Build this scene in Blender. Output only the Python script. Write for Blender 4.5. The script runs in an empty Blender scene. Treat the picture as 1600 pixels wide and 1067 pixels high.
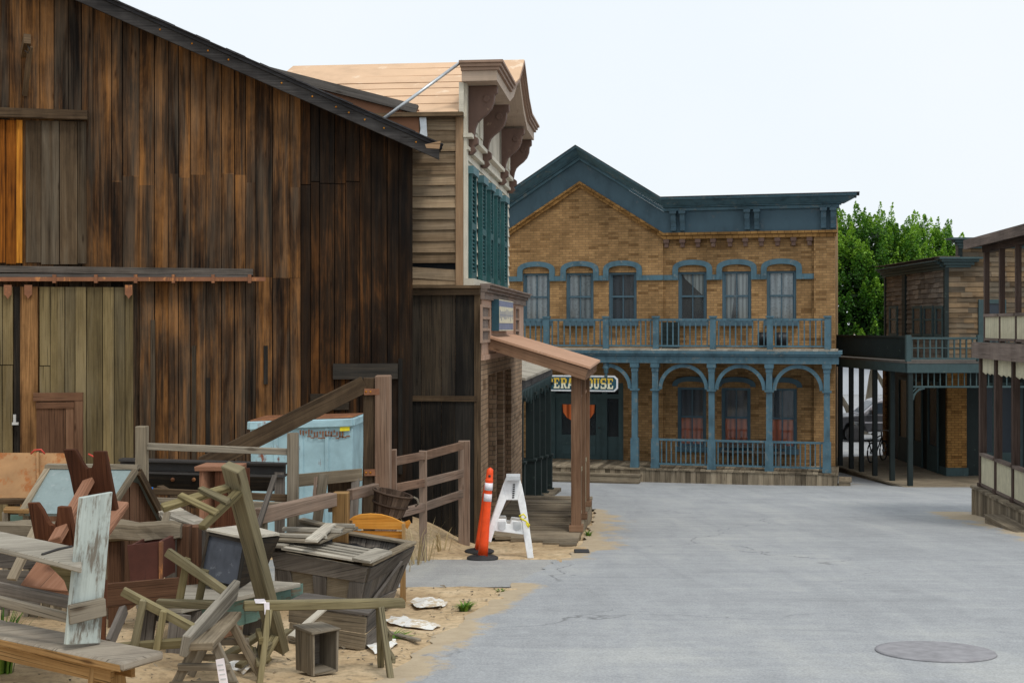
import bpy, math, random
from mathutils import Vector, Matrix, noise
R = random.Random(7)
scene = bpy.context.scene
COL = scene.collection
F = 2000.0; EYE = 5.0; HY = 510.0          # focal length in photo pixels, eye level, horizon row
V = Vector
# ------------------------------------------------------------------ survey helpers
def W(px, py, d):
    return V(((px-800)/F*d, d, EYE-(py-HY)/F*d))
def gz(x, y):
    if y <= 37: return 3.31-.0785*y
    if y <= 60: return 3.31-.0785*37-.02*(y-37)
    return 3.31-.0785*37-.46
def sm(t):
    t = max(0., min(1., t)); return t*t*(3-2*t)
def G(px, py):
    d = 3380/(py-667.); x = (px-800)/F*d
    return V((x, d, gz(x, d)))
def H(px, py, z):
    d = (EYE-z)*F/(py-HY); return V(((px-800)/F*d, d, z))
def bank(x, y):
    b = .38*sm((y-15.2)/3.2)*sm((-.35-x)/1.3)*sm((24-y)/3)
    b += .10*sm((-1.2-x)/2.0)*sm((13.2-y)/1.5)*sm((y-4)/3)
    return b
def ground(x, y): return gz(x, y)+bank(x, y)

class Fr:
    def __init__(s, ox, oy, oz, ang):
        s.o = V((ox, oy, oz)); s.a = ang; s.c = math.cos(ang); s.s = math.sin(ang)
        s.M = Matrix.Translation(s.o) @ Matrix.Rotation(ang, 4, 'Z')
    def lx(s, px, ly=0):
        k = (px-800)/F; c, n = s.c, s.s
        return (k*(s.o.y+c*ly)-s.o.x+n*ly)/(c-k*n)
    def ly(s, px, lx=0):
        k = (px-800)/F; c, n = s.c, s.s
        return (s.o.x+c*lx-k*(s.o.y+n*lx))/(n+k*c)
    def lz(s, py, lx, ly=0):
        d = s.o.y+s.s*lx+s.c*ly
        return EYE-(py-HY)/F*d-s.o.z
    def w(s, x, y, z): return s.M @ V((x, y, z))

# ------------------------------------------------------------------ objects
MW = {}
def tag(o, label=None, cat=None, group=None, kind=None):
    if label: o['label'] = label
    if cat: o['category'] = cat
    if group: o['group'] = group
    if kind: o['kind'] = kind
    return o
def thing(name, label, cat, loc=(0, 0, 0), rotz=0, group=None):
    o = bpy.data.objects.new(name, None); COL.objects.link(o)
    o.location = loc; o.rotation_euler = (0, 0, rotz); o.empty_display_size = .3
    MW[o.name] = Matrix.Translation(V(loc)) @ Matrix.Rotation(rotz, 4, 'Z')
    return tag(o, label, cat, group)

JIT = [0.]
class MB:
    def __init__(s, M=None):
        s.v = []; s.f = []; s.uv = []; s.t = []; s.sm = []; s.M = M
    def add(s, p):
        p = V(p)
        if s.M is not None: p = s.M @ p
        s.v.append(p); return len(s.v)-1
    def face(s, pts, uvs=None, tone=None, smooth=False):
        ids = [s.add(p) for p in pts]
        s.f.append(ids)
        if uvs is None:
            o = R.random()*20
            p0 = V(pts[0]); n = V((0, 0, 0))
            for i in range(1, len(pts)-1): n += (V(pts[i])-p0).cross(V(pts[i+1])-p0)
            e = V(pts[1])-p0
            if e.length < 1e-6 or n.length < 1e-12: e = V((1, 0, 0)); n = V((0, 1, 0))
            e.normalize(); g = n.normalized().cross(e)
            uvs = [((V(p)-p0).dot(e)+o, (V(p)-p0).dot(g)+o) for p in pts]
        s.uv.append(uvs); s.t.append(tone or (R.random(), R.random(), R.random())); s.sm.append(smooth)
    def hexa(s, c, axis=0, tone=None):
        """c: 8 corners, index = ix + 2*iy + 4*iz ; axis: grain direction"""
        tone = tone or (R.random(), R.random(), R.random())
        o1, o2 = R.random()*30, R.random()*30
        c = [V(p)+V((R.uniform(-1, 1), R.uniform(-1, 1), R.uniform(-1, 1)))*JIT[0] for p in c]
        ex = (c[1]-c[0]); ey = (c[2]-c[0]); ez = (c[4]-c[0])
        E = [e.normalized() if e.length > 1e-9 else V((1, 0, 0)) for e in (ex, ey, ez)]
        g = E[axis]
        quads = [((0, 4, 6, 2), (1, 2)), ((1, 3, 7, 5), (1, 2)), ((0, 1, 5, 4), (0, 2)), ((2, 6, 7, 3), (0, 2)),
                 ((0, 2, 3, 1), (0, 1)), ((4, 5, 7, 6), (0, 1))]
        for k, (q, (a, b)) in enumerate(quads):
            if axis == a: e1, e2 = E[a], E[b]
            elif axis == b: e1, e2 = E[b], E[a]
            else: e1, e2 = E[a]*.15, E[b]           # end grain
            uv = [((c[i]-c[0]).dot(e1)+o1, (c[i]-c[0]).dot(e2)+o2+k*.37) for i in q]
            s.face([c[i] for i in q], uv, tone)
    def box(s, x0, x1, y0, y1, z0, z1, axis=None, tone=None):
        if axis is None:
            d = (abs(x1-x0), abs(y1-y0), abs(z1-z0)); axis = d.index(max(d))
        s.hexa([(x, y, z) for z in (z0, z1) for y in (y0, y1) for x in (x0, x1)], axis, tone)
    def bar(s, p0, p1, w, h, up=(0, 0, 1), tone=None, w1=None, h1=None):
        p0, p1 = V(p0), V(p1); d = (p1-p0).normalized(); up = V(up)
        if abs(d.dot(up.normalized())) > .97: up = V((0, 1, 0)) if abs(d.y) < .9 else V((1, 0, 0))
        side = d.cross(up).normalized(); u = side.cross(d).normalized()
        w1 = w if w1 is None else w1; h1 = h if h1 is None else h1
        c = []
        for iz in (-1, 1):
            for iy in (-1, 1):
                for (p, ww, hh) in ((p0, w, h), (p1, w1, h1)):
                    c.append(p+side*(-iy*ww/2)+u*(iz*hh/2))
        s.hexa(c, 0, tone)
    def prism(s, pts, o, ex, ey, ez, tone=None, axis='x'):
        """2-D outline pts in (ex,ey) from o, thickness vector ez"""
        tone = tone or (R.random(), R.random(), R.random()); q = R.random()*20
        o, ex, ey, ez = V(o), V(ex), V(ey), V(ez)
        a = [o+ex*x+ey*y for x, y in pts]; b = [p+ez for p in a]
        sw = (lambda x, y: (x+q, y+q)) if axis == 'x' else (lambda x, y: (y+q, x+q))
        uv = [sw(x, y) for x, y in pts]
        s.face(a[::-1], uv[::-1], tone); s.face(b, uv, tone)
        n = len(pts); L = 0; t = ez.length
        for i in range(n):
            j = (i+1) % n; l = (a[j]-a[i]).length
            s.face([a[i], a[j], b[j], b[i]], [(L+q, q), (L+l+q, q), (L+l+q, q+t), (L+q, q+t)], tone); L += l
    def tube(s, pts, r, n=8, caps=True, r1=None):
        pts = [V(p) for p in pts]; rings = []; N = len(pts)
        for i, p in enumerate(pts):
            d = (pts[min(i+1, N-1)]-pts[max(i-1, 0)]).normalized()
            a = d.cross(V((0, 0, 1)) if abs(d.z) < .9 else V((1, 0, 0))).normalized(); b = d.cross(a)
            rr = r if r1 is None else r+(r1-r)*i/(N-1)
            rings.append([p+(a*math.cos(k*math.tau/n)+b*math.sin(k*math.tau/n))*rr for k in range(n)])
        tone = (R.random(), R.random(), R.random()); L = 0
        for i in range(N-1):
            l = (pts[i+1]-pts[i]).length
            for k in range(n):
                j = (k+1) % n
                s.face([rings[i][k], rings[i][j], rings[i+1][j], rings[i+1][k]],
                       [(L, k*.05), (L, k*.05+.05), (L+l, k*.05+.05), (L+l, k*.05)], tone, True)
            L += l
        if caps: s.face(rings[0][::-1], None, tone); s.face(rings[-1], None, tone)
    def lathe(s, prof, o=(0, 0, 0), ax=(0, 0, 1), n=20, smooth=True):
        o = V(o); ax = V(ax).normalized()
        a = ax.cross(V((0, 1, 0)) if abs(ax.y) < .9 else V((1, 0, 0))).normalized(); b = ax.cross(a)
        tone = (R.random(), R.random(), R.random())
        rg = [[o+ax*z+(a*math.cos(k*math.tau/n)+b*math.sin(k*math.tau/n))*r for k in range(n)] for r, z in prof]
        for i in range(len(rg)-1):
            for k in range(n):
                j = (k+1) % n
                s.face([rg[i][k], rg[i][j], rg[i+1][j], rg[i+1][k]],
                       [(prof[i][1], k*.1), (prof[i][1], k*.1+.1), (prof[i+1][1], k*.1+.1), (prof[i+1][1], k*.1)], tone, smooth)
        if prof[0][0] > 1e-4: s.face(rg[0][::-1], None, tone)
        if prof[-1][0] > 1e-4: s.face(rg[-1], None, tone)
    def build(s, name, mat, parent=None, label=None, cat=None, group=None, kind=None, bevel=0, origin=None):
        me = bpy.data.meshes.new(name)
        if parent is not None:
            M = MW[parent.name].inverted()
        else:
            if origin is None:
                xs = [p.x for p in s.v]; ys = [p.y for p in s.v]; zs = [p.z for p in s.v]
                origin = V(((min(xs)+max(xs))/2, (min(ys)+max(ys))/2, min(zs)))
            M = Matrix.Translation(-V(origin))
        me.from_pydata([tuple(M @ p) for p in s.v], [], s.f)
        me.uv_layers.new(name='UVMap'); me.color_attributes.new('tone', 'FLOAT_COLOR', 'CORNER')
        ul = me.uv_layers['UVMap']; ca = me.color_attributes['tone']
        li = 0; ud = []; cd = []
        for uv, t in zip(s.uv, s.t):
            for u in uv: ud += [u[0], u[1]]; cd += [t[0], t[1], t[2], 1.]
        ul.data.foreach_set('uv', ud); ca.data.foreach_set('color', cd)
        me.polygons.foreach_set('use_smooth', s.sm)
        me.materials.append(mat)
        # merge duplicate corners so that bevels and smooth shading work
        import bmesh
        if bevel or any(s.sm):
            bm = bmesh.new(); bm.from_mesh(me); bmesh.ops.remove_doubles(bm, verts=bm.verts, dist=1e-5); bm.to_mesh(me); bm.free()
        me.update()
        o = bpy.data.objects.new(name, me); COL.objects.link(o)
        if parent is not None: o.parent = parent; MW[o.name] = MW[parent.name]
        else: o.location = origin; MW[o.name] = Matrix.Translation(V(origin))
        if bevel:
            b = o.modifiers.new('bevel', 'BEVEL'); b.width = bevel; b.segments = 1; b.limit_method = 'ANGLE'; b.angle_limit = .7
        return tag(o, label, cat, group, kind)

# ------------------------------------------------------------------ materials
def newmat(name):
    m = bpy.data.materials.new(name); m.use_nodes = True
    nt = m.node_tree; nt.nodes.clear()
    return m, nt
class N:
    def __init__(s, nt): s.nt = nt
    def __call__(s, typ, **kw):
        n = s.nt.nodes.new(typ)
        for k, v in kw.items():
            if k.startswith('i_'):
                key = k[2:]; key = int(key) if key.isdigit() else key.replace('_', ' ')
                n.inputs[key].default_value = v
            else: setattr(n, k, v)
        return n
    def l(s, a, b): s.nt.links.new(a, b)
def col(c): return (c[0], c[1], c[2], 1.)
def math_(n, op, a, b=None, clamp=False):
    m = n('ShaderNodeMath', operation=op); m.use_clamp = clamp
    for i, x in enumerate((a, b)):
        if x is None: continue
        if isinstance(x, (int, float)): m.inputs[i].default_value = x
        else: n.l(x, m.inputs[i])
    return m.outputs[0]
def mixc(n, fac, a, b, typ='MIX'):
    m = n('ShaderNodeMix', data_type='RGBA', blend_type=typ)
    if isinstance(fac, (int, float)): m.inputs[0].default_value = fac
    else: n.l(fac, m.inputs[0])
    for i, x in ((6, a), (7, b)):
        if isinstance(x, tuple): m.inputs[i].default_value = col(x)
        else: n.l(x, m.inputs[i])
    return m.outputs[2]
def ramp(n, fac, stops, interp='LINEAR'):
    r = n('ShaderNodeValToRGB'); r.color_ramp.interpolation = interp
    e = r.color_ramp.elements
    while len(e) < len(stops): e.new(.5)
    for el, (p, c) in zip(e, stops):
        el.position = p; el.color = col(c) if isinstance(c, tuple) else (c, c, c, 1)
    n.l(fac, r.inputs[0]); return r.outputs[0]
def noise_(n, vec, scale, detail=4, rough=.55, dist=0.):
    t = n('ShaderNodeTexNoise', i_Scale=scale, i_Detail=detail, i_Roughness=rough, i_Distortion=dist)
    n.l(vec, t.inputs['Vector']); return t.outputs['Fac']
def mapping(n, vec, sc):
    m = n('ShaderNodeMapping'); m.inputs['Scale'].default_value = sc; n.l(vec, m.inputs[0]); return m.outputs[0]
def finish(n, m, color, rough, bump=None, bstr=.3, bdist=.01, metallic=0., spec=.3):
    p = n('ShaderNodeBsdfPrincipled'); o = n('ShaderNodeOutputMaterial')
    if isinstance(color, tuple): p.inputs['Base Color'].default_value = col(color)
    else: n.l(color, p.inputs['Base Color'])
    if isinstance(rough, (int, float)): p.inputs['Roughness'].default_value = rough
    else: n.l(rough, p.inputs['Roughness'])
    p.inputs['Metallic'].default_value = metallic
    p.inputs['Specular IOR Level'].default_value = spec
    if bump is not None:
        b = n('ShaderNodeBump', i_Strength=bstr, i_Distance=bdist); n.l(bump, b.inputs['Height']); n.l(b.outputs[0], p.inputs['Normal'])
    n.l(p.outputs[0], o.inputs[0]); return m

def wood(name, dark, mid, light, var=.5, blotch=.5, grey=None, greyamt=0., bstr=.5, cut=(.33, .5, .69), streak=3.2, vstreak=0., gb=.4):
    m, nt = newmat(name); n = N(nt)
    uv = n('ShaderNodeUVMap').outputs[0]; tc = n('ShaderNodeTexCoord').outputs['Object']
    at = n('ShaderNodeVertexColor', layer_name='tone'); sep = n('ShaderNodeSeparateColor'); n.l(at.outputs[0], sep.inputs[0])
    r, g, b = sep.outputs[0], sep.outputs[1], sep.outputs[2]
    g1 = noise_(n, mapping(n, uv, (1.6, 55, 1)), 1, 5, .6, .4)
    g2 = noise_(n, mapping(n, uv, (.55, streak*2.2, 1)), 1, 4, .6, .6)
    g3 = noise_(n, mapping(n, tc, (1, 1, .55)), 1.1, 4, .6)
    f = math_(n, 'ADD', math_(n, 'MULTIPLY', g1, .36), math_(n, 'MULTIPLY', g2, .36))
    f = math_(n, 'ADD', f, math_(n, 'MULTIPLY', g3, .28))
    if vstreak:
        v1 = noise_(n, mapping(n, tc, (4.2, 4.2, .42)), 1, 7, .7, .9); v2 = noise_(n, mapping(n, tc, (23, 23, .6)), 1, 5, .65)
        big = noise_(n, mapping(n, tc, (.55, .55, .4)), 1, 5, .6, .6)
        f = math_(n, 'ADD', math_(n, 'MULTIPLY', f, 1-vstreak), math_(n, 'MULTIPLY', math_(n, 'ADD', math_(n, 'MULTIPLY', v1, .42), math_(n, 'ADD', math_(n, 'MULTIPLY', v2, .26), math_(n, 'MULTIPLY', big, .32))), vstreak))
    f = math_(n, 'ADD', f, math_(n, 'MULTIPLY', math_(n, 'SUBTRACT', r, .5), .26*var))
    c = ramp(n, f, [(cut[0], dark), (cut[1], mid), (cut[2], light)])
    # blotches of damp / dirt
    bl = ramp(n, noise_(n, mapping(n, tc, (1, 1, .4)), 2.3, 5, .65), [(.42, 0.), (.62, 1.)])
    c = mixc(n, math_(n, 'MULTIPLY', bl, blotch), c, mixc(n, 1., c, (.35, .33, .34), 'MULTIPLY'))
    if grey:
        ga = math_(n, 'MULTIPLY', ramp(n, math_(n, 'ADD', math_(n, 'MULTIPLY', g2, 1-gb), math_(n, 'MULTIPLY', g, gb)), [(.42, 0.), (.66, 1.)]), greyamt)
        c = mixc(n, ga, c, mixc(n, g1, tuple(x*.5 for x in grey), tuple(x*1.4 for x in grey)))
    br = math_(n, 'ADD', 1-.28*var, math_(n, 'MULTIPLY', b, .56*var))
    cb = n('ShaderNodeCombineColor')
    for i in range(3): n.l(br, cb.inputs[i])
    c = mixc(n, 1., c, cb.outputs[0], 'MULTIPLY')
    # fine dark cracks
    cr = ramp(n, noise_(n, mapping(n, uv, (1.1, 90, 1)), 1, 3, .5, .2), [(.33, .25), (.41, 1.)])
    c = mixc(n, .85, c, mixc(n, 1., c, cr, 'MULTIPLY'))
    kv = n('ShaderNodeTexVoronoi', i_Scale=1.); n.l(mapping(n, uv, (1.9, 7.5, 1)), kv.inputs['Vector'])
    kd = math_(n, 'ADD', kv.outputs['Distance'], math_(n, 'MULTIPLY', math_(n, 'SUBTRACT', g1, .5), .12))
    sc_ = n('ShaderNodeSeparateColor'); n.l(kv.outputs['Color'], sc_.inputs[0])
    kn = math_(n, 'MULTIPLY', ramp(n, kd, [(.05, 1.), (.09, .55), (.15, 0.)]), ramp(n, sc_.outputs[0], [(.62, 0.), (.68, 1.)]))
    c = mixc(n, math_(n, 'MULTIPLY', kn, .8), c, mixc(n, 1., c, (.28, .22, .18), 'MULTIPLY'))
    return finish(n, m, c, .88, g1, bstr, .006, spec=.15)

def paint(name, c, wear=None, wamt=.25, rough=.6, scale=3., dirt=.25, grain=False, spec=.3, metallic=0.):
    m, nt = newmat(name); n = N(nt)
    tc = n('ShaderNodeTexCoord').outputs['Object']; uv = n('ShaderNodeUVMap').outputs[0]
    at = n('ShaderNodeVertexColor', layer_name='tone'); sep = n('ShaderNodeSeparateColor'); n.l(at.outputs[0], sep.inputs[0])
    a = noise_(n, tc, scale, 6, .6); b = noise_(n, mapping(n, tc, (1, 1, .3)), scale*4, 4, .6)
    f = math_(n, 'ADD', math_(n, 'MULTIPLY', a, .6), math_(n, 'MULTIPLY', b, .4))
    cc = ramp(n, f, [(.3, tuple(x*(1-dirt*1.3) for x in c)), (.5, c), (.72, tuple(min(1, x*(1+dirt*.6)) for x in c))])
    br = math_(n, 'ADD', 1-.07, math_(n, 'MULTIPLY', sep.outputs[0], .14))
    cb = n('ShaderNodeCombineColor')
    for i in range(3): n.l(br, cb.inputs[i])
    cc = mixc(n, 1., cc, cb.outputs[0], 'MULTIPLY')
    bump = a
    if grain:
        bump = noise_(n, mapping(n, uv, (1.5, 60, 1)), 1, 4, .6, .3)
        cc = mixc(n, .35, cc, mixc(n, 1., cc, ramp(n, bump, [(.3, .55), (.55, 1.)]), 'MULTIPLY'))
    if wear:
        w = noise_(n, mapping(n, uv, (2.2, 11, 1)) if grain else tc, 1. if grain else scale*2.2, 7, .7)
        cc = mixc(n, ramp(n, w, [(.66-wamt*.4, 0.), (.70-wamt*.3, 1.)]), cc, wear)
    return finish(n, m, cc, rough, bump, .2, .004, metallic, spec)

def brick(name, c1, c2, mortar, bw=.21, bh=.075, dark=(.5, .45, .4)):
    m, nt = newmat(name); n = N(nt)
    tc = n('ShaderNodeTexCoord').outputs['Object']; s = n('ShaderNodeSeparateXYZ'); n.l(tc, s.inputs[0])
    cb = n('ShaderNodeCombineXYZ'); n.l(math_(n, 'ADD', s.outputs[0], s.outputs[1]), cb.inputs[0]); n.l(s.outputs[2], cb.inputs[1])
    wob = noise_(n, tc, 6., 3, .5)
    bt = n('ShaderNodeTexBrick', offset=.5, i_Scale=1., i_Mortar_Size=.009, i_Mortar_Smooth=.3, i_Bias=-.1, i_Brick_Width=bw, i_Row_Height=bh)
    bt.inputs['Color1'].default_value = col(c1); bt.inputs['Color2'].default_value = col(c2); bt.inputs['Mortar'].default_value = col(mortar)
    n.l(cb.outputs[0], bt.inputs[0])
    cell = n('ShaderNodeTexWhiteNoise', noise_dimensions='2D')
    # per brick darkening: snap the coordinates
    sn = n('ShaderNodeVectorMath', operation='SNAP'); sn.inputs[1].default_value = (bw*1.5, bh, 1); n.l(cb.outputs[0], sn.inputs[0])
    n.l(sn.outputs[0], cell.inputs['Vector'])
    c = mixc(n, ramp(n, cell.outputs['Value'], [(.8, 0.), (.95, .75)]), bt.outputs[0], mixc(n, 1., bt.outputs[0], dark, 'MULTIPLY'))
    st = noise_(n, mapping(n, tc, (1, 1, .6)), .9, 6, .6)
    c = mixc(n, 1., c, ramp(n, st, [(.3, .62), (.55, 1.), (.75, 1.15)]), 'MULTIPLY')
    c = mixc(n, 1., c, ramp(n, wob, [(.3, .85), (.7, 1.1)]), 'MULTIPLY')
    return finish(n, m, c, .9, bt.outputs['Fac'], -.6, .008, spec=.15)

def glass(name, tint=(.5, .56, .6), op=.25):
    m, nt = newmat(name); n = N(nt)
    tr = n('ShaderNodeBsdfTransparent'); tr.inputs[0].default_value = col((.82, .86, .88))
    gl = n('ShaderNodeBsdfGlossy', i_Roughness=.06); gl.inputs[0].default_value = (.8, .85, .88, 1)
    df = n('ShaderNodeBsdfDiffuse'); df.inputs[0].default_value = col(tint)
    fr = n('ShaderNodeFresnel', i_IOR=1.45)
    m1 = n('ShaderNodeMixShader', i_0=op); n.l(tr.outputs[0], m1.inputs[1]); n.l(df.outputs[0], m1.inputs[2])
    m2 = n('ShaderNodeMixShader'); n.l(math_(n, 'ADD', fr.outputs[0], .04), m2.inputs[0]); n.l(m1.outputs[0], m2.inputs[1]); n.l(gl.outputs[0], m2.inputs[2])
    o = n('ShaderNodeOutputMaterial'); n.l(m2.outputs[0], o.inputs[0]); return m

def curtain(name, c, fold=22., lace=False):
    m, nt = newmat(name); n = N(nt)
    tc = n('ShaderNodeTexCoord').outputs['Object']; s = n('ShaderNodeSeparateXYZ'); n.l(tc, s.inputs[0])
    w = math_(n, 'SINE', math_(n, 'MULTIPLY', s.outputs[0], fold*2))
    nz = noise_(n, mapping(n, tc, (9, 9, .7)), 1, 4, .6)
    f = math_(n, 'ADD', math_(n, 'MULTIPLY', w, .18), nz)
    cc = ramp(n, f, [(.25, tuple(x*.45 for x in c)), (.55, c), (.8, tuple(min(1, x*1.3) for x in c))])
    if lace:
        vo = n('ShaderNodeTexVoronoi', i_Scale=11.); n.l(tc, vo.inputs['Vector'])
        cc = mixc(n, .55, cc, ramp(n, vo.outputs['Distance'], [(.1, .35), (.45, 1.)]), 'MULTIPLY')
    return finish(n, m, cc, .9, spec=.1)

def rusty(name, base, rust=(.16, .055, .02), amt=.5, scale=2.2, rough=.7):
    m, nt = newmat(name); n = N(nt)
    tc = n('ShaderNodeTexCoord').outputs['Object']
    a = noise_(n, tc, scale, 8, .68); b = noise_(n, mapping(n, tc, (1, 1, .22)), scale*5, 5, .6)
    f = math_(n, 'ADD', math_(n, 'MULTIPLY', a, .6), math_(n, 'MULTIPLY', b, .4))
    cc = ramp(n, noise_(n, tc, scale*1.3, 5, .6), [(.3, tuple(x*.72 for x in base)), (.6, base), (.8, tuple(min(1, x*1.15) for x in base))])
    cc = mixc(n, ramp(n, f, [(.70-amt*.3, 0.), (.74-amt*.26, 1.)]), cc, mixc(n, b, tuple(x*.5 for x in rust), tuple(x*1.7 for x in rust)))
    return finish(n, m, cc, rough, f, .3, .005, spec=.3)

def plain(name, c, rough=.5, metallic=0., spec=.4):
    m, nt = newmat(name); n = N(nt)
    tc = n('ShaderNodeTexCoord').outputs['Object']
    cc = ramp(n, noise_(n, tc, 9., 4, .6), [(.3, tuple(x*.8 for x in c)), (.7, tuple(min(1, x*1.1) for x in c))])
    return finish(n, m, cc, rough, metallic=metallic, spec=spec)

M = {}
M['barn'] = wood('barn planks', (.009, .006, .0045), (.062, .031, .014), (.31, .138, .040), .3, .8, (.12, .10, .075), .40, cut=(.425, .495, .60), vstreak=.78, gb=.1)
M['barn_dark'] = wood('dark barn planks', (.007, .005, .004), (.028, .014, .006), (.16, .063, .016), .3, .8, (.04, .033, .026), .25, cut=(.42, .52, .63), vstreak=.78, gb=.12)  # darker plank tones for the right of the wall, side planks and soffit
M['barn_orange'] = wood('fresh orange planks', (.05, .015, .003), (.30, .10, .012), (.62, .27, .035), .6, .5, cut=(.39, .5, .62), vstreak=.4)
M['barn_grey'] = wood('grey brown loft planks', (.02, .015, .01), (.085, .058, .034), (.19, .135, .08), .55, .7, (.14, .12, .09), .6, vstreak=.5, gb=.2)
M['door_wood'] = wood('olive grey door planks', (.07, .053, .026), (.18, .138, .066), (.30, .232, .12), .5, .45, (.17, .155, .115), .35, vstreak=.35, gb=.2)
M['rot'] = wood('rotten post wood', (.02, .012, .007), (.17, .085, .033), (.50, .27, .11), .6, .8, streak=7)
M['hatch'] = wood('reddish hatch wood', (.06, .03, .018), (.15, .078, .045), (.24, .14, .085), .5, .3)
M['beam'] = wood('weathered beam', (.03, .02, .013), (.09, .06, .035), (.19, .13, .075), .5, .5)
M['fascia'] = wood('grey rake board', (.02, .019, .02), (.06, .057, .056), (.15, .14, .135), .5, .4)
M['shingle_roof'] = wood('roof edge', (.02, .02, .022), (.045, .045, .05), (.09, .09, .09), .5, .4)
M['black_plank'] = wood('black brown plank wall', (.006, .006, .0055), (.019, .0165, .014), (.075, .055, .035), 1.0, .5, (.05, .046, .04), .4)
M['clap'] = wood('bare tan clapboard', (.10, .065, .036), (.29, .205, .125), (.46, .34, .215), .8, .5, (.30, .27, .21), .3)
M['clap_cream'] = paint('cream clapboard', (.60, .56, .46), (.32, .26, .19), .12, .7, 2., .2, True)
M['tan_trim'] = wood('tan corner board', (.16, .095, .05), (.30, .19, .11), (.40, .27, .16), .4, .2)
M['hood'] = paint('faded brown hood paint', (.30, .20, .145), (.16, .10, .07), .1, .7, 2., .2, True)
M['hood_light'] = paint('faded tan fascia paint', (.44, .34, .26), (.25, .17, .12), .1, .7, 2., .15, True)
M['bracket_brown'] = paint('brown bracket paint', (.14, .085, .065), (.25, .17, .12), .1, .7, 3., .2)
M['tan_roof'] = paint('tan roofing felt', (.66, .45, .29), (.75, .58, .42), .15, .9, .9, .16)
M['brown_sheet'] = rusty('brown roofing sheet', (.28, .135, .075), (.12, .05, .03), .35, 1.0, .85)
M['shutter'] = paint('teal shutter paint', (.016, .080, .086), (.07, .12, .115), .1, .6, 4., .3, True)
M['shutter_light'] = paint('faded teal shutter head', (.075, .165, .19), None, .1, .6, 4., .2, True)
M['parapet'] = paint('pinkish tan parapet paint', (.44, .285, .205), (.30, .20, .14), .08, .75, 1.6, .18)
M['porch_tan'] = paint('terracotta porch roofing', (.50, .295, .19), (.56, .37, .26), .1, .85, 1.4, .15)
M['porch_wood'] = wood('brown porch timber', (.11, .06, .035), (.22, .13, .08), (.31, .19, .12), .5, .3)
M['brick_tan'] = brick('dusty tan brick', (.37, .255, .165), (.29, .195, .125), (.17, .125, .09))
M['brick_ochre'] = brick('ochre brick', (.38, .228, .100), (.27, .157, .068), (.20, .13, .068))
M['brick_trim'] = brick('ochre trim brick', (.36, .20, .07), (.25, .135, .045), (.12, .06, .02), .2, .2)
M['brick_dim'] = brick('yellow brown pier brick', (.36, .19, .06), (.26, .13, .04), (.13, .075, .03))
M['blue'] = paint('slate blue paint', (.060, .110, .143), (.10, .13, .15), .12, .65, 1.3, .3)
M['blue_light'] = paint('paler slate blue paint', (.070, .140, .180), (.15, .18, .185), .22, .6, 2.2, .4)
M['green_dark'] = paint('blackish green paint', (.010, .019, .019), (.05, .07, .06), .08, .6, 3., .3)
M['post_black'] = paint('black green post paint', (.008, .012, .012), (.04, .05, .045), .06, .6, 3., .3)
M['green_mid'] = paint('dull teal green paint', (.045, .078, .082), (.09, .12, .11), .05, .6, 3., .25)
M['shingle'] = wood('brown shingle siding', (.08, .056, .034), (.20, .137, .080), (.31, .205, .105), .9, .4, (.16, .15, .125), .5)
M['shingle_grey'] = wood('grey shingle siding', (.09, .075, .062), (.19, .158, .128), (.29, .24, .19), .8, .3, (.18, .165, .145), .5)
M['porch_brown'] = wood('dark brown post paint', (.04, .027, .021), (.10, .068, .055), (.165, .12, .10), .5, .3)
M['porch_fascia'] = wood('grey brown fascia', (.10, .078, .066), (.20, .155, .13), (.28, .225, .19), .4, .3)
M['canvas'] = paint('cream slatted panel', (.60, .56, .40), (.45, .39, .27), .1, .85, 5., .18, True)
M['boards'] = wood('weathered deck boards', (.10, .08, .056), (.245, .20, .14), (.37, .31, .225), .8, .4)
M['glass'] = glass('window glass', (.35, .4, .44), .10)
M['lace'] = curtain('lace curtain', (.66, .68, .66), 16, True)
M['drape'] = curtain('white drape', (.62, .63, .58), 26)
M['red_drape'] = curtain('orange red drape', (.85, .20, .065), 18)
M['dim_drape'] = curtain('dim blue grey drape', (.09, .10, .12), 14)
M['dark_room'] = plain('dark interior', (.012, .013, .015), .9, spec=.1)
M['black'] = plain('black plastic', (.012, .012, .014), .45)
M['iron'] = plain('dark iron', (.035, .032, .03), .55)
M['galv'] = plain('galvanised steel', (.55, .58, .6), .35, .6)
M['rust_rail'] = rusty('rusted rail', (.23, .10, .05), (.40, .17, .06), .5, 5)
M['rust_tin'] = rusty('rust stained panel', (.37, .205, .09), (.24, .085, .022), .70, 3.2)
M['dump'] = rusty('pale blue dumpster paint', (.36, .54, .60), (.17, .06, .035), .42, 2.6, .6)
M['orange'] = plain('fluorescent orange plastic', (.95, .085, .012), .45)
M['white_refl'] = plain('reflective sheeting', (.85, .80, .84), .3)
M['white_plastic'] = plain('white plastic', (.83, .84, .84), .45)
M['grey_plastic'] = plain('shaded plastic', (.55, .57, .58), .5)
M['yellow'] = plain('yellow vinyl', (.85, .72, .03), .5)
M['old'] = wood('old grey brown lumber', (.085, .07, .05), (.22, .18, .125), (.38, .32, .23), .7, .4, (.30, .27, .22), .5)
M['old_dark'] = wood('dark grey lumber', (.045, .04, .035), (.135, .117, .10), (.26, .23, .195), .7, .4, (.13, .125, .12), .5)
M['old_pale'] = wood('silvery sun bleached lumber', (.20, .18, .145), (.40, .365, .30), (.58, .54, .45), .6, .3)
M['old_red'] = wood('reddish fence lumber', (.10, .06, .042), (.22, .135, .09), (.34, .22, .15), .7, .4, (.22, .19, .16), .45)
M['olive'] = wood('olive stained lumber', (.075, .06, .028), (.195, .16, .078), (.35, .30, .17), .6, .4, (.25, .23, .17), .35)
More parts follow.
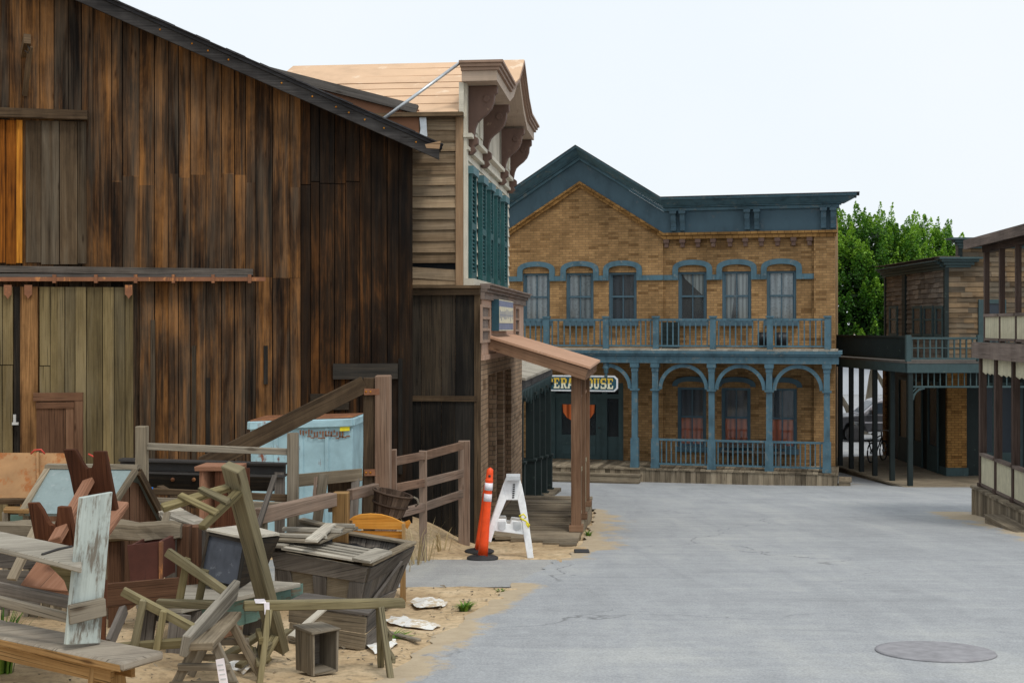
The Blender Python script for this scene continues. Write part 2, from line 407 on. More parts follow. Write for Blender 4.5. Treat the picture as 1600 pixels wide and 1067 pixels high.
M['honey'] = wood('honey coloured lumber', (.16, .085, .03), (.34, .20, .08), (.52, .35, .17), .5, .3)
M['seat_grey'] = wood('grey bench seat', (.16, .135, .105), (.33, .285, .225), (.47, .42, .34), .5, .4)
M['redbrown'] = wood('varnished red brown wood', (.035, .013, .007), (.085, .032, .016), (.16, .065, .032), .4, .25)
M['redbrown_light'] = wood('sunlit red brown wood', (.20, .095, .055), (.33, .165, .10), (.42, .23, .15), .4, .2)  # lit copy of the red brown wood, sunlight put into its colour
M['peel_white'] = paint('peeling pale green paint', (.42, .47, .44), (.17, .15, .12), .42, .8, 3., .3, True)
M['peel_green'] = paint('faded sea green paint', (.13, .22, .185), (.15, .12, .08), .3, .8, 3., .3, True)
M['tar_green'] = paint('grey green roofing felt', (.21, .265, .265), (.26, .31, .31), .2, .95, 9., .15)
M['leather'] = rusty('cracked red brown box', (.10, .035, .025), (.05, .02, .015), .4, 4)
M['screen'] = paint('scuffed dark slate panel', (.06, .068, .085), (.12, .13, .15), .2, .45, 5., .35)
M['orange_wood'] = wood('varnished orange wood', (.26, .09, .012), (.52, .21, .03), (.70, .34, .07), .4, .25)
M['basket'] = wood('dark basket staves', (.025, .016, .011), (.075, .048, .033), (.15, .105, .075), .9, .3)
M['cream_rail'] = wood('cream rail', (.22, .19, .12), (.38, .34, .23), (.5, .46, .34), .4, .3)
M['sign_blue'] = plain('sign blue', (.018, .075, .105), .5)
M['sign_white'] = plain('sign white', (.72, .74, .76), .5)
M['sign_slate'] = plain('faded sign blue', (.17, .20, .30), .6)
M['sign_cream'] = plain('sign cream', (.60, .58, .44), .6)
M['tarp'] = paint('dusty white cloth', (.74, .73, .69), (.52, .42, .29), .42, .95, 5., .2)
M['cord_red'] = plain('red cord', (.55, .06, .035), .5)
M['blue_tape'] = plain('blue tape', (.03, .22, .75), .5)
M['rubber'] = plain('dark rubber', (.03, .03, .032), .75)
M['car_grey'] = plain('dark grey car paint', (.055, .056, .062), .3, .3, .6)
M['car_silver'] = plain('silver trim', (.42, .42, .45), .35, .4)
m, nt = newmat('tinted glass'); n = N(nt); M['car_glass'] = finish(n, m, (.025, .036, .05), .22, spec=.35)
M['amber'] = plain('amber lens', (.85, .12, .02), .3)
M['concrete'] = paint('pale concrete wall', (.55, .58, .62), None, .1, .8, .4, .08)
M['bark_pale'] = wood('pale ficus bark', (.18, .15, .11), (.34, .30, .23), (.46, .42, .34), .4, .3)
M['manhole'] = rusty('cast iron cover', (.29, .285, .30), (.22, .20, .20), .25, 7, .75)
# opera sign letters: yellow above, cream below
m, nt = newmat('gilt to cream lettering'); n = N(nt)
g_ = n('ShaderNodeTexCoord').outputs['Generated']; s_ = n('ShaderNodeSeparateXYZ'); n.l(g_, s_.inputs[0])
M['letters'] = finish(n, m, ramp(n, s_.outputs[2], [(.42, (.72, .70, .52)), (.55, (.62, .42, .05))]), .6)
# leaves
def leafmat(name, a, b, c):
    m, nt = newmat(name); n = N(nt)
    at = n('ShaderNodeVertexColor', layer_name='tone'); sep = n('ShaderNodeSeparateColor'); n.l(at.outputs[0], sep.inputs[0])
    cc = ramp(n, sep.outputs[0], [(.1, a), (.55, b), (.95, c)])
    p = n('ShaderNodeBsdfPrincipled', i_Roughness=.5); n.l(cc, p.inputs['Base Color']); p.inputs['Specular IOR Level'].default_value = .35
    tl = n('ShaderNodeBsdfTranslucent'); n.l(cc, tl.inputs[0])
    mx = n('ShaderNodeMixShader', i_0=.3); n.l(p.outputs[0], mx.inputs[1]); n.l(tl.outputs[0], mx.inputs[2])
    o = n('ShaderNodeOutputMaterial'); n.l(mx.outputs[0], o.inputs[0]); return m
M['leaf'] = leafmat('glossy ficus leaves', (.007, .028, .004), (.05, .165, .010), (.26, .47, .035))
M['weed'] = leafmat('green weed blades', (.05, .13, .015), (.13, .27, .03), (.3, .42, .07))
M['straw'] = leafmat('dry grass', (.28, .2, .09), (.42, .32, .16), (.55, .45, .26))

# dirt and asphalt
def dirtmat():
    m, nt = newmat('sandy dirt'); n = N(nt)
    tc = n('ShaderNodeTexCoord').outputs['Object']
    a = noise_(n, tc, 1.1, 7, .62); b = noise_(n, tc, 14, 6, .65); c_ = noise_(n, tc, 70, 3, .6)
    cc = ramp(n, a, [(.3, (.34, .235, .13)), (.5, (.53, .395, .24)), (.7, (.64, .51, .34))])
    cc = mixc(n, .75, cc, ramp(n, b, [(.34, .55), (.5, 1.), (.7, 1.18)]), 'MULTIPLY')
    peb = n('ShaderNodeTexVoronoi', i_Scale=24.); n.l(tc, peb.inputs['Vector'])
    ps = ramp(n, math_(n, 'ADD', peb.outputs['Distance'], math_(n, 'MULTIPLY', b, .35)), [(.26, 1.), (.33, 0.)])
    cc = mixc(n, math_(n, 'MULTIPLY', ps, .6), cc, mixc(n, c_, (.12, .09, .06), (.52, .45, .34)))
    h = math_(n, 'ADD', b, math_(n, 'ADD', math_(n, 'MULTIPLY', c_, .4), math_(n, 'MULTIPLY', ps, .3)))
    return finish(n, m, cc, .95, h, .6, .03, spec=.1)
M['dirt'] = dirtmat()
def asphalt(name, base, sandamt=1.):
    m, nt = newmat(name); n = N(nt)
    tc = n('ShaderNodeTexCoord').outputs['Object']
    at = n('ShaderNodeVertexColor', layer_name='edge'); sep = n('ShaderNodeSeparateColor'); n.l(at.outputs[0], sep.inputs[0])
    big = noise_(n, tc, .45, 6, .62, .4)
    st = noise_(n, mapping(n, tc, (1.3, .22, 1)), 1.2, 6, .65, .6); tr_ = noise_(n, mapping(n, tc, (.35, 2.4, 1)), 1.3, 7, .7, .5)
    fine = noise_(n, tc, 55, 3, .7); mid = noise_(n, tc, 7, 6, .65)
    sp = n('ShaderNodeTexVoronoi', i_Scale=130.); n.l(tc, sp.inputs['Vector'])
    cc = ramp(n, math_(n, 'ADD', math_(n, 'MULTIPLY', big, .25), math_(n, 'ADD', math_(n, 'MULTIPLY', st, .4), math_(n, 'MULTIPLY', tr_, .35))),
              [(.36, tuple(x*.80 for x in base)), (.5, base), (.62, (base[0]*1.22, base[1]*1.2, base[2]*1.14))])
    cc = mixc(n, .8, cc, ramp(n, fine, [(.3, .7), (.52, 1.), (.72, 1.3)]), 'MULTIPLY')
    cc = mixc(n, .7, cc, ramp(n, mid, [(.3, .88), (.55, 1.), (.7, 1.06)]), 'MULTIPLY')
    cc = mixc(n, ramp(n, sp.outputs['Distance'], [(.12, .35), (.3, 0.)]), cc, (.5, .5, .5))
    # hairline cracks and dark scuffs across the street
    wv = n('ShaderNodeVectorMath', operation='ADD'); nz = n('ShaderNodeTexNoise', i_Scale=.9, i_Detail=5.); n.l(tc, nz.inputs['Vector'])
    scl = n('ShaderNodeVectorMath', operation='SCALE'); scl.inputs['Scale'].default_value = 1.6; n.l(nz.outputs['Color'], scl.inputs[0])
    n.l(tc, wv.inputs[0]); n.l(scl.outputs[0], wv.inputs[1])
    vo = n('ShaderNodeTexVoronoi', feature='DISTANCE_TO_EDGE', i_Scale=.16); n.l(wv.outputs[0], vo.inputs['Vector'])
    cr = math_(n, 'MULTIPLY', ramp(n, vo.outputs['Distance'], [(.0015, 1.), (.004, 0.)]), ramp(n, big, [(.45, 0.), (.6, 1.)]))
    cc = mixc(n, math_(n, 'MULTIPLY', cr, .6), cc, (.05, .05, .05))
    sc = ramp(n, noise_(n, mapping(n, tc, (.55, 3.2, 1)), 1.5, 6, .72, .7), [(.60, 0.), (.70, 1.)])
    cc = mixc(n, math_(n, 'MULTIPLY', sc, .30), cc, tuple(x*.5 for x in base))
    # sand drifting in from the edges
    e = math_(n, 'ADD', math_(n, 'MULTIPLY', sep.outputs[0], 1.0), math_(n, 'MULTIPLY', math_(n, 'SUBTRACT', noise_(n, mapping(n, tc, (1, .8, 1)), 1.5, 7, .68), .5), 1.5))
    sand = mixc(n, mid, (.34, .25, .15), (.56, .45, .29))
    cc = mixc(n, math_(n, 'MULTIPLY', ramp(n, math_(n, 'ADD', e, math_(n, 'MULTIPLY', math_(n, 'SUBTRACT', noise_(n, tc, 16, 5, .7), .5), .35)), [(.64, 0.), (.80, 1.)]), .85*sandamt), cc, sand)
    h = math_(n, 'ADD', fine, math_(n, 'MULTIPLY', mid, .5))
    return finish(n, m, cc, .82, h, .45, .008, spec=.25)
M['asphalt'] = asphalt('worn grey asphalt', (.335, .348, .36))
M['drive'] = asphalt('dusty asphalt apron', (.34, .34, .33), .8)

# ------------------------------------------------------------------ ground, road, driveway
RL = [(-20, -6.5), (0, -4.2), (5, -2.15), (8.45, -.89), (10.6, -.53), (13.6, 0.), (15.7, .47), (17.7, .93), (24, 1.55), (26.2, 1.7), (26.8, -1.), (28.5, -1.5), (40, -1.5), (300, -1.5)]
def interp(T, y):
    if y <= T[0][0]: return T[0][1]
    for (a, b), (c, d) in zip(T, T[1:]):
        if y <= c: return b+(d-b)*(y-a)/(c-a)
    return T[-1][1]
def roadL(y): return interp(RL, y)
def roadR(y): return 40.
def kerbR(y): return interp([(-20, 4.4), (24.4, 8.55), (25.5, 8.7), (26.2, 40), (300, 40)], y)
def fr_(a, b, s):
    k = max(1, int(round((b-a)/s))); return [a+(b-a)*i/k for i in range(k)]
def in_drive(x, y): return -3.2 < x < .6 and 13.5 < y < 16.3
ys = [-40, -10, 0]+fr_(2, 5, .5)+fr_(5, 20, .14)+fr_(20, 37, .5)+fr_(37, 60, 1.5)+[60, 70, 90, 130, 200, 400, 900, 2000]
xs = [-1500, -500, -150, -60, -30, -18, -12]+fr_(-9, 2, .14)+fr_(2, 10, .8)+[10, 14, 20, 30, 60, 150, 500, 1500]
vs = []; fs = []
for y in ys:
    for x in xs:
        z = ground(x, y) if y > 0 else gz(x, y)
        if roadL(y)+.12 < x < roadR(y)-.1 or (in_drive(x, y) and -3.1 < x): z = gz(x, y)-.06
        elif -10 < x < 3 and 3 < y < 24:
            z += .05*(noise.noise(V((x*1.1, y*1.1, 0)))) + .03*noise.noise(V((x*4, y*4, 3))) - .012
            if abs(x-roadL(y)) < .5 and y < 18: z = z*.3+(gz(x, y)+.012+.03*noise.noise(V((x*3, y*3, 9))))*.7
            if -.4 < y-16.3 < .5 and x > -3.2: z = gz(x, y)+.02+.02*noise.noise(V((x*3, y*3, 9)))
            if -.5 < y-13.5 < 0.2 and x > -3.2: z = gz(x, y)+.012+.025*noise.noise(V((x*3, y*3, 9)))
        else: z -= .03
        vs.append((x, y, z))
nx = len(xs)
for j in range(len(ys)-1):
    for i in range(nx-1): fs.append((j*nx+i, j*nx+i+1, (j+1)*nx+i+1, (j+1)*nx+i))
me = bpy.data.meshes.new('ground'); me.from_pydata(vs, [], fs); me.materials.append(M['dirt'])
me.polygons.foreach_set('use_smooth', [True]*len(fs))
o = bpy.data.objects.new('ground', me); COL.objects.link(o); tag(o, 'sandy tan dirt along the barn side of the street', None, None, 'structure')

def sheet(name, yv, L, Rr, off, mat, cols, label, edgew=.8, ragL=.1):
    vs = []; fs = []; ed = []
    for y in yv:
        l, r = L(y), Rr(y)
        for i in range(cols+1):
            t = i/cols
            x = l+(r-l)*t if r < 39 else (l+(9.4-l)*i/(cols-4) if i <= cols-4 else (14, 20, 30, 40)[i-cols+3])
            if i == 0: x += ragL*noise.noise(V((y*1.7, 4, 0)))+ragL*.6*noise.noise(V((y*6, 7, 0)))
            vs.append((x, y, gz(x, y)+off)); kr = kerbR(y) if y < 25.5 else 99; ee = max(0., 1-min((x-l)*(.55 if 17.5 < y < 24.5 else 1), abs(kr-x)*.6)/edgew); ed.append(ee*(.25 if 13.8 < y < 16.1 and x-l < 2 else 1) if cols > 20 else .42)
    for j in range(len(yv)-1):
        for i in range(cols):
            a = j*(cols+1)+i; fs.append((a, a+1, a+cols+2, a+cols+1))
    me = bpy.data.meshes.new(name); me.from_pydata(vs, [], fs); me.materials.append(mat)
    ca = me.color_attributes.new('edge', 'FLOAT_COLOR', 'POINT')
    ca.data.foreach_set('color', [q for e in ed for q in (e, e, e, 1)])
    o = bpy.data.objects.new(name, me); COL.objects.link(o); tag(o, label, None, None, 'structure')
    return o
sheet('road', [-20, -10, 0]+fr_(2, 30, .12)+fr_(30, 37, .5)+fr_(37, 60, 1.5)+[60, 90, 160], roadL, roadR, .012, M['asphalt'], 40, 'worn grey asphalt street')
sheet('driveway', fr_(13.5, 16.3, .14)+[16.3], lambda y: -3.2, lambda y: roadL(y)+.25, .004, M['drive'], 16, 'dusty asphalt apron leaving the street on the left', .35, 0)

# ------------------------------------------------------------------ wall helpers
def front_wall(mb, x0, x1, z0, z1, y, opens, reveal=.15, tone=None):
    """front face at y (facing -y) with rectangular openings and reveals"""
    X = sorted(set([x0, x1]+[v for o in opens for v in (o[0], o[1]) if x0 < v < x1]))
    Z = sorted(set([z0, z1]+[v for o in opens for v in (o[2], o[3]) if z0 < v < z1]))
    for i in range(len(X)-1):
        for j in range(len(Z)-1):
            cx, cz = (X[i]+X[i+1])/2, (Z[j]+Z[j+1])/2
            if any(o[0] < cx < o[1] and o[2] < cz < o[3] for o in opens): continue
            mb.face([(X[i], y, Z[j]), (X[i+1], y, Z[j]), (X[i+1], y, Z[j+1]), (X[i], y, Z[j+1])])
    for o in opens:
        a, b, c, d = o[0], o[1], max(o[2], z0), min(o[3], z1); q = y+reveal
        mb.face([(a, y, c), (a, y, d), (a, q, d), (a, q, c)]); mb.face([(b, y, d), (b, y, c), (b, q, c), (b, q, d)])
        mb.face([(a, y, d), (b, y, d), (b, q, d), (a, q, d)]); mb.face([(a, y, c), (a, q, c), (b, q, c), (b, y, c)])
def laps(mb, x0, x1, z0, z1, y, h=.15, proud=.02, out=-1, ragged=0., seg=None):
    """clapboards / shingle courses: lapped boards, lower edge standing proud (towards out*y)"""
    z = z0
    while z < z1-.01:
        t = min(z+h, z1); x = x0
        while x < x1-1e-4:
            xe = x1 if not seg else min(x1, x+seg*R.uniform(.6, 1.4))
            if x1-xe < .05: xe = x1
            dz = R.uniform(-ragged, ragged); p = proud*(1+R.uniform(-.3, .5)*(ragged > 0))
            mb.hexa([(x, y+out*p, z+dz), (xe, y+out*p, z+dz+R.uniform(-ragged, ragged)*.5), (x, y+.012*-out*0, z+dz), (xe, y, z+dz),
                     (x, y+out*.004, t), (xe, y+out*.004, t), (x, y, t), (xe, y, t)], 0)
            x = xe
        z += h
def sash(root, fr, xc, hw, z0, z1, y, fm, drape=None, name='window', split=.5, bars=True, sill=True, d2=None, draw=None):
    """sash window facing -y in frame fr: frame, rails and bars, pane, curtain"""
    mb = MB(fr.M); t = .07
    mb.box(xc-hw, xc-hw+t, y, y+.1, z0, z1, 2); mb.box(xc+hw-t, xc+hw, y, y+.1, z0, z1, 2)
    mb.box(xc-hw+t, xc+hw-t, y, y+.1, z1-t, z1, 0); mb.box(xc-hw+t, xc+hw-t, y, y+.1, z0, z0+t, 0)
    w = mb.build(name, fm, root)
    mb = MB(fr.M); zm = z0+(z1-z0)*split
    mb.box(xc-hw+t, xc+hw-t, y+.03, y+.085, zm-.03, zm+.03, 0)
    if bars: mb.box(xc-.016, xc+.016, y+.04, y+.08, z0+t, z1-t, 2)
    for s in (-1, 1): mb.box(xc+s*(hw-t-.018)-.018, xc+s*(hw-t-.018)+.018, y+.04, y+.08, z0+t, z1-t, 2)
    mb.build('sash', fm, w)
    mb = MB(fr.M); mb.face([(xc-hw+t, y+.065, z0+t), (xc+hw-t, y+.065, z0+t), (xc+hw-t, y+.065, z1-t), (xc-hw+t, y+.065, z1-t)])
    mb.build('pane', M['glass'], w)
    if drape is not None:
        mb = MB(fr.M)
        for (m_, poly) in drape:
            mb = MB(fr.M); mb.face([(xc+a*(hw-t*.5), y+.14+.01*R.random(), z0+b*(z1-z0)) for a, b in poly]); mb.build('curtain', m_, w)
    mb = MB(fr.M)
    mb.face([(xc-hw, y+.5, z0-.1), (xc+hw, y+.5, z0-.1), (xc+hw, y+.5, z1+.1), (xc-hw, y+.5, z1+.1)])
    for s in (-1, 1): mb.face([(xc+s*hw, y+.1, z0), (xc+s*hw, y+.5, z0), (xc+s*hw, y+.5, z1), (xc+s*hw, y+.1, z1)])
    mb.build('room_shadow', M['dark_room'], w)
    if sill:
        mb = MB(fr.M); mb.box(xc-hw-.06, xc+hw+.06, y-.2, y, z0-.16, z0-.002, 0); mb.build('sill', fm, w)
    return w
FULL = [(-1, 0), (1, 0), (1, 1), (-1, 1)]

# ------------------------------------------------------------------ OPERA HOUSE
op = Fr(9.25, 36.5, 0, math.radians(-14.74)); YW = 2.0
ox = lambda px, y=YW: op.lx(px, y)
ozz = lambda py, px=1150, y=YW: op.lz(py, op.lx(px, y), y)
opera = thing('opera_house', 'ochre brick two storey building with slate blue gable, cornice and arched balcony porch', 'building', op.o, op.a)
xr = ox(1305, 1.9); xp = ox(1272); xg = ox(1036, 1.9); gc = ox(907, 1.9); xl = 2*gc-xg
zb = ozz(370); zf = ozz(735, 1150, 0); zd = ozz(546, 1150, 0); zfb = ozz(568, 1150, 0)
zpk = op.lz(291, gc, 1.9); z0 = -.6
zu0, zu1 = ozz(501), ozz(424); zl0, zl1 = ozz(699), ozz(606)
UP = [838, 906, 973, 1082, 1151, 1221]; LOW = [1081, 1150, 1222]; hw = .44
U = [ox(p, 1.9 if p < 1036 else 2.0) for p in UP]; Lw = [ox(p) for p in LOW]
entry = (ox(850, 1.9), ox(974, 1.9), zf, ozz(600))
mb = MB(op.M)
front_wall(mb, xl, xg, z0, zb, 1.9, [(u-hw, u+hw, zu0, zu1) for u in U[:3]]+[entry])
mb.face([(xl, 1.9, zb), (xg, 1.9, zb), (gc, 1.9, zpk)])
front_wall(mb, xg, xp, z0, zb, 2.0, [(u-hw, u+hw, zu0, zu1) for u in U[3:]]+[(u-hw, u+hw, zl0, zl1) for u in Lw])
mb.face([(xg, 1.9, z0), (xg, 2.0, z0), (xg, 2.0, zb), (xg, 1.9, zb)])
front_wall(mb, xp, xr, z0, zb, 1.88, [])
mb.face([(xp, 2.0, z0), (xp, 1.88, z0), (xp, 1.88, zb), (xp, 2.0, zb)])
mb.face([(xr, 1.88, z0), (xr, 12, z0), (xr, 12, zb+1), (xr, 1.88, zb+1)])
mb.face([(xl, 12, z0), (xl, 1.9, z0), (xl, 1.9, zb+1), (xl, 12, zb+1)])
mb.face([(xr, 12, z0), (xl, 12, z0), (xl, 12, zb+1), (xr, 12, zb+1)])
mb.build('wall', M['brick_ochre'], opera)
# chevron + straight cornice bands
P0 = [(xl-.25, zb-.14), (gc, zpk), (xg+.03, zb), (xr, zb)]
P0[0] = (xl-.1, zb-.05)
def band(mb, a, b, y0, y1, exl=0., exr=0., yt=None, ext=None):
    yt = y0 if yt is None else yt; pts = list(P0); top = list(P0)
    pts[-1] = (pts[-1][0]+exr, pts[-1][1]); top[-1] = (top[-1][0]+(exr if ext is None else ext), top[-1][1])
    for (p, q, P, Q) in zip(pts, pts[1:], top, top[1:]):
        mb.hexa([(p[0], y0, p[1]+a), (q[0], y0, q[1]+a), (p[0], y1, p[1]+a), (q[0], y1, q[1]+a),
                 (P[0], yt, P[1]+b), (Q[0], yt, Q[1]+b), (P[0], y1, P[1]+b), (Q[0], y1, Q[1]+b)], 0, (.5, .5, .5))
mb = MB(op.M); band(mb, -.05, .055, 1.80, 2.05, exr=.03); band(mb, .058, .14, 1.74, 2.05, exr=.06); mb.build('brick_moulding', M['brick_trim'], opera)
mb = MB(op.M); band(mb, .143, .80, 1.82, 2.1, exr=.04); mb.build('frieze', M['blue'], opera)
mb = MB(op.M)
for a, b, p, e, pt in ((.803, .90, 1.70, .12, 1.70), (.903, .94, 1.62, .18, 1.60), (.943, 1.10, 1.56, .25, 1.26), (1.103, 1.17, 1.16, .62, 1.12)):
    band(mb, a, b, p, 2.1, exr=e, yt=pt, ext=(.55 if e == .25 else e))
mb.build('cornice', M['blue_light'], opera, bevel=.01)
mb = MB(op.M); band(mb, 1.173, 1.195, 1.10, 2.1, exr=.7); band(mb, 1.0, 1.16, 2.103, 12, exr=-.1); mb.build('roof', M['shingle_roof'], opera)
def bracket_shape(mb, xc, w, y, ztop, h, d):
    pts = [(0, 0), (d, 0), (d, -.16*h), (d*.86, -.22*h), (d*.80, -.45*h), (d*.55, -.62*h), (d*.42, -.80*h), (d*.55, -.87*h), (d*.5, -.97*h), (d*.25, -h), (0, -.97*h)]
    mb.prism(pts, (xc-w/2, y, ztop), (0, -1, 0), (0, 0, 1), (w, 0, 0), axis='y')
for p in (1054, 1068, 1169, 1184, 1288, 1303):
    x = ox(p, 1.8)-.02; mb = MB(op.M); zt = op.lz(331, x, 1.8)
    zt = zb+.80-.003; bracket_shape(mb, x, .15, 1.82, zt, .62, .26)
    mb.box(x-.10, x+.10, 1.52, 1.815, zt-.09, zt-.004, 0)
    mb.build('bracket', M['blue'], opera)
for p in (1042, 1067, 1091, 1115, 1141, 1165, 1190, 1215, 1240, 1265):
    x = ox(p); mb = MB(op.M); mb.box(x-.085, x+.085, 1.82, 1.999, zb-.17, zb-.053); mb.box(x-.06, x+.06, 1.87, 1.999, zb-.30, zb-.172)
    mb.build('corbel', M['bracket_brown'], opera)
# string course with arched hoods
zs0, zs1 = ozz(437), ozz(429)
for i, u in enumerate(U):
    y = 1.9 if i < 3 else 2.0
    mb = MB(op.M); n_ = 14; o_w, i_w = hw+.17, hw+.0
    zt = zu1+.04
    def arc(wd, hh, k): 
        a = math.pi*(1-k/n_); return (wd*math.cos(a)*(1 if abs(math.cos(a)) < .99 else 1), hh*max(0, math.sin(a))**.75)
    outer = [(-o_w, zs0-zt)]+[(arc(o_w, .30, k)[0], .03+arc(o_w, .30, k)[1]) for k in range(n_+1)]+[(o_w, zs0-zt)]
    inner = [(-i_w, zs0-zt)]+[(arc(i_w, .15, k)[0], .02+arc(i_w, .15, k)[1]) for k in range(n_+1)]+[(i_w, zs0-zt)]
    for k in range(len(outer)-1):
        a, b, c, d = inner[k], inner[k+1], outer[k], outer[k+1]
        Y0, Y1 = y-.09, y+.02
        mb.hexa([(u+a[0], Y0, zt+a[1]), (u+b[0], Y0, zt+b[1]), (u+a[0], Y1, zt+a[1]), (u+b[0], Y1, zt+b[1]),
                 (u+c[0], Y0, zt+c[1]), (u+d[0], Y0, zt+d[1]), (u+c[0], Y1, zt+c[1]), (u+d[0], Y1, zt+d[1])], 0, (.5, .5, .5))
    mb.build('window_hood', M['blue_light'], opera)
mb = MB(op.M); o_w = hw+.17
edges = [xl]+[v for u in U[:3] for v in (u-o_w, u+o_w)]+[xg]
for a, b in zip(edges[0::2], edges[1::2]): mb = MB(op.M); mb.box(a, b, 1.83, 1.92, zs0, zs1, 0); mb.build('string_course', M['blue_light'], opera)
edges = [xg+.003]+[v for u in U[3:] for v in (u-o_w, u+o_w)]+[xp]
for a, b in zip(edges[0::2], edges[1::2]): mb = MB(op.M); mb.box(a, b, 1.93, 2.02, zs0, zs1, 0); mb.build('string_course', M['blue_light'], opera)
lace = [(M['lace'], FULL)]
D4 = [(M['drape'], [(-.95, 1), (.95, 1), (.95, .55), (.8, .5), (.1, .68), (-.6, .86)])]
D5 = [(M['drape'], [(-1, 0), (-.45, 0), (-.2, .55), (-.1, 1), (-1, 1)]), (M['drape'], [(1, 0), (.1, 0), (.1, .5), (0, 1), (1, 1)])]
for i, u in enumerate(U):
    sash(opera, op, u, hw, zu0, zu1, (1.9 if i < 3 else 2.0)+.04, M['blue'], [lace, lace, [(M['dim_drape'], FULL)], D4, D5, lace][i])
for u in Lw:
    sash(opera, op, u, hw, zl0, zl1, 2.04, M['blue'], [(M['red_drape'], [(-1, 0), (1, 0), (1, .48), (-1, .48)]), (M['dim_drape'], [(-1, .48), (1, .48), (1, 1), (-1, 1)])], split=.5)
    mb = MB(op.M); n_ = 12
    for k in range(n_):
        a0, a1 = math.pi*(1-k/n_), math.pi*(1-(k+1)/n_)
        f = lambda a, w, h: (u+w*math.cos(a), zl1+.04+h*max(0, math.sin(a))**.75)
        a, b, c, d = f(a0, hw, .15), f(a1, hw, .15), f(a0, hw+.16, .3), f(a1, hw+.16, .3)
        mb.hexa([(a[0], 1.92, a[1]), (b[0], 1.92, b[1]), (a[0], 2.02, a[1]), (b[0], 2.02, b[1]), (c[0], 1.92, c[1]), (d[0], 1.92, d[1]), (c[0], 2.02, c[1]), (d[0], 2.02, d[1])], 0, (.5, .5, .5))
    mb.build('window_hood', M['blue'], opera)
# entry: frame, door, sidelights
ex0, ex1, ez0, ez1 = entry
mb = MB(op.M); yq = 2.0
dx0, dx1, dz1 = ox(868, 2), ox(941, 2), ozz(622, 905, 2)
for a in (ex0, dx0-.16, dx1, ex1-.16): mb.box(a, a+.16, yq-.06, yq+.1, ez0, ez1, 2)
for a, b in ((ex0+.16, dx0-.16), (dx0, dx1), (dx1+.16, ex1-.16)):
    mb.box(a, b, yq-.05, yq+.09, dz1, dz1+.14, 0); mb.box(a, b, yq-.05, yq+.09, ez1-.1, ez1-.003, 0)
mb.build('door_frame', M['green_mid'], opera)
door = MB(op.M); t = .2; w2 = (dx1-dx0)
dm = (dx0+dx1)/2; hz = ez0+(dz1-ez0)*.40
for a, b, c, d in ((dx0, dx0+t, ez0, dz1), (dx1-t, dx1, ez0, dz1), (dx0+t, dx1-t, ez0, hz), (dx0+t, dx1-t, dz1-t, dz1)): door.box(a, b, yq, yq+.06, c+.003, d-.003, 2)
for k in (0, 1): door.box(dx0+t+.02, dx1-t-.02, yq-.02, yq-.001, ez0+.15+k*.32, ez0+.4+k*.32, 0)
dr = door.build('door', M['green_mid'], opera)
mb = MB(op.M); mb.face([(dx0+t, yq+.03, hz), (dx1-t, yq+.03, hz), (dx1-t, yq+.03, dz1-t), (dx0+t, yq+.03, dz1-t)]); mb.build('pane', M['glass'], dr)
mb = MB(op.M); mb.prism([(-.52, 0), (.52, 0), (.5, -.25), (.38, -.42), (.2, -.52), (0, -.40), (-.2, -.52), (-.38, -.42), (-.5, -.25)], (dm, yq-.012, dz1-t), (1, 0, 0), (0, 0, 1), (0, .008, 0)); mb.build('swag', M['red_drape'], dr)
mb = MB(op.M); mb.tube([(dx1-.1, yq-.06, ez0+1.0), (dx1-.1, yq, ez0+1.0)], .03); mb.build('handle', M['iron'], dr)
for a, b in ((ex0+.16, dx0-.16), (dx1+.16, ex1-.16)):
    mb = MB(op.M); zz = ez0+(dz1-ez0)*.38
    mb.box(a, b, yq, yq+.05, ez0+.003, zz, 2); s_l = mb.build('sidelight', M['green_mid'], opera)
    mb = MB(op.M); mb.face([(a, yq+.03, zz), (b, yq+.03, zz), (b, yq+.03, dz1), (a, yq+.03, dz1)]); mb.build('pane', M['glass'], s_l)
mb = MB(op.M); mb.face([(ex0+.1, yq+.03, dz1+.1), (ex1-.1, yq+.03, dz1+.1), (ex1-.1, yq+.03, ez1), (ex0+.1, yq+.03, ez1)]); mb.build('transom', M['glass'], opera)
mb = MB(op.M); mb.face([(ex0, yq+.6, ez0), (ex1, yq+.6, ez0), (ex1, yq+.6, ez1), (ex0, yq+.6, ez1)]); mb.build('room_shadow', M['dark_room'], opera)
# porch floor, skirt, steps
xa = xl-.3
mb = MB(op.M); x = xa
while x < .06:
    x2 = min(.06, x+.16); mb.box(x+.004, x2-.004, -.06, 1.87, zf-.05, zf+R.uniform(-.004, .004), 1); x = x2
mb.build('porch_floor', M['boards'], opera)
mb = MB(op.M); x = xa
while x < .03:
    x2 = min(.03, x+.15); mb.box(x+.003, x2-.003, -.03+R.uniform(-.006, .006), .0, -.3, zf-.055, 2); x = x2
y = 0.
while y < 1.85: mb.box(.0, .028, y+.003, y+.147, -.3, zf-.055, 2); y += .15
mb.build('skirting', M['boards'], opera)
sx1 = ox(1000, -.4); st = MB(op.M)
for k in range(2):
    zt = zf-.17*(k+1); st.box(xa, sx1, -.33*(k+1), -.33*k-.03, zt-.05, zt, 0); st.box(xa, sx1-.03, -.33*(k+1)+.03, -.33*k-.03, -.4, zt-.053, 0)
st.build('steps', M['boards'], opera)
st = MB(op.M)
for k in range(2):
    zt = zf-.2*(k+1); st.box(.06+.36*k, .06+.36*(k+1), .0, 1.0, zt-.05, zt, 1); st.box(.06+.36*k, .06+.36*(k+1)-.03, .03, .97, -.3, zt-.053, 1)
st.build('steps', M['boards'], opera, label='side steps of weathered boards')
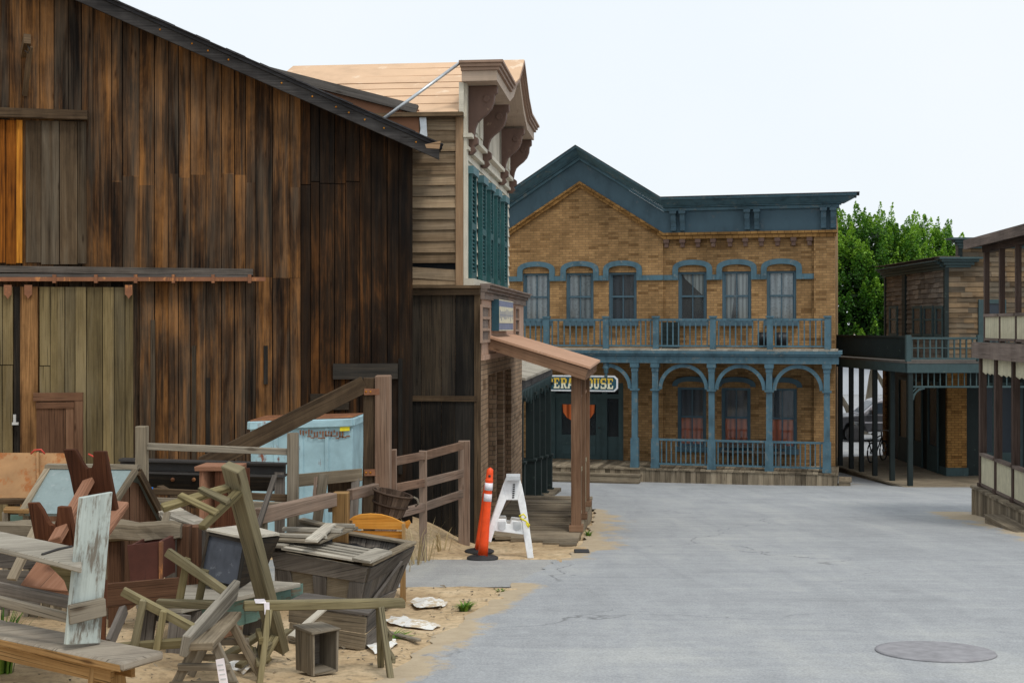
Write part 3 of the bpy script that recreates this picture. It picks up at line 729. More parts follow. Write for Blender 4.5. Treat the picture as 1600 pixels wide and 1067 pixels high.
# columns
CP = [690, 778, 992, 1024, 1112, 1202, 1292]
CX = [op.lx(p, .12) for p in CP]; zr = ozz(688, 1150, 0); zc = ozz(611, 1150, 0)
for x in CX:
    mb = MB(op.M); yc = .12
    for h_, a, b in ((.125, zf+.003, zf+.14), (.115, zf+.14, zr), (.085, zr, zc), (.13, zc-.02, zc+.03), (.085, zc+.03, zfb-.25), (.13, zfb-.13, zfb-.003), (.1, zfb-.25, zfb-.13)):
        mb.box(x-h_, x+h_, yc-h_, yc+h_, a, b, 2, (.5, .5, .5))
    mb.build('column', M['blue_light'], opera)
# arches
def arch(x0, x1, half=None):
    mb = MB(op.M); cx = (x0+x1)/2; a = (x1-x0)/2; b = zfb-.02-zc-.03; n_ = 20; t = .11
    rng = range(n_) if half is None else range(n_//2, n_)
    for k in rng:
        t0, t1 = math.pi*(1-k/n_), math.pi*(1-(k+1)/n_)
        q = lambda tt, i: (cx+(a-t*i)*math.cos(tt), zc+.03+(b-t*i)*math.sin(tt))
        p0, p1, q0, q1 = q(t0, 1), q(t1, 1), q(t0, 0), q(t1, 0)
        mb.hexa([(p0[0], .08, p0[1]), (p1[0], .08, p1[1]), (p0[0], .16, p0[1]), (p1[0], .16, p1[1]),
                 (q0[0], .08, q0[1]), (q1[0], .08, q1[1]), (q0[0], .16, q0[1]), (q1[0], .16, q1[1])], 0, (.5, .5, .5))
    mb.build('arch', M['blue_light'], opera)
for a, b in zip(CX[3:], CX[4:]): arch(a+.09, b-.09)
xpn = op.lx(947, .12); arch(CX[2]-.09-2*(CX[2]-.09-xpn), CX[2]-.09, 1)
mb = MB(op.M); mb.lathe([(.09, 0), (.09, -.12), (.12, -.14), (.07, -.2), (.07, -.3), (.03, -.34), (.055, -.39), (.05, -.43), (.0, -.46)], (xpn, .12, zfb-.003), n=10); mb.build('pendant', M['blue_light'], opera)
# balcony
mb = MB(op.M); x = xa
while x < .04:
    x2 = min(.04, x+.16); mb.box(x+.003, x2-.003, -.1, 1.86, zd-.04, zd, 1); x = x2
mb.build('balcony_floor', M['old_pale'], opera)
mb = MB(op.M)
for a, b, p in ((zd-.13, zd-.043, -.12), (zd-.19, zd-.133, -.08), (zfb, zd-.193, -.02)):
    mb.box(xa, .04-p, p, p+.12, a, b, 0, (.5, .5, .5)); mb.box(.04-p-.12, .04-p, p+.123, 1.8, a, b, 1, (.5, .5, .5))
mb.build('balcony_fascia', M['blue_light'], opera)
mb = MB(op.M); mb.face([(xa, 0, zfb+.03), (.0, 0, zfb+.03), (.0, 1.86, zfb+.03), (xa, 1.86, zfb+.03)]); mb.build('porch_ceiling', M['blue'], opera)
BPX = [770, 854, 947, 1025, 1114, 1203, 1293]; BX = [op.lx(p, .05) for p in BPX]; zrt = ozz(498, 1150, 0)
for x in BX:
    mb = MB(op.M); mb.box(x-.085, x+.085, -.035, .135, zd+.003, zrt+.03, 2, (.5, .5, .5)); mb.box(x-.11, x+.11, -.06, .16, zrt+.03, zrt+.08, 0, (.5, .5, .5)); mb.build('balcony_post', M['blue_light'], opera)
def rail_bay(x0, x1, zlo, zhi, y, name, nb):
    mb = MB(op.M)
    mb.box(x0, x1, y-.04, y+.04, zhi-.06, zhi, 0, (.5, .5, .5)); mb.box(x0, x1, y-.025, y+.025, zlo, zlo+.05, 0, (.5, .5, .5))
    for k in range(nb):
        x = x0+(x1-x0)*(k+.5)/nb; mb.box(x-.018, x+.018, y-.018, y+.018, zlo+.05, zhi-.06, 2, (.5, .5, .5))
    mb.build(name, M['blue_light'], opera)
for a, b in zip(BX, BX[1:]): rail_bay(a+.085, b-.085, zd+.07, zrt, .05, 'balcony_railing', 9)
mb = MB(op.M); xq = BX[-1]
mb.box(xq-.03, xq+.03, .14, 1.75, zrt-.06, zrt, 1); mb.box(xq-.02, xq+.02, .14, 1.75, zd+.07, zd+.12, 1)
for k in range(9): mb.box(xq-.018, xq+.018, .25+k*.17, .286+k*.17, zd+.12, zrt-.06, 2)
mb.box(xq-.085, xq+.085, 1.75, 1.87, zd+.003, zrt+.03, 2)
mb.build('balcony_railing', M['blue_light'], opera)
for a, b in zip(CX[3:], CX[4:]): rail_bay(a+.115, b-.115, zf+.1, zr, .12, 'porch_railing', 10)
# sign
LET = {'O': [(0, .2, .3, 1.2), (.7, .2, 1, 1.2), (.2, 1.13, .8, 1.4), (.2, 0, .8, .27)],
       'P': [(.1, 0, .4, 1.4), (0, 0, .52, .18), (0, 1.22, .12, 1.4), (.4, 1.18, .82, 1.4), (.72, .72, 1, 1.26), (.4, .58, .82, .8)],
       'E': [(.1, 0, .4, 1.4), (0, 1.2, .92, 1.4), (.76, .98, .93, 1.22), (.4, .6, .7, .8), (0, 0, .95, .2), (.78, .18, .96, .42)],
       'R': [(.1, 0, .4, 1.4), (0, 0, .48, .18), (0, 1.22, .12, 1.4), (.4, 1.18, .82, 1.4), (.72, .74, 1, 1.26), (.4, .58, .82, .8), ('d', .6, .62, .86, .05), (.74, 0, 1.04, .18)],
       'A': [('d', .16, .05, .46, 1.38), ('d', .84, .05, .54, 1.38), (.3, .38, .7, .56), (-.02, 0, .36, .17), (.64, 0, 1.02, .17)],
       'H': [(.1, 0, .36, 1.4), (.64, 0, .9, 1.4), (.36, .6, .64, .8), (0, 0, .44, .17), (.56, 0, 1, .17), (0, 1.23, .44, 1.4), (.56, 1.23, 1, 1.4)],
       'U': [(.08, .2, .36, 1.4), (.66, .2, .9, 1.4), (.2, 0, .78, .27), (0, 1.23, .46, 1.4), (.56, 1.23, 1, 1.4)],
       'S': [(.15, 1.18, .8, 1.4), (0, .78, .3, 1.26), (.15, .58, .85, .82), (.7, .16, 1, .64), (.1, 0, .85, .22), (.76, .98, .93, 1.4), (.05, 0, .22, .42)]}
sx_r = op.lx(965.5, .1); sgz1, sgz0 = op.lz(587, sx_r, .1), op.lz(612, sx_r, .1)
pitch = (op.lx(949, .1)-op.lx(927.5, .1))/2; LPX = [843.9, 854.7, 865.4, 876.2, 887, 0, 906, 916.8, 927.5, 938.3, 949]
word = 'OPERA HOUSE'; sx_l = op.lx(837.5, .1)
sroot = thing('hanging_sign', 'blue OPERA HOUSE sign with white border hanging over the entrance', 'sign', op.w((sx_l+sx_r)/2, .1, sgz0), op.a)
def oct_(x0, x1, z0, z1, c): return [(x0+c, z0), (x1-c, z0), (x1, z0+c), (x1, z1-c), (x1-c, z1), (x0+c, z1), (x0, z1-c), (x0, z0+c)]
mb = MB(op.M); mb.prism(oct_(sx_l, sx_r, sgz0, sgz1, .1), (0, .14, 0), (1, 0, 0), (0, 0, 1), (0, -.04, 0)); mb.build('border', M['sign_white'], sroot)
mb = MB(op.M); mb.prism(oct_(sx_l+.05, sx_r-.05, sgz0+.045, sgz1-.045, .08), (0, .099, 0), (1, 0, 0), (0, 0, 1), (0, -.006, 0)); mb.build('board', M['sign_blue'], sroot)
mb = MB(op.M); lh = (sgz1-sgz0)*.66; lw = pitch*.88; zb_ = (sgz0+sgz1)/2-lh/2
for k, ch in enumerate(word):
    if ch == ' ': continue
    xo = op.lx(LPX[k], .1)
    for i, r_ in enumerate(LET[ch]):
        q = .082-.0008*i
        if r_[0] == 'd': mb.bar((xo+r_[1]*lw, q+.005, zb_+r_[2]/1.4*lh), (xo+r_[3]*lw, q+.005, zb_+r_[4]/1.4*lh), .012, .27*lw, up=(1, 0, 0))
        else: mb.box(xo+r_[0]*lw, xo+r_[2]*lw, q, .0925, zb_+r_[1]/1.4*lh, zb_+r_[3]/1.4*lh, 0)
mb.build('lettering', M['letters'], sroot)
mb = MB(op.M)
for x in (sx_l+.4, sx_r-.4): mb.tube([(x, .12, sgz1-.01), (x, .12, zfb)], .012, 6)
mb.build('hanger', M['iron'], sroot)
# things on the balcony and porch
x0_, x1_ = op.lx(1184, .6), op.lx(1231, .6); ybar = .62
mb = MB(op.M); rr = .23
for k, (a, b) in enumerate(((x0_, (x0_+x1_)/2-.06), ((x0_+x1_)/2+.06, x1_))):
    L = b-a; mb.lathe([(rr*.9, 0), (rr, .02), (rr, L*.3), (rr*1.05, L*.33), (rr, L*.36), (rr, L*.63), (rr*1.05, L*.66), (rr, L*.69), (rr, L-.02), (rr*.9, L)], (a, ybar, zd+.03+rr*1.05), (1, 0, 0), 18)
    if k == 0: br_ = mb.build('drum', M['black'], None, 'black ribbed drum lying on the blue balcony, left of the railing post', 'drum', 'black drums on the balcony'); mb = MB(op.M)
mb.build('drum', M['black'], None, 'black ribbed drum lying on the blue balcony, right of the railing post', 'drum', 'black drums on the balcony')
mb = MB(op.M); a, b = op.lx(1036, 1.5), op.lx(1060, 1.5)
mb.box(a, b, 1.3, 1.8, zd+.003, zd+.80, 2); 
for k in range(5): mb.box(a+.03, b-.03, 1.285, 1.298, zd+.08+k*.14, zd+.17+k*.14, 0)
mb.build('vent_box', M['dim_drape'] if False else M['green_dark'], None, 'dark louvred cabinet standing against the brick wall on the balcony', 'cabinet')
mb = MB(op.M); a, b = op.lx(1128, 1.5), op.lx(1228, 1.5); bl = thing('porch_bench', 'long dark slatted bench under the ground floor windows of the brick porch', 'bench', op.w((a+b)/2, 1.4, zf), op.a)
for k in range(4): mb.box(a, b, 1.15+k*.11, 1.24+k*.11, zf+.40, zf+.44, 0)
mb.build('seat', M['old_dark'], bl)
mb = MB(op.M)
for k in range(2): mb.box(a, b, 1.64, 1.67, zf+.52+k*.12, zf+.61+k*.12, 0)
mb.build('backrest', M['old_dark'], bl)
for x in (a+.2, b-.2, (a+b)/2):
    mb = MB(op.M); mb.box(x-.03, x+.03, 1.18, 1.23, zf+.003, zf+.40, 2); mb.box(x-.03, x+.03, 1.60, 1.635, zf+.003, zf+.74, 2); mb.build('leg', M['old_dark'], bl)
#__PART2__
# ------------------------------------------------------------------ BARN
bn = Fr(-1.418, 18.3, 0, math.atan(.15))
bx = lambda px, y=0: bn.lx(px, y)
bz = lambda py, px, y=0: bn.lz(py, bn.lx(px, y), y)
barn = thing('barn', 'big dark brown plank barn with sliding door and long sloping eave', 'barn', bn.o, bn.a)
rx0, rz0 = bx(120, -.35), bz(2, 120, -.35); rx1, rz1 = bx(686, -.35), bz(250, 686, -.35)
rs = (rz1-rz0)/(rx1-rx0)
rake = lambda x: rz0+rs*(x-rx0)
base = 1.5
xridge = -8.3
def plank_run(mb, x0, x1, zlo, ztop, y, w=.2, th=.025, splits=None, gap=.005, jit=.013):
    x = x0
    while x < x1-.02:
        ww = min(x1, x+w*R.uniform(.65, 1.3))
        if x1-ww < .07: ww = x1
        a, b = x+gap, ww-gap; dy = R.uniform(-jit, jit)
        zs = [zlo+R.uniform(0, .03)]
        if splits:
            for (pa, pb, z, j) in splits:
                if pa < (a+b)/2 < pb: zs.append(z+R.uniform(-j, j))
        for k, za in enumerate(zs):
            last = k == len(zs)-1
            ta = ztop(a) if last else zs[k+1]-.012; tb = ztop(b) if last else zs[k+1]-.012
            d2 = dy+R.uniform(-.006, .006)
            sl = R.uniform(-.004, .004)
            mb.hexa([(a+sl, y+d2-th, za), (b+sl, y+d2-th, za), (a+sl, y+d2, za), (b+sl, y+d2, za),
                     (a, y+d2-th, ta), (b, y+d2-th, tb), (a, y+d2, ta), (b, y+d2, tb)], 2)
        x = ww
top = lambda x: rake(x)+.07
zt_trk = bz(432, 200)
sp = [(bx(150), bx(520), bz(280, 300), .10), (bx(-60), bx(1000), zt_trk, .01)]
mb = MB(bn.M); plank_run(mb, xridge, bx(470), base, top, 0, splits=sp); mb.build('plank_wall', M['barn'], barn)
mb = MB(bn.M); plank_run(mb, bx(470)+.001, 0, base, top, 0, .19, splits=[(bx(470), bx(560), bz(285, 500), .04)]); mb.build('plank_wall', M['barn_dark'], barn, label='darker planks at the right corner')
mb = MB(bn.M); mb.face([(xridge, .05, base), (0, .05, base), (0, .05, top(0)), (xridge, .05, top(xridge))]); mb.build('wall_backing', M['dark_room'], barn)
mb = MB(bn.M); y = .05
while y < .6: mb.box(-.025, 0, y, y+.19, base, top(0)-.02, 2); y += .2
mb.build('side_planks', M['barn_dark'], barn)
# roof and rake
mb = MB(bn.M)
def slab(mb, xa, xb, ya, yb, o0, o1, ax=1):
    mb.hexa([(xa, ya, rake(xa)+o0), (xb, ya, rake(xb)+o0), (xa, yb, rake(xa)+o0), (xb, yb, rake(xb)+o0),
             (xa, ya, rake(xa)+o1), (xb, ya, rake(xb)+o1), (xa, yb, rake(xa)+o1), (xb, yb, rake(xb)+o1)], ax)
slab(mb, xridge, -4.0, -.42, 8, .165, .21); slab(mb, -3.998, rx1+.04, -.42, .62, .165, .21)
x = xridge
while x < rx1:
    w_ = R.uniform(.18, .3); slab(mb, x, min(x+w_, rx1+.05), -.45-R.uniform(0, .03), -.2, .213, .228+R.uniform(0, .012)); x += w_
x2 = 2*xridge-rx1
mb.hexa([(xridge, -.42, rake(xridge)+.165), (x2, -.42, rake(rx1)+.165), (xridge, 8, rake(xridge)+.165), (x2, 8, rake(rx1)+.165),
         (xridge, -.42, rake(xridge)+.21), (x2, -.42, rake(rx1)+.21), (xridge, 8, rake(xridge)+.21), (x2, 8, rake(rx1)+.21)], 1)
rf = mb.build('roof', M['shingle_roof'], barn)
mb = MB(bn.M); slab(mb, xridge, rx1, -.39, -.34, -.0, .162, 0); mb.build('rake_board', M['fascia'], barn)
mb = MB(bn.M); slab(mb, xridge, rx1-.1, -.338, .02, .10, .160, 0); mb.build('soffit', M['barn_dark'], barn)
mb = MB(bn.M)
for p in (137, 250, 300, 325, 357, 440, 488, 525, 545, 570, 600, 650):
    x = bx(p, -.39); mb.lathe([(.014, 0), (.012, .010), (0, .012)], (x, -.391, rake(x)+.1), (0, -1, 0), 8)
mb.build('bolt', M['orange_wood'], barn)
# loft door
lx0, lxm, lx1 = bx(-60), bx(40), bx(137); lz0, lz1 = bz(414, 60), bz(190, 60)
mb = MB(bn.M); plank_run(mb, lx0, lxm-.02, lz0, lambda x: lz1, -.05, .17, .025); mb.build('loft_door', M['barn_orange'], barn, label='orange brown fresh planked loft door')
mb = MB(bn.M); plank_run(mb, lxm+.01, lx1, lz0, lambda x: lz1, -.05, .2, .025); mb.build('loft_door', M['barn_grey'], barn, label='grey brown loft door beside the orange planks')
mb = MB(bn.M); mb.bar((lx0, -.12, bz(178, 0)), (bx(140), -.12, bz(183, 140)), .12, .125); mb.build('loft_beam', M['beam'], barn)
mb = MB(bn.M); x = bx(52); hb = bz(78, 52)
mb.bar((x-.12, .0, hb-.06), (x+.04, -.55, hb+.03), .09, .13); mb.bar((bx(40), -.05, bz(150, 40)), (bx(58), -.42, hb-.05), .06, .07)
hk = mb.build('hoist_bracket', M['beam'], barn)
mb = MB(bn.M); mb.tube([(x+.03, -.5, hb-.04), (x+.06, -.5, hb-.1), (x+.04, -.5, hb-.15), (x, -.5, hb-.12)], .008, 6); mb.build('hook', M['iron'], hk)
# track ledge, rusted rail, hangers
mb = MB(bn.M)
mb.bar((bx(-60), -.10, bz(421, 0)), (bx(396), -.10, bz(426, 396)), .14, .09); mb.bar((bx(-60), -.12, bz(431, 0)), (bx(392), -.12, bz(433, 392)), .1, .045)
mb.build('track_ledge', M['old_dark'], barn)
mb = MB(bn.M); mb.bar((bx(-60), -.19, bz(437.5, 0)), (bx(416), -.19, bz(437, 416)), .05, .055)
trk = mb.build('door_track', M['rust_rail'], barn)
for p in (85, 150, 212, 271, 333, 390):
    mb = MB(bn.M); x = bx(p, -.2); mb.box(x-.022, x+.022, -.225, -.12, bz(443, p), bz(430, p), 2); mb.build('track_clip', M['rust_rail'], trk)
def hang(px):
    mb = MB(bn.M); x = bx(px, -.2); zt = bz(446, px)
    mb.prism([(-.05, 0), (.05, 0), (.05, -.13), (.025, -.15), (0, -.19), (-.025, -.15), (-.05, -.13)], (x, -.2, zt), (1, 0, 0), (0, 0, 1), (0, .015, 0)); return mb
# sliding doors
dx0, dx1, dzt = bx(30, -.1), bx(209, -.1), bz(449, 120)
d1 = MB(bn.M); plank_run(d1, bx(62, -.1), dx1, base+.1, lambda x: dzt, -.10, .19, .03, [(bx(60), bx(90), bz(570, 80), .01)], jit=.004)
door1 = d1.build('sliding_door', M['door_wood'], barn, label='olive grey sliding plank door')
mb = MB(bn.M); mb.box(bx(33, -.1), bx(60, -.1), -.16, -.06, base+.1, dzt+.003, 2); mb.build('door_stile', M['rot'], door1)
for p in (44, 201): hang(p).build('door_hanger', M['rust_rail'], door1)
mb = MB(bn.M); a, b, c = bx(52, -.2), bx(129, -.2), bz(625, 90)
mb.box(a, b, -.2, -.14, c, c+.11, 0); mb.box(b-.11, b, -.195, -.14, base, c-.003, 2); ht = mb.build('hatch_frame', M['hatch'], door1)
mb = MB(bn.M); plank_run(mb, a+.03, b-.115, base, lambda x: c-.01, -.14, .35, .03, jit=.003); mb.box(a+.03, b-.115, -.19, -.172, c-.1, c-.02, 0); mb.build('hatch', M['hatch'], ht)
mb = MB(bn.M); mb.box(bx(24), bx(34), -.20, -.165, bz(662, 30), bz(658, 30)); mb.box(bx(26), bx(30), -.20, -.165, bz(658, 30), bz(646, 30)); mb.build('latch', M['galv'], door1)
d2 = MB(bn.M); plank_run(d2, bx(-90, -.1), bx(21, -.1), base+.1, lambda x: dzt, -.10, .2, .03, [(bx(-90), bx(40), bz(569, 10), .004)], jit=.004)
door2 = d2.build('sliding_door', M['door_wood'], barn, label='left sliding plank door cut by the picture edge')
hang(12).build('door_hanger', M['rust_rail'], door2)
mb = MB(bn.M); mb.box(bx(21, -.1)+.003, bx(33, -.1)-.003, -.09, -.05, base+.1, dzt, 2); mb.build('door_gap_board', M['black_plank'], barn)
mb = MB(bn.M); mb.box(bx(155), bx(183), -.05, -.028, base, bz(686, 170), 2); mb.build('patch_board', M['black_plank'], barn)
for a, b, c, d in ((520, 621, 568, 592), (485, 545, 615, 640)):
    mb = MB(bn.M); mb.box(bx(a), bx(b), -.09, -.04, bz(d, a), bz(c, a), 0); mb.build('patch_board', M['black_plank'], barn)
for p, a, b in ((236, 500, 740), (300, 540, 740), (322, 590, 740), (412, 540, 600), (622, 560, 740)):
    mb = MB(bn.M); mb.box(bx(p), bx(p)+.06, -.055, -.034, bz(b, p), bz(a, p), 2); mb.build('batten', M['black_plank'], barn)

# ------------------------------------------------------------------ FALSE FRONT STORE (left)
br = Fr(-.489, 18.8, 0, math.atan2(1, .1075))
store = thing('false_front_store', 'narrow wooden store with bracketed hood, teal shutters and brown porch roof', 'building', br.o, br.a)
LEN = 6.2; zled = 5.56; deckz = 1.87
# near (end) wall of black planks : local plane x=0, y from 0 (corner) to 1.3
mb = MB(br.M); y = 0.03
while y < 2.2:
    w = R.uniform(.2, .33); d = R.uniform(-.008, .008); zz = 3.95
    for a, b in ((1.5, zz-.01), (zz+.03, zled-.02)): mb.box(d-.03, d, y+.004, y+w-.004, a, b, 2)
    y += w
mb.build('end_wall', M['black_plank'], store)
mb = MB(br.M); mb.box(-.06, -.01, .02, 2.0, 3.9, 3.98, 1); mb.build('end_rail', M['beam'], store)
mb = MB(br.M); mb.box(-.045, .03, -.03, .06, 1.5, zled-.02, 2); mb.build('corner_board', M['beam'], store)
mb = MB(br.M); mb.box(-.16, .30, -.04, 2.2, zled, zled+.04, 1); mb.box(-.11, -.005, -.03, 2.2, zled-.10, zled-.003, 1); mb.build('ledge', M['beam'], store)
# upper storey
ux0, uy = .2, .25; ztop_e = 8.15
mb = MB(br.M); y = uy; z = zled+.05
mbx = MB(br.M)
k = 0
while z < ztop_e-.02:
    t = min(z+.165, ztop_e); a = R.uniform(-.012, .012); b = R.uniform(-.012, .012)
    if k == 1: a = -.10; b = .03
    yr = uy+.10
    mbx.hexa([(ux0-.035, yr, z+a), (ux0-.035, 2.2, z+b), (ux0, yr, z+a), (ux0, 2.2, z+b), (ux0-.004, yr, t+a), (ux0-.004, 2.2, t+b), (ux0+.01, yr, t+a), (ux0+.01, 2.2, t+b)], 0)
    z += .165; k += 1
mbx.build('side_clapboard', M['clap'], store)
mb = MB(br.M); mb.box(ux0-.05, ux0-.005, uy+.0, uy+.115, zled+.05, ztop_e, 2); mb.build('corner_board', M['tan_trim'], store)
mb = MB(br.M); mb.face([(ux0+.005, uy, zled), (ux0+.005, 2.2, zled), (ux0+.005, 2.2, ztop_e), (ux0+.005, uy, ztop_e)]); mb.build('wall_backing', M['dark_room'], store)
# street front clapboards
zfr0, zfr1 = 7.62, 7.86
mb = MB(br.M); laps(mb, ux0, LEN, zled+.04, zfr0, uy, .19, .028, -1); laps(mb, ux0, LEN, zfr1, 8.62, uy, .2, .02, -1); mb.build('front_clapboard', M['clap_cream'], store)
mb = MB(br.M); mb.box(ux0-.05, LEN, uy-.08, uy-.003, zfr0, zfr0+.05, 0); mb.box(ux0-.07, LEN+.02, uy-.13, uy-.003, zfr1-.06, zfr1, 0); mb.box(ux0-.04, LEN, uy-.05, uy-.003, zfr0+.05, zfr1-.06, 0)
mb.box(ux0-.055, ux0+.12, uy-.05, uy-.003, zled+.05, zfr0, 2); mb.box(ux0-.055, ux0+.12, uy-.05, uy-.003, zfr1, 8.62, 2)
mb.build('frieze', M['clap_cream'], store)
# shutters
for a, b in ((732, 742.5), (749, 757.5), (762, 769), (773, 779), (784, 791)):
    xa_, xb_ = br.lx(a, uy-.05), br.lx(b, uy-.05); xb_ = xb_-(xb_-xa_)*.24
    mb = MB(br.M); z0_, z1_ = 5.72, 7.28
    mb.box(xa_, xa_+.09, uy-.10, uy-.03, z0_, z1_, 2); mb.box(xb_-.09, xb_, uy-.10, uy-.03, z0_, z1_, 2)
    for zz in (z0_, (z0_+z1_)/2-.04): mb.box(xa_+.09, xb_-.09, uy-.10, uy-.03, zz, zz+.1, 0)
    z = z0_+.12
    while z < z1_-.05:
        mb.hexa([(xa_+.09, uy-.085, z), (xb_-.09, uy-.085, z), (xa_+.09, uy-.07, z-.005), (xb_-.09, uy-.07, z-.005),
                 (xa_+.09, uy-.05, z+.05), (xb_-.09, uy-.05, z+.05), (xa_+.09, uy-.04, z+.045), (xb_-.09, uy-.04, z+.045)], 0); z += .06
    sh = mb.build('shutter', M['shutter'], store)
    mb = MB(br.M); mb.box(xa_-.03, xb_+.03, uy-.13, uy-.03, z1_+.003, z1_+.12, 0); mb.build('shutter_head', M['shutter_light'], sh)
mb = MB(br.M); mb.box(ux0-.06, LEN, uy-.16, uy-.03, 5.60, 5.71, 0); mb.build('front_sill', M['clap_cream'], store)
# roof
rxm = 3.2; zrd = 9.5
def rz_(x): return zrd-(abs(x-rxm))*((zrd-ztop_e)/(rxm-.1))
mb = MB(br.M)
for xa_, xb_ in ((.02, rxm), (rxm, 2*rxm-.02)):
    mb.hexa([(xa_, uy+.06, rz_(xa_)), (xb_, uy+.06, rz_(xb_)), (xa_, 3.7, rz_(xa_)), (xb_, 3.7, rz_(xb_)),
             (xa_, uy+.06, rz_(xa_)+.05), (xb_, uy+.06, rz_(xb_)+.05), (xa_, 3.7, rz_(xa_)+.05), (xb_, 3.7, rz_(xb_)+.05)], 1)
rf = mb.build('roof', M['tan_roof'], store)
mb = MB(br.M)
for k in range(1, 7):
    x = .02+(rxm-.02)*(k+R.uniform(-.2, .2))/7; mb.bar((x, uy+.12, rz_(x)+.051), (x+R.uniform(-.04, .04), 3.7, rz_(x)+.051), .04, .003)
mb.build('felt_seam', M['tan_roof'], rf)
mb = MB(br.M); mb.box(-.06, .06, uy-.02, 2.2, ztop_e-.06, ztop_e-.003, 1); mb.build('eave_board', M['beam'], store)
# hood: flat ends and gable middle
HP = [(-.02, 8.60), (1.75, 8.60), (2.35, 8.78), (rxm, 9.26), (2*rxm-2.35, 8.78), (2*rxm-1.75, 8.60), (LEN-.15, 8.60)]
def hood(mb, a, b, y0, y1, e=0.):
    P = [(HP[0][0]-e, HP[0][1])]+HP[1:-1]+[(HP[-1][0]+e, HP[-1][1])]
    for p, q in zip(P, P[1:]):
        mb.hexa([(p[0], y0, p[1]+a), (q[0], y0, q[1]+a), (p[0], y1, p[1]+a), (q[0], y1, q[1]+a),
                 (p[0], y0, p[1]+b), (q[0], y0, q[1]+b), (p[0], y1, p[1]+b), (q[0], y1, q[1]+b)], 0, (.5, .5, .5))
mb = MB(br.M); hood(mb, 0, .15, -.27, uy+.0); mb.build('hood', M['hood_light'], store)
mb = MB(br.M); hood(mb, .153, .2, -.31, uy+.01, .03); hood(mb, .203, .25, -.34, uy+.02, .06); hood(mb, .253, .29, -.37, uy+.03, .09); mb.build('hood_crown', M['hood'], store)
mb = MB(br.M)
for p, q in zip(HP[1:-1], HP[2:-1]):
    mb.hexa([(p[0], -.36, p[1]+.292), (q[0], -.36, q[1]+.292), (p[0], uy+.3, p[1]+.292), (q[0], uy+.3, q[1]+.292), (p[0], -.36, p[1]+.31), (q[0], -.36, q[1]+.31), (p[0], uy+.3, p[1]+.31), (q[0], uy+.3, q[1]+.31)], 1)
mb.build('gable_roof', M['tan_roof'], store)
mb = MB(br.M)   # plain boarded back of the raised front
for p, q in zip(HP, HP[1:]):
    mb.hexa([(p[0]+.06*(p is HP[0]), uy-.02, 8.1), (q[0], uy-.02, 8.1), (p[0]+.06*(p is HP[0]), uy+.05, 8.1), (q[0], uy+.05, 8.1), (p[0]+.06*(p is HP[0]), uy-.02, p[1]-.002), (q[0], uy-.02, q[1]-.002), (p[0]+.06*(p is HP[0]), uy+.05, p[1]-.002), (q[0], uy+.05, q[1]-.002)], 0)
mb.build('raised_front', M['clap_cream'], store)
# scroll brackets
def scroll(x, w=.13):
    mb = MB(br.M)
    pts = [(0, 0), (.46, 0), (.46, -.10), (.42, -.13), (.41, -.24), (.37, -.34), (.30, -.42), (.22, -.48), (.16, -.54), (.13, -.62), (.11, -.74), (.17, -.78), (.17, -.86), (.11, -.90), (.14, -.96), (.08, -1.02), (0, -1.02)]
    mb.prism(pts, (x-w/2, uy-.02, 8.595), (0, -1, 0), (0, 0, 1), (w, 0, 0), axis='y')
    mb.tube([(x-w/2-.015, uy-.32, 8.40), (x+w/2+.015, uy-.32, 8.40)], .055, 12)
    mb.build('bracket', M['bracket_brown'], store, bevel=.008)
for x in (.42, 2.05, 4.55, 6.0): scroll(x)
mb = MB(br.M)
for a, b in ((.65, 1.2), (1.3, 1.85), (4.8, 5.3), (5.4, 5.85)): mb.box(a, b, uy-.07, uy-.02, 7.9, 8.5, 2); mb.box(a+.1, b-.1, uy-.09, uy-.072, 7.98, 8.42, 2)
mb.build('front_panel', M['clap_cream'], store)
mb = MB(br.M)
for a in (2.3, 4.25): mb.box(a, a+.1, uy-.08, uy-.03, 7.87, 8.72, 2)
mb.box(2.4, 4.25, uy-.06, uy-.03, 7.87, 8.85, 2); mb.build('front_panel', M['old_pale'], store, label='grey white bare board panel under the gable')
# parapet with sign and small sashes
mb = MB(br.M); front_wall(mb, 0.03, LEN, 4.58, zled-.003, -.05, [])
mb.face([(0.03, .0, 4.58), (.03, -.05, 4.58), (.03, -.05, zled-.003), (.03, 0, zled-.003)])
mb.face([(LEN, -.05, 4.58), (LEN, .3, 4.58), (LEN, .3, zled), (LEN, -.05, zled)])
mb.box(.02, LEN, -.07, -.0, 4.50, 4.577, 0)
mb.build('parapet', M['parapet'], store)
mb = MB(br.M)
for a, b, p in ((5.40, 5.50, -.09), (5.503, 5.55, -.13), (5.553, 5.60, -.17), (5.603, 5.63, -.2)): mb.box(.0-.02, LEN+.1+p*-.5, p, -.02, a, b, 0)
mb.build('parapet_cornice', M['porch_fascia'], store)
for a, b, zb0, zb1 in ((751, 764, 4.76, 5.32), (803.5, 809.5, 4.70, 5.36)):
    xa_, xb_ = br.lx(a, -.06), br.lx(b, -.06); mb = MB(br.M)
    mb.box(xa_, xa_+.05, -.085, -.053, zb0, zb1, 2); mb.box(xb_-.05, xb_, -.085, -.053, zb0, zb1, 2)
    for k in range(4): mb.box(xa_+.05, xb_-.05, -.085, -.053, zb0+(zb1-zb0-.04)*k/3, zb0+(zb1-zb0-.04)*k/3+.04, 0)
    w = mb.build('sash_frame', M['hood'], store)
    mb = MB(br.M); mb.face([(xa_, -.055, zb0), (xb_, -.055, zb0), (xb_, -.055, zb1), (xa_, -.055, zb1)]); mb.build('sash_panel', M['porch_fascia'], w)
sa, sb = br.lx(774.5, -.12), br.lx(797, -.12); sz0, sz1 = 4.93, 5.42
mb = MB(br.M); mb.box(sa, sb, -.17, -.055, sz0, sz1, 0); sg = mb.build('sign_board', M['sign_blue'], store)
mb = MB(br.M)
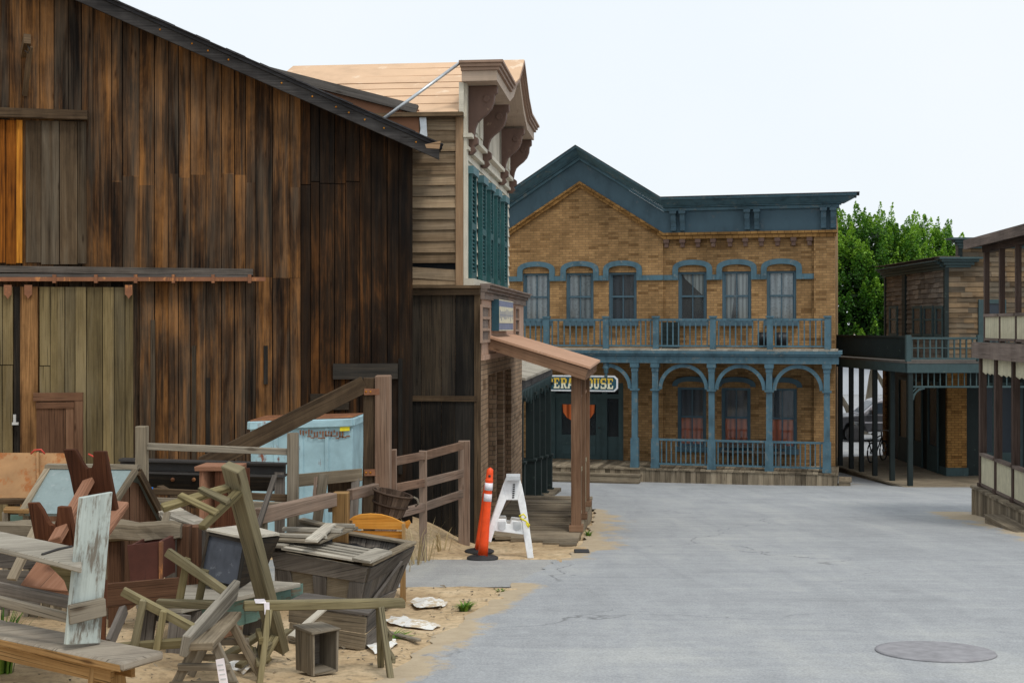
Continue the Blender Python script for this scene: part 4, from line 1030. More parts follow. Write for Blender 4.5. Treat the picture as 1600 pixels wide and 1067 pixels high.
for a, b in ((0, .03), (.97, 1)): mb.box(sa+.01, sb-.01, -.176, -.171, sz0+(sz1-sz0)*a, sz0+(sz1-sz0)*b, 0)
mb.box(sa+.03, sb-.03, -.178, -.172, sz0+(sz1-sz0)*.25, sz0+(sz1-sz0)*.78, 0); mb.build('sign_panel', M['sign_cream'], sg)
mb = MB(br.M)
mb.box(sa+.012, sb-.012, -.174, -.1705, sz0+(sz1-sz0)*.035, sz0+(sz1-sz0)*.246, 0); mb.box(sa+.012, sb-.012, -.174, -.1705, sz0+(sz1-sz0)*.784, sz0+(sz1-sz0)*.965, 0)
for k in range(13):
    x = sa+.08+(sb-sa-.16)*k/12.5; q = R.uniform(0, .15)
    mb.box(x, x+.03+.03*R.random(), -.181, -.1785, sz0+(sz1-sz0)*(.30+q), sz0+(sz1-sz0)*(.72-.1*R.random()), 2)
mb.box(sa+.05, sb-.05, -.180, -.1786, sz0+(sz1-sz0)*.50, sz0+(sz1-sz0)*.515, 0)
mb.build('sign_marks', M['sign_slate'], sg)
# lower brick front
bx1, bx2 = br.lx(761, 0), br.lx(798, 0)
mb = MB(br.M); front_wall(mb, .03, LEN, 1.4, 4.55, -.02, [(bx1, bx1+.9, 1.9, 4.25), (bx1+1.1, bx1+2.0, 1.9, 4.25), (bx1+2.25, bx2-.1, 2.3, 4.25)], .25)
mb.face([(LEN, -.02, 1.4), (LEN, 3, 1.4), (LEN, 3, 4.6), (LEN, -.02, 4.6)]); mb.build('brick_front', M['brick_tan'], store)
mb = MB(br.M); mb.face([(LEN, .3, 4.6), (LEN, 3.5, 4.6), (LEN, 3.5, 8.2), (LEN, .3, 8.2)]); mb.build('far_wall', M['clap'], store)
for k, (a, b, c) in enumerate(((bx1, bx1+.9, 1.9), (bx1+1.1, bx1+2.0, 1.9), (bx1+2.25, bx2-.1, 2.3))):
    mb = MB(br.M)
    mb.box(a, a+.09, .08, .16, c, 4.25, 2); mb.box(b-.09, b, .08, .16, c, 4.25, 2); mb.box(a+.09, b-.09, .08, .16, 4.1, 4.25, 0); mb.box(a+.09, b-.09, .08, .16, c, c+.7, 2); mb.box(a+.09, b-.09, .09, .15, 3.4, 3.47, 0)
    w = mb.build('shop_door' if k < 2 else 'shop_window', M['porch_wood'], store)
    mb = MB(br.M); mb.face([(a, .12, c+.7), (b, .12, c+.7), (b, .12, 4.1), (a, .12, 4.1)]); mb.build('pane', M['glass'], w)
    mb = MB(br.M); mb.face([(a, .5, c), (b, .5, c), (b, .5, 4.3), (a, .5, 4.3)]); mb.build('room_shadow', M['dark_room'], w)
# porch: deck, posts, roof, rails
mb = MB(br.M); x = -.45; i = 0
while x < 4.9:
    w = .155; ya = -1.45; yb = -.03
    cut = lambda y: .45+(-.45-.45)*(y/-1.45)    # skewed near end
    c0, c1 = max(x, cut(ya)), max(x, cut(yb))
    if x+w > cut(ya):
        zz = deckz+R.uniform(-.004, .004); yb2 = yb if x > cut(yb) else max(-1.45, -1.45*(.45-x)/.9)
        mb.hexa([(max(x, cut(ya))+.003, ya+R.uniform(-.015, .015), zz-.05), (x+w-.003, ya, zz-.05), (x+.003, yb2, zz-.05), (x+w-.003, yb2, zz-.05),
                 (max(x, cut(ya))+.003, ya, zz), (x+w-.003, ya, zz), (x+.003, yb2, zz), (x+w-.003, yb2, zz)], 1)
    x += w
mb.build('porch_deck', M['boards'], store)
mb = MB(br.M); x = -.4
while x < 4.9: mb.box(x+.002, x+.15, -1.44, -1.41, 1.2, deckz-.053, 2); x += .155
mb.box(4.87, 4.9, -1.40, -.03, 1.2, deckz-.053, 1)
mb.build('porch_skirting', M['boards'], store)
ya, yb = -1.55, -.06
px0, px1 = br.lx(763, -.05), br.lx(804, -.05); qx0, qx1 = br.lx(916, ya), br.lx(932.6, ya)
zw, ze = 4.82, 4.36
def prf(mb, o0, o1, exn=0, exo=0):
    mb.hexa([(qx0-exn, ya-exo, ze+o0), (qx1+exn, ya-exo, ze+o0), (px0-exn, yb, zw+o0), (px1+exn, yb, zw+o0),
             (qx0-exn, ya-exo, ze+o1), (qx1+exn, ya-exo, ze+o1), (px0-exn, yb, zw+o1), (px1+exn, yb, zw+o1)], 1)
mb = MB(br.M); prf(mb, 0, .035, .03, .06); mb.build('porch_roof', M['porch_tan'], store)
mb = MB(br.M)
mb.bar((qx0+.03, ya, ze-.085), (px0+.03, yb, zw-.085), .05, .165); mb.bar((qx1-.03, ya, ze-.085), (px1-.03, yb, zw-.085), .05, .165)
mb.bar((qx0+.06, ya+.03, ze-.09), (qx1-.06, ya+.03, ze-.09), .05, .15)
for k in range(1, 6):
    t = k/6; mb.bar((qx0+(qx1-qx0)*t, ya+.06, ze-.06), (px0+(px1-px0)*t, yb, zw-.06), .05, .1)
mb.build('porch_beam', M['porch_wood'], store)
for p in (900.5, 907.5, 914.5):
    x = br.lx(p, -1.38); mb = MB(br.M); h_ = .075
    mb.box(x-h_, x+h_, -1.38-h_, -1.38+h_, deckz+.003, ze-.09, 2); mb.box(x-h_-.03, x+h_+.03, -1.38-h_-.03, -1.38+h_+.03, deckz+.002, deckz+.1, 0)
    mb.box(x-.06, x+.06, -1.45, -1.31, ze-.30, ze-.10, 0) if False else None
    pst = mb.build('porch_post', M['porch_wood'], store)
xs_ = [br.lx(p, -1.38) for p in (900.5, 907.5, 914.5)]
for a, b in zip(xs_, xs_[1:]):
    mb = MB(br.M); mb.box(a+.08, b-.08, -1.41, -1.35, deckz+.80, deckz+.86, 0); mb.box(a+.08, b-.08, -1.4, -1.36, deckz+.1, deckz+.15, 0)
    for k in range(8): x = a+.08+(b-a-.16)*(k+.5)/8; mb.box(x-.025, x+.025, -1.4, -1.36, deckz+.15, deckz+.80, 2)
    mb.build('porch_railing', M['cream_rail'], store)
    mb = MB(br.M); mb.box(a+.08, b-.08, -1.41, -1.35, ze-.5, ze-.46, 0)
    for k in range(8): x = a+.08+(b-a-.16)*(k+.5)/8; mb.box(x-.02, x+.02, -1.4, -1.36, ze-.46, ze-.16, 2)
    mb.build('porch_frieze', M['porch_wood'], store)
# sheet-covered lean-to between barn roof and store, and the pole
lean = thing('lean_to_roof', 'brown sheeted lean-to roof with grey beam wedged behind the barn eave', 'roof', W(520, 180, 18.95))
mb = MB(); P = [W(418, 112, 19.0), W(652, 172, 18.93)]
mb.bar(P[0], P[1], .14, .13); mb.build('beam', M['old_dark'], lean)
mb = MB(); a, b = W(418, 116, 19.0), W(655, 172, 18.95); mb.face([a, b, V((b.x, b.y, 7.62)), V((a.x, a.y, 7.9))]); mb.build('sheet', M['brown_sheet'], lean)
mb = MB(); mb.prism([(0, 0), (.1, .02), (.12, -.3), (.09, -.42), (-.02, -.4), (.02, -.2)], W(655, 181, 18.92), (1, 0, 0), (0, 0, 1), (0, .01, 0)); mb.build('flashing', M['galv'], lean)
mb = MB(); mb.prism([(0, 0), (.22, .05), (.20, -.06), (.02, -.05)], W(664, 226, 17.8), (1, 0, 0), (0, 0, 1), (0, .02, 0)); mb.build('torn_board', M['tan_trim'], lean)
mb = MB(); mb.tube([W(588, 194, 18.4), W(722, 96, 18.85)], .024, 8); mb.build('metal_pole', M['galv'], None, 'thin silver pole slanting from the barn roof up to the store hood', 'pole')

# ------------------------------------------------------------------ DARK GREEN STOREFRONT
ga = br.a; k_ = -5250.
gst = 33.0; gX = (k_/gst+215)/2000*gst
gp = Fr(gX, gst, 0, ga)
gshop = thing('green_porch_store', 'dark green store porch of square columns beyond the brown porch', 'building', gp.o, gp.a)
gy = lambda x: gz(gp.w(x, 0, 0).x, gp.w(x, 0, 0).y)
for px in (811, 828, 838, 847, 855.5):
    z_ = k_/(px-1015); x = (z_-gst)*br.s if False else (z_-gst)/math.sin(ga)
    g0 = gy(x); mb = MB(gp.M); h_ = .12
    mb.box(x-.16, x+.16, -.16, .16, g0-.2, g0+.12, 0, (.5,)*3); mb.box(x-h_, x+h_, -h_, h_, g0+.12, g0+.95, 2, (.5,)*3); mb.box(x-.15, x+.15, -.15, .15, g0+.95, g0+1.0, 0, (.5,)*3)
    mb.box(x-.085, x+.085, -.085, .085, g0+1.0, 3.72, 2, (.5,)*3); mb.box(x-.15, x+.15, -.15, .15, 3.5, 3.57, 0, (.5,)*3)
    mb.build('column', M['green_dark'], gshop)
mb = MB(gp.M); mb.bar((-8, 0, 3.83), (.5, 0, 3.83), .16, .2); mb.build('beam', M['fascia'], gshop)
mb = MB(gp.M)
pts = [(-7.8, 0)]
for k in range(24): x = -7.5+k*.33; pts += [(x-.14, -.04), (x, -.25-.15*R.random()), (x+.05, -.05)]
pts += [(.45, 0)]; mb.prism(pts, (0, -.09, 3.735), (1, 0, 0), (0, 0, 1), (0, .02, 0))
mb.build('valance', M['green_mid'], gshop)
mb = MB(gp.M); mb.hexa([(-8, -.2, 3.94), (.6, -.2, 3.94), (-8, 1.9, 4.25), (.6, 1.9, 4.25), (-8, -.2, 3.99), (.6, -.2, 3.99), (-8, 1.9, 4.3), (.6, 1.9, 4.3)], 1); mb.build('porch_roof', M['old_pale'], gshop)
mb = MB(gp.M); front_wall(mb, -8, .6, 0, 5.2, 1.9, [(-5, -4, .9, 3.2), (-2.5, -1, 1.0, 3.0)]); mb.face([(.6, 1.9, 0), (.6, 6, 0), (.6, 6, 5.2), (.6, 1.9, 5.2)]); mb.face([(-8, 6, 0), (-8, 1.9, 0), (-8, 1.9, 5.2), (-8, 6, 5.2)]); mb.face([(-8, 1.9, 5.2), (.6, 1.9, 5.2), (.6, 6, 5.2), (-8, 6, 5.2)]); mb.build('wall', M['green_dark'], gshop)
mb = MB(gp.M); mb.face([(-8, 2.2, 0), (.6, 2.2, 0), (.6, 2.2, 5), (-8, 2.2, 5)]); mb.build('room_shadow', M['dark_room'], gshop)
mb = MB(gp.M); mb.hexa([(-8, -.3, .3), (.7, -.3, .3), (-8, 1.9, .3), (.7, 1.9, .3), (-8, -.3, gy(-8)+.06), (.7, -.3, gy(.7)+.1), (-8, 1.9, gy(-8)+.06), (.7, 1.9, gy(.7)+.1)], 0); mb.build('porch_deck', M['boards'], gshop)

# ------------------------------------------------------------------ NEAR RIGHT PORCH BUILDING
r1 = Fr(8.88, 24.5, 0, br.a)
pb = thing('porch_building', 'brown two storey porch building with cream slatted balcony panels at the right edge', 'building', r1.o, r1.a)
dz = 1.94; XN = -4.6
X1 = [r1.lx(p, -.12) for p in (1535.5, 1559.5, 1587)]; X2 = [r1.lx(p, -.22) for p in (1541.5, 1565.5, 1591)]
step = (X1[2]-X1[0])/2; X1 += [X1[2]+step, X1[2]+2*step]; step = (X2[2]-X2[0])/2; X2 += [X2[2]+step, X2[2]+2*step]
zb0, zb1 = 4.40, 4.70
mb = MB(r1.M); x = XN
while x < .05: mb.box(x+.003, x+.15, -2.4, .06, dz-.05, dz+R.uniform(-.004, .004), 1); x += .155
mb.build('porch_deck', M['boards'], pb)
mb = MB(r1.M); x = XN
while x < .0: mb.box(x+.003, x+.15, -.02+R.uniform(-.006, .006), .02, .9, dz-.053, 2); x += .155
y = -2.4
while y < -.02: mb.box(.0, .03, y+.003, y+.15, .9, dz-.053, 2); y += .155
mb.build('porch_skirting', M['boards'], pb)
for x in X1:
    mb = MB(r1.M); mb.box(x-.06, x+.06, -.18, -.06, dz+.003, zb0-.002, 2); mb.box(x-.085, x+.085, -.205, -.035, dz+.002, dz+.07, 0); mb.build('porch_post', M['porch_brown'], pb)
for x in X2:
    mb = MB(r1.M); mb.box(x-.045, x+.045, -.265, -.175, zb1+.003, 6.62, 2); mb.build('balcony_post', M['porch_brown'], pb)
mb = MB(r1.M); mb.box(XN, .08, -.02, .05, zb0, zb1, 0); mb.box(.08, .13, -2.4, .05, zb0, zb1-.003, 1); mb.build('balcony_fascia', M['porch_fascia'], pb)
mb = MB(r1.M); mb.box(XN, .075, -2.4, -.03, zb1-.08, zb1-.005, 0); mb.build('balcony_floor', M['boards'], pb)
def panel(a, b, z0_, z1_, y, nm):
    mb = MB(r1.M); x = a
    while x < b-.02:
        xe = min(b, x+.07); mb.box(x+.002, xe-.002, y-.012-R.uniform(0, .008), y+.012, z0_, z1_, 2); x += .07
    p = mb.build(nm, M['canvas'], pb)
    for q in ((a, b, y-.05, y+.05, z1_+.002, z1_+.055), (a, b, y-.03, y+.03, z0_-.05, z0_-.002)): mb = MB(r1.M); mb.box(*q, 0); mb.build('rail', M['porch_fascia'], p)
for a, b in zip(X1[1:], X1): panel(a+.062, b-.062, dz+.08, dz+.60, -.09, 'porch_panel')
for a, b in zip(X2[1:], X2): panel(a+.047, b-.047, zb1+.08, 5.18, -.195, 'balcony_panel')
for a, b in zip(X1[1:], X1):
    mb = MB(r1.M); k = 6
    for j in range(k): mb.hexa([(a+.08+(b-a-.16)*j/k, -.12, zb0-.27-.04*(j % 2)), (a+.08+(b-a-.16)*(j+1)/k, -.12, zb0-.27-.04*((j+1) % 2)), (a+.08+(b-a-.16)*j/k, -.10, zb0-.27), (a+.08+(b-a-.16)*(j+1)/k, -.10, zb0-.27), (a+.08+(b-a-.16)*j/k, -.12, zb0-.004), (a+.08+(b-a-.16)*(j+1)/k, -.12, zb0-.004), (a+.08+(b-a-.16)*j/k, -.10, zb0-.004), (a+.08+(b-a-.16)*(j+1)/k, -.10, zb0-.004)], 0)
    mb.build('valance', M['canvas'], pb)
mb = MB(r1.M); e1 = .48
mb.hexa([(XN, .08, 6.6), (e1, .08, 6.6), (XN, -3, 7.15), (e1, -3, 7.15), (XN, .08, 6.66), (e1, .08, 6.66), (XN, -3, 7.21), (e1, -3, 7.21)], 1); mb.build('roof', M['shingle_roof'], pb)
mb = MB(r1.M); mb.box(XN, e1, .08, .12, 6.5, 6.68, 0); mb.bar((e1, .1, 6.585), (e1, -3, 7.13), .05, .16); mb.build('roof_fascia', M['porch_fascia'], pb)
mb = MB(r1.M); mb.box(XN, X2[0]+.09, -.30, -.16, 6.42, 6.585, 0); mb.build('roof_beam', M['porch_brown'], pb)
mb = MB(r1.M); y = -2.4
laps(mb, XN, .0, dz, 7.1, -2.4, .17, .02, 1); mb.build('back_wall', M['shingle'], pb)
mb = MB(r1.M)
for k in range(2):
    mb.box(XN, -2.15-.25*k*0, .06+.34*k, .06+.34*(k+1), dz-.22*(k+1)-.05, dz-.22*(k+1), 0); mb.box(XN, -2.17, .06+.34*k, .06+.34*(k+1)-.02, .9, dz-.22*(k+1)-.053, 0)
mb.build('steps', M['boards'], pb)

# ------------------------------------------------------------------ SHINGLE BUILDING (far right)
r2 = Fr(13.05, 38.5, 0, 0.0)
sb_ = thing('shingle_building', 'dark green trimmed shingle building with wraparound balcony on thin posts', 'building', r2.o, 0)
ZT = 6.93; Y2 = 6.2; zdk = 4.02; x2 = 9.0
tx = r2.lx(1500, 0); tz = r2.lz(383, tx, 0)
lw = [(r2.ly(p), q) for p, q in ((1398, .4), (1435, .4), (1453, .4), (1470, .3))]
mb = MB(r2.M)
MBL = MB(r2.M @ Matrix.Rotation(math.pi/2, 4, 'Z'))     # left face : local x' = y , facing -x
def left_laps(z0_, z1_, ya, yb, pr=.025, h=.155):
    z = z0_
    while z < z1_-.01:
        t = min(z+h, z1_); y = ya
        while y < yb-.01:
            ye = min(yb, y+R.uniform(.25, .6)); p = pr*R.uniform(.7, 1.5); dd = R.uniform(-.008, .008)
            mbl.hexa([(-p, y, z+dd), (-p, ye, z+dd), (0, y, z+dd), (0, ye, z+dd), (-.004, y, t), (-.004, ye, t), (0, y, t), (0, ye, t)], 0); y = ye
        z += h
mbl = MB(r2.M); left_laps(zdk, ZT, 0, Y2); mbl.build('side_shingles', M['shingle_grey'], sb_)
mb = MB(r2.M); laps(mb, 0, x2, zdk, ZT-.0, 0, .155, .025, -1, .008, .5); laps(mb, tx, x2, ZT, tz, 0, .155, .025, -1, .008, .5); mb.build('front_shingles', M['shingle'], sb_)
mb = MB(r2.M); mb.face([(.02, .02, -.5), (x2, .02, -.5), (x2, .02, tz), (tx, .02, tz), (tx, .02, ZT), (.02, .02, ZT)]); mb.face([(tx, .02, ZT), (tx, .4, ZT), (tx, .4, tz), (tx, .02, tz)]); mb.face([(x2, .4, ZT), (tx, .4, ZT), (tx, .4, tz), (x2, .4, tz)]); mb.face([(.02, .02, ZT-.02), (x2, .02, ZT-.02), (x2, Y2, ZT-.02), (.02, Y2, ZT-.02)]); mb.face([(.02, Y2, -.5), (.02, .02, -.5), (.02, .02, ZT), (.02, Y2, ZT)]); mb.face([(x2, Y2, -.5), (.02, Y2, -.5), (.02, Y2, ZT), (x2, Y2, ZT)]); mb.build('inner_wall', M['shingle_grey'], sb_)
def cor(mb, x0_, x1_, z, y0_, e=.35):
    for a, b, p in ((0, .07, .08), (.073, .16, .16), (.163, .24, .26), (.243, .30, e)): mb.box(x0_-p, x1_+p, y0_-p, y0_+.05, z+a, z+b, 0)
mb = MB(r2.M); cor(mb, .05, tx+.22, ZT-.16, 0, .35); mb.build('cornice', M['green_mid'], sb_)
mb = MB(r2.M)
for a, b, p in ((0, .08, .06), (.083, .17, .14), (.173, .24, .24), (.243, .28, .32)): mb.box(-p, .0, .06, Y2+.2, ZT-.22+a, ZT-.22+b, 1)
mb.build('side_cornice', M['green_mid'], sb_)
mb = MB(r2.M); mb.box(-.34, .3, -.33, Y2+.2, ZT+.143, ZT+.16, 1); mb.build('roof_edge', M['porch_fascia'], sb_)
mb = MB(r2.M); cor(mb, tx+.02, x2, tz-.10, 0, .42); mb.build('cornice', M['green_mid'], sb_, label='upper cornice of the taller false front')
yp = r2.ly(1415)
for q in ((-.06, .07, -.06, .06, zdk, ZT-.16), (-.08, .0, yp-.17, yp+.17, zdk, ZT-.22), (-.06, 0, Y2-.12, Y2+.02, zdk, ZT-.22), (tx-.05, tx+.06, -.05, .05, ZT+.15, tz-.1)):
    mb = MB(r2.M); mb.box(*q, 2); mb.build('corner_board', M['green_dark'], sb_)
for yc, h_ in lw:
    mb = MB(r2.M); zw0, zw1 = zdk+.75, r2.lz(478, 0, yc)
    for s in (-1, 1): mb.box(-.075, .0, yc+s*h_-.05, yc+s*h_+.05, zw0, zw1, 2)
    mb.box(-.075, 0, yc-h_+.05, yc+h_-.05, zw1-.09, zw1, 1); mb.box(-.08, 0, yc-h_-.08, yc+h_+.08, zw0-.08, zw0-.003, 1); mb.box(-.065, 0, yc-h_+.05, yc+h_-.05, (zw0+zw1)/2-.03, (zw0+zw1)/2+.03, 1)
    w = mb.build('window', M['green_mid'], sb_)
    mb = MB(r2.M); mb.face([(-.048, yc+h_, zw0), (-.048, yc-h_, zw0), (-.048, yc-h_, zw1), (-.048, yc+h_, zw1)]); mb.build('pane', M['car_glass'], w)
a, b = r2.lx(1529, -.05), r2.lx(1572, -.05); zw1 = r2.lz(468, a, -.05)
mb = MB(r2.M); mb.box(a, a+.14, -.07, -.0, zdk, zw1, 2); mb.box(b-.14, b, -.07, 0, zdk, zw1, 2); mb.box(a+.14, b-.14, -.07, 0, zw1-.12, zw1, 0); w = mb.build('balcony_door', M['green_mid'], sb_)
mb = MB(r2.M); mb.face([(a, -.04, zdk), (b, -.04, zdk), (b, -.04, zw1), (a, -.04, zw1)]); mb.build('pane', M['car_glass'], w)
# balcony slab: front edge y = -2.5 , left edge slants back
fy = -2.5; cx0 = r2.lx(1414, fy)
lp = []   # left edge posts
for p in (1422, 1394, 1367, 1346, 1330, 1313):
    kk = -((p-567))   # depth along the line px-567 = k/z
    z_ = 36.0*(1422-567)/(p-567); lp.append(((p-800)/F*z_-13.05, z_-38.5))
d_ = V((lp[-1][0]-lp[0][0], lp[-1][1]-lp[0][1], 0)).normalized()
far = (lp[-1][0]+d_.x*2.2, lp[-1][1]+d_.y*2.2); near = (lp[0][0]-.12, fy-.12)
poly = [(near[0], near[1]), (x2, near[1]), (x2, 0.0), (0, 0), (0, Y2), (far[0], far[1])]
mb = MB(r2.M); mb.prism(poly, (0, 0, zdk-.06), (1, 0, 0), (0, 1, 0), (0, 0, .06)); mb.build('balcony_floor', M['old_dark'], sb_)
mb = MB(r2.M)
mb.box(near[0]+.01, x2, near[1]+.01, near[1]+.1, zdk-.32, zdk-.063, 0); mb.bar((near[0]+.05, near[1]+.15, zdk-.19), (far[0]+.05, far[1], zdk-.19), .1, .26); mb.build('balcony_beam', M['green_mid'], sb_)
mb = MB(r2.M)
for k in range(7): t = (k+.5)/7; q = (near[0]+(far[0]-near[0])*t, near[1]+(far[1]-near[1])*t); mb.box(q[0]+.06, 0, q[1]-.04, q[1]+.04, zdk-.22, zdk-.063, 0)
mb.build('joist', M['green_dark'], sb_)
rh = .68
mb = MB(r2.M); mb.bar((near[0]+.05, near[1]+.05, zdk+rh), (far[0]+.05, far[1], zdk+rh), .08, .06); mb.bar((near[0]+.05, near[1]+.05, zdk+.06), (far[0]+.05, far[1], zdk+.06), .05, .05)
for k in range(96):
    t = (k+.5)/96; q = (near[0]+.05+(far[0]-near[0])*t, near[1]+.05+(far[1]-near[1])*t); mb.box(q[0]-.02, q[0]+.02, q[1]-.02, q[1]+.02, zdk+.07, zdk+rh-.03, 2)
mb.build('balcony_railing', M['green_dark'], sb_, label='dark side railing seen end on')
mb = MB(r2.M); mb.box(near[0], x2, near[1]+.02, near[1]+.1, zdk+rh-.06, zdk+rh, 0); mb.box(near[0], x2, near[1]+.03, near[1]+.09, zdk+.05, zdk+.1, 0); mb.box(near[0], x2, near[1]+.035, near[1]+.085, zdk+.36, zdk+.39, 0)
x = near[0]+.15
while x < x2: mb.box(x-.022, x+.022, near[1]+.04, near[1]+.08, zdk+.1, zdk+rh-.06, 2); x += .17
mb.build('balcony_railing', M['green_mid'], sb_)
for x in (near[0]+.05, near[0]+2.05, near[0]+4.1):
    mb = MB(r2.M); mb.box(x-.07, x+.07, near[1], near[1]+.14, zdk+.003, zdk+rh+.06, 2); mb.build('balcony_post', M['green_mid'], sb_)
zbw = .52
for i, (x, y) in enumerate(lp):
    mb = MB(r2.M); h_ = .065; mb.box(x-h_, x+h_, y-h_, y+h_, zbw-.02*i*0, zdk-.3, 2); mb.build('porch_post', M['post_black'] if i > 1 else M['green_dark'], sb_)
for x in (lp[0][0]+2.4, lp[0][0]+4.8):
    mb = MB(r2.M); mb.box(x-.065, x+.065, lp[0][1]-.065, lp[0][1]+.065, zbw, zdk-.3, 2); mb.build('porch_post', M['green_mid'], sb_)
mb = MB(r2.M); yy = lp[0][1]; xa2 = lp[0][0]+.065; z_ = zdk-.34
mb.box(xa2, x2, yy-.03, yy+.03, z_-.40, z_-.35, 0)
x = xa2+.1
while x < x2: mb.box(x-.015, x+.015, yy-.015, yy+.015, z_-.35, z_+.03, 2); x += .17
for k in range(8):
    a0, a1 = math.pi/2*k/8, math.pi/2*(k+1)/8; r_ = .32
    f = lambda a, r: (xa2+.34-r*math.cos(a), yy, z_-.40-.34+r*math.sin(a))
    mb.bar(f(a0, r_), f(a1, r_), .04, .05)
for r_ in (.12, .22): mb.bar((xa2, yy, z_-.4-r_), (xa2+r_, yy, z_-.4), .03, .03)
mb.build('spindle_frieze', M['green_mid'], sb_)
# boardwalk + ground floor
bp = [(near[0]-.1, near[1]-.15), (x2, near[1]-.15), (x2, .0), (0, 0), (0, Y2), (far[0]-.1, far[1])]
mb = MB(r2.M); mb.prism(bp, (0, 0, zbw-.05), (1, 0, 0), (0, 1, 0), (0, 0, .05)); mb.build('boardwalk', M['boards'], sb_)
mb = MB(r2.M); mb.box(near[0]-.06, x2, near[1]-.12, near[1]-.05, -.2, zbw-.053, 0); mb.bar((near[0]-.03, near[1]-.08, .22), (far[0]-.03, far[1], .22), .06, .5); mb.build('boardwalk_edge', M['boards'], sb_)
mb = MB(r2.M); pa, pb_ = 0, r2.lx(1510, -.1)
mb.box(pa, pb_, -.12, .5, zbw+.25, zdk-.1, 2); mb.build('brick_pier', M['brick_dim'], sb_)
mb = MB(r2.M); mb.box(pa-.04, pb_+.04, -.16, .5, zbw, zbw+.247, 0); mb.build('pier_base', M['green_mid'], sb_)
mb = MB(r2.M); mb.box(-.08, .3, Y2-.25, Y2+.1, zbw, zdk-.07, 2); mb.build('brick_pier', M['brick_dim'], sb_)
mb = MB(r2.M); mb.face([(-.015, Y2, -.3), (-.015, .0, -.3), (-.015, .0, zdk), (-.015, Y2, zdk)]); mb.face([(pb_, -.01, -.3), (x2, -.01, -.3), (x2, -.01, zdk), (pb_, -.01, zdk)]); mb.build('lower_wall', M['green_dark'], sb_)
for ya_ in (.6, 2.1, 3.6):
    mb = MB(r2.M); mb.box(-.06, -.018, ya_, ya_+.08, zbw, zdk-.7, 2); mb.box(-.06, -.018, ya_+.9, ya_+.98, zbw, zdk-.7, 2); mb.box(-.06, -.018, ya_+.08, ya_+.9, zdk-.8, zdk-.7, 1); mb.box(-.05, -.02, ya_+.08, ya_+.9, zbw+.003, zbw+.8, 2)
    w = mb.build('shop_door', M['green_mid'], sb_); mb = MB(r2.M); mb.face([(-.025, ya_+.9, zbw+.8), (-.025, ya_+.08, zbw+.8), (-.025, ya_+.08, zdk-.8), (-.025, ya_+.9, zdk-.8)]); mb.build('pane', M['car_glass'], w)
for xa_ in (1.1, 2.8, 4.4):
    mb = MB(r2.M); 
    for q in (xa_, xa_+1.1): mb.box(q, q+.09, -.06, -.013, zbw, zdk-.7, 2)
    mb.box(xa_+.09, xa_+1.1, -.06, -.013, zdk-.8, zdk-.7, 0); mb.box(xa_+.09, xa_+1.1, -.05, -.014, zbw+.003, zbw+.7, 0)
    w = mb.build('shop_window', M['green_mid'], sb_); mb = MB(r2.M); mb.face([(xa_+.09, -.02, zbw+.7), (xa_+1.1, -.02, zbw+.7), (xa_+1.1, -.02, zdk-.8), (xa_+.09, -.02, zdk-.8)]); mb.build('pane', M['car_glass'], w)
# ------------------------------------------------------------------ YARD: helpers
def qslab(mb, a, b, c, d, t, ax=0, tone=None):
    """slab from quad a-b-c-d (a->b first axis, a->d second) thickened by vector t"""
    a, b, c, d, t = V(a), V(b), V(c), V(d), V(t)
    mb.hexa([a, b, d, c, a+t, b+t, d+t, c+t], ax, tone)
def solo(mb, name, mat, label, cat, group=None, bevel=.004):
    return mb.build(name, mat, None, label, cat, group, bevel=bevel)
def ortho(o, x, z):
    x = V(x).normalized(); z = V(z); z = (z-x*z.dot(x)).normalized(); y = z.cross(x)
    m = Matrix((x, y, z)).transposed().to_4x4(); m.translation = V(o); return m
def sawhorse(label, M4, L, bw, bt, h, splay, mat, mat2=None, rungs=(.28, .55)):
    root = thing('sawhorse', label, 'sawhorse', M4.translation, 0, 'discarded sawhorses in the yard')
    mb = MB(M4); mb.box(-L/2, L/2, -bw/2, bw/2, h-bt, h, 0); mb.build('beam', mat, root, bevel=.006)
    for sx in (-1, 1):
        for sy in (-1, 1):
            mb = MB(M4); x0, x1 = sx*(L/2-.17), sx*(L/2-.11)
            mb.bar((x0, sy*bw*.32, h-bt+.005), (x1, sy*splay/2, 0), .055, .04, up=(1, 0, 0)); mb.build('leg', mat2 or mat, root, bevel=.004)
        for t in rungs:
            mb = MB(M4); xx = sx*(L/2-.11-.06*t)+sx*.03; y = (splay/2)*(1-t)+bw*.32*t
            mb.bar((xx, -y-.025, h*t), (xx, y+.025, h*t), .025, .045); mb.build('rung', mat2 or mat, root, bevel=.003)
    return root
JIT[0] = .0045
# ---- standing sawhorse
p = G(504, 1056); p.z = ground(p.x, p.y)
m4 = Matrix.Translation(p) @ Matrix.Rotation(math.radians(15), 4, 'Z') @ Matrix.Rotation(math.radians(2.), 4, 'Y')
s1 = sawhorse('olive sawhorse standing upright in front of the small open box', m4, 1.09, .10, .055, .515, .46, M['olive'])
mb = MB(m4); mb.box(-.47, -.40, -.055, .055, .5155, .519); mb.box(-.41, -.375, -.058, -.051, .44, .517); mb.build('paper_tag', M['white_refl'], s1)
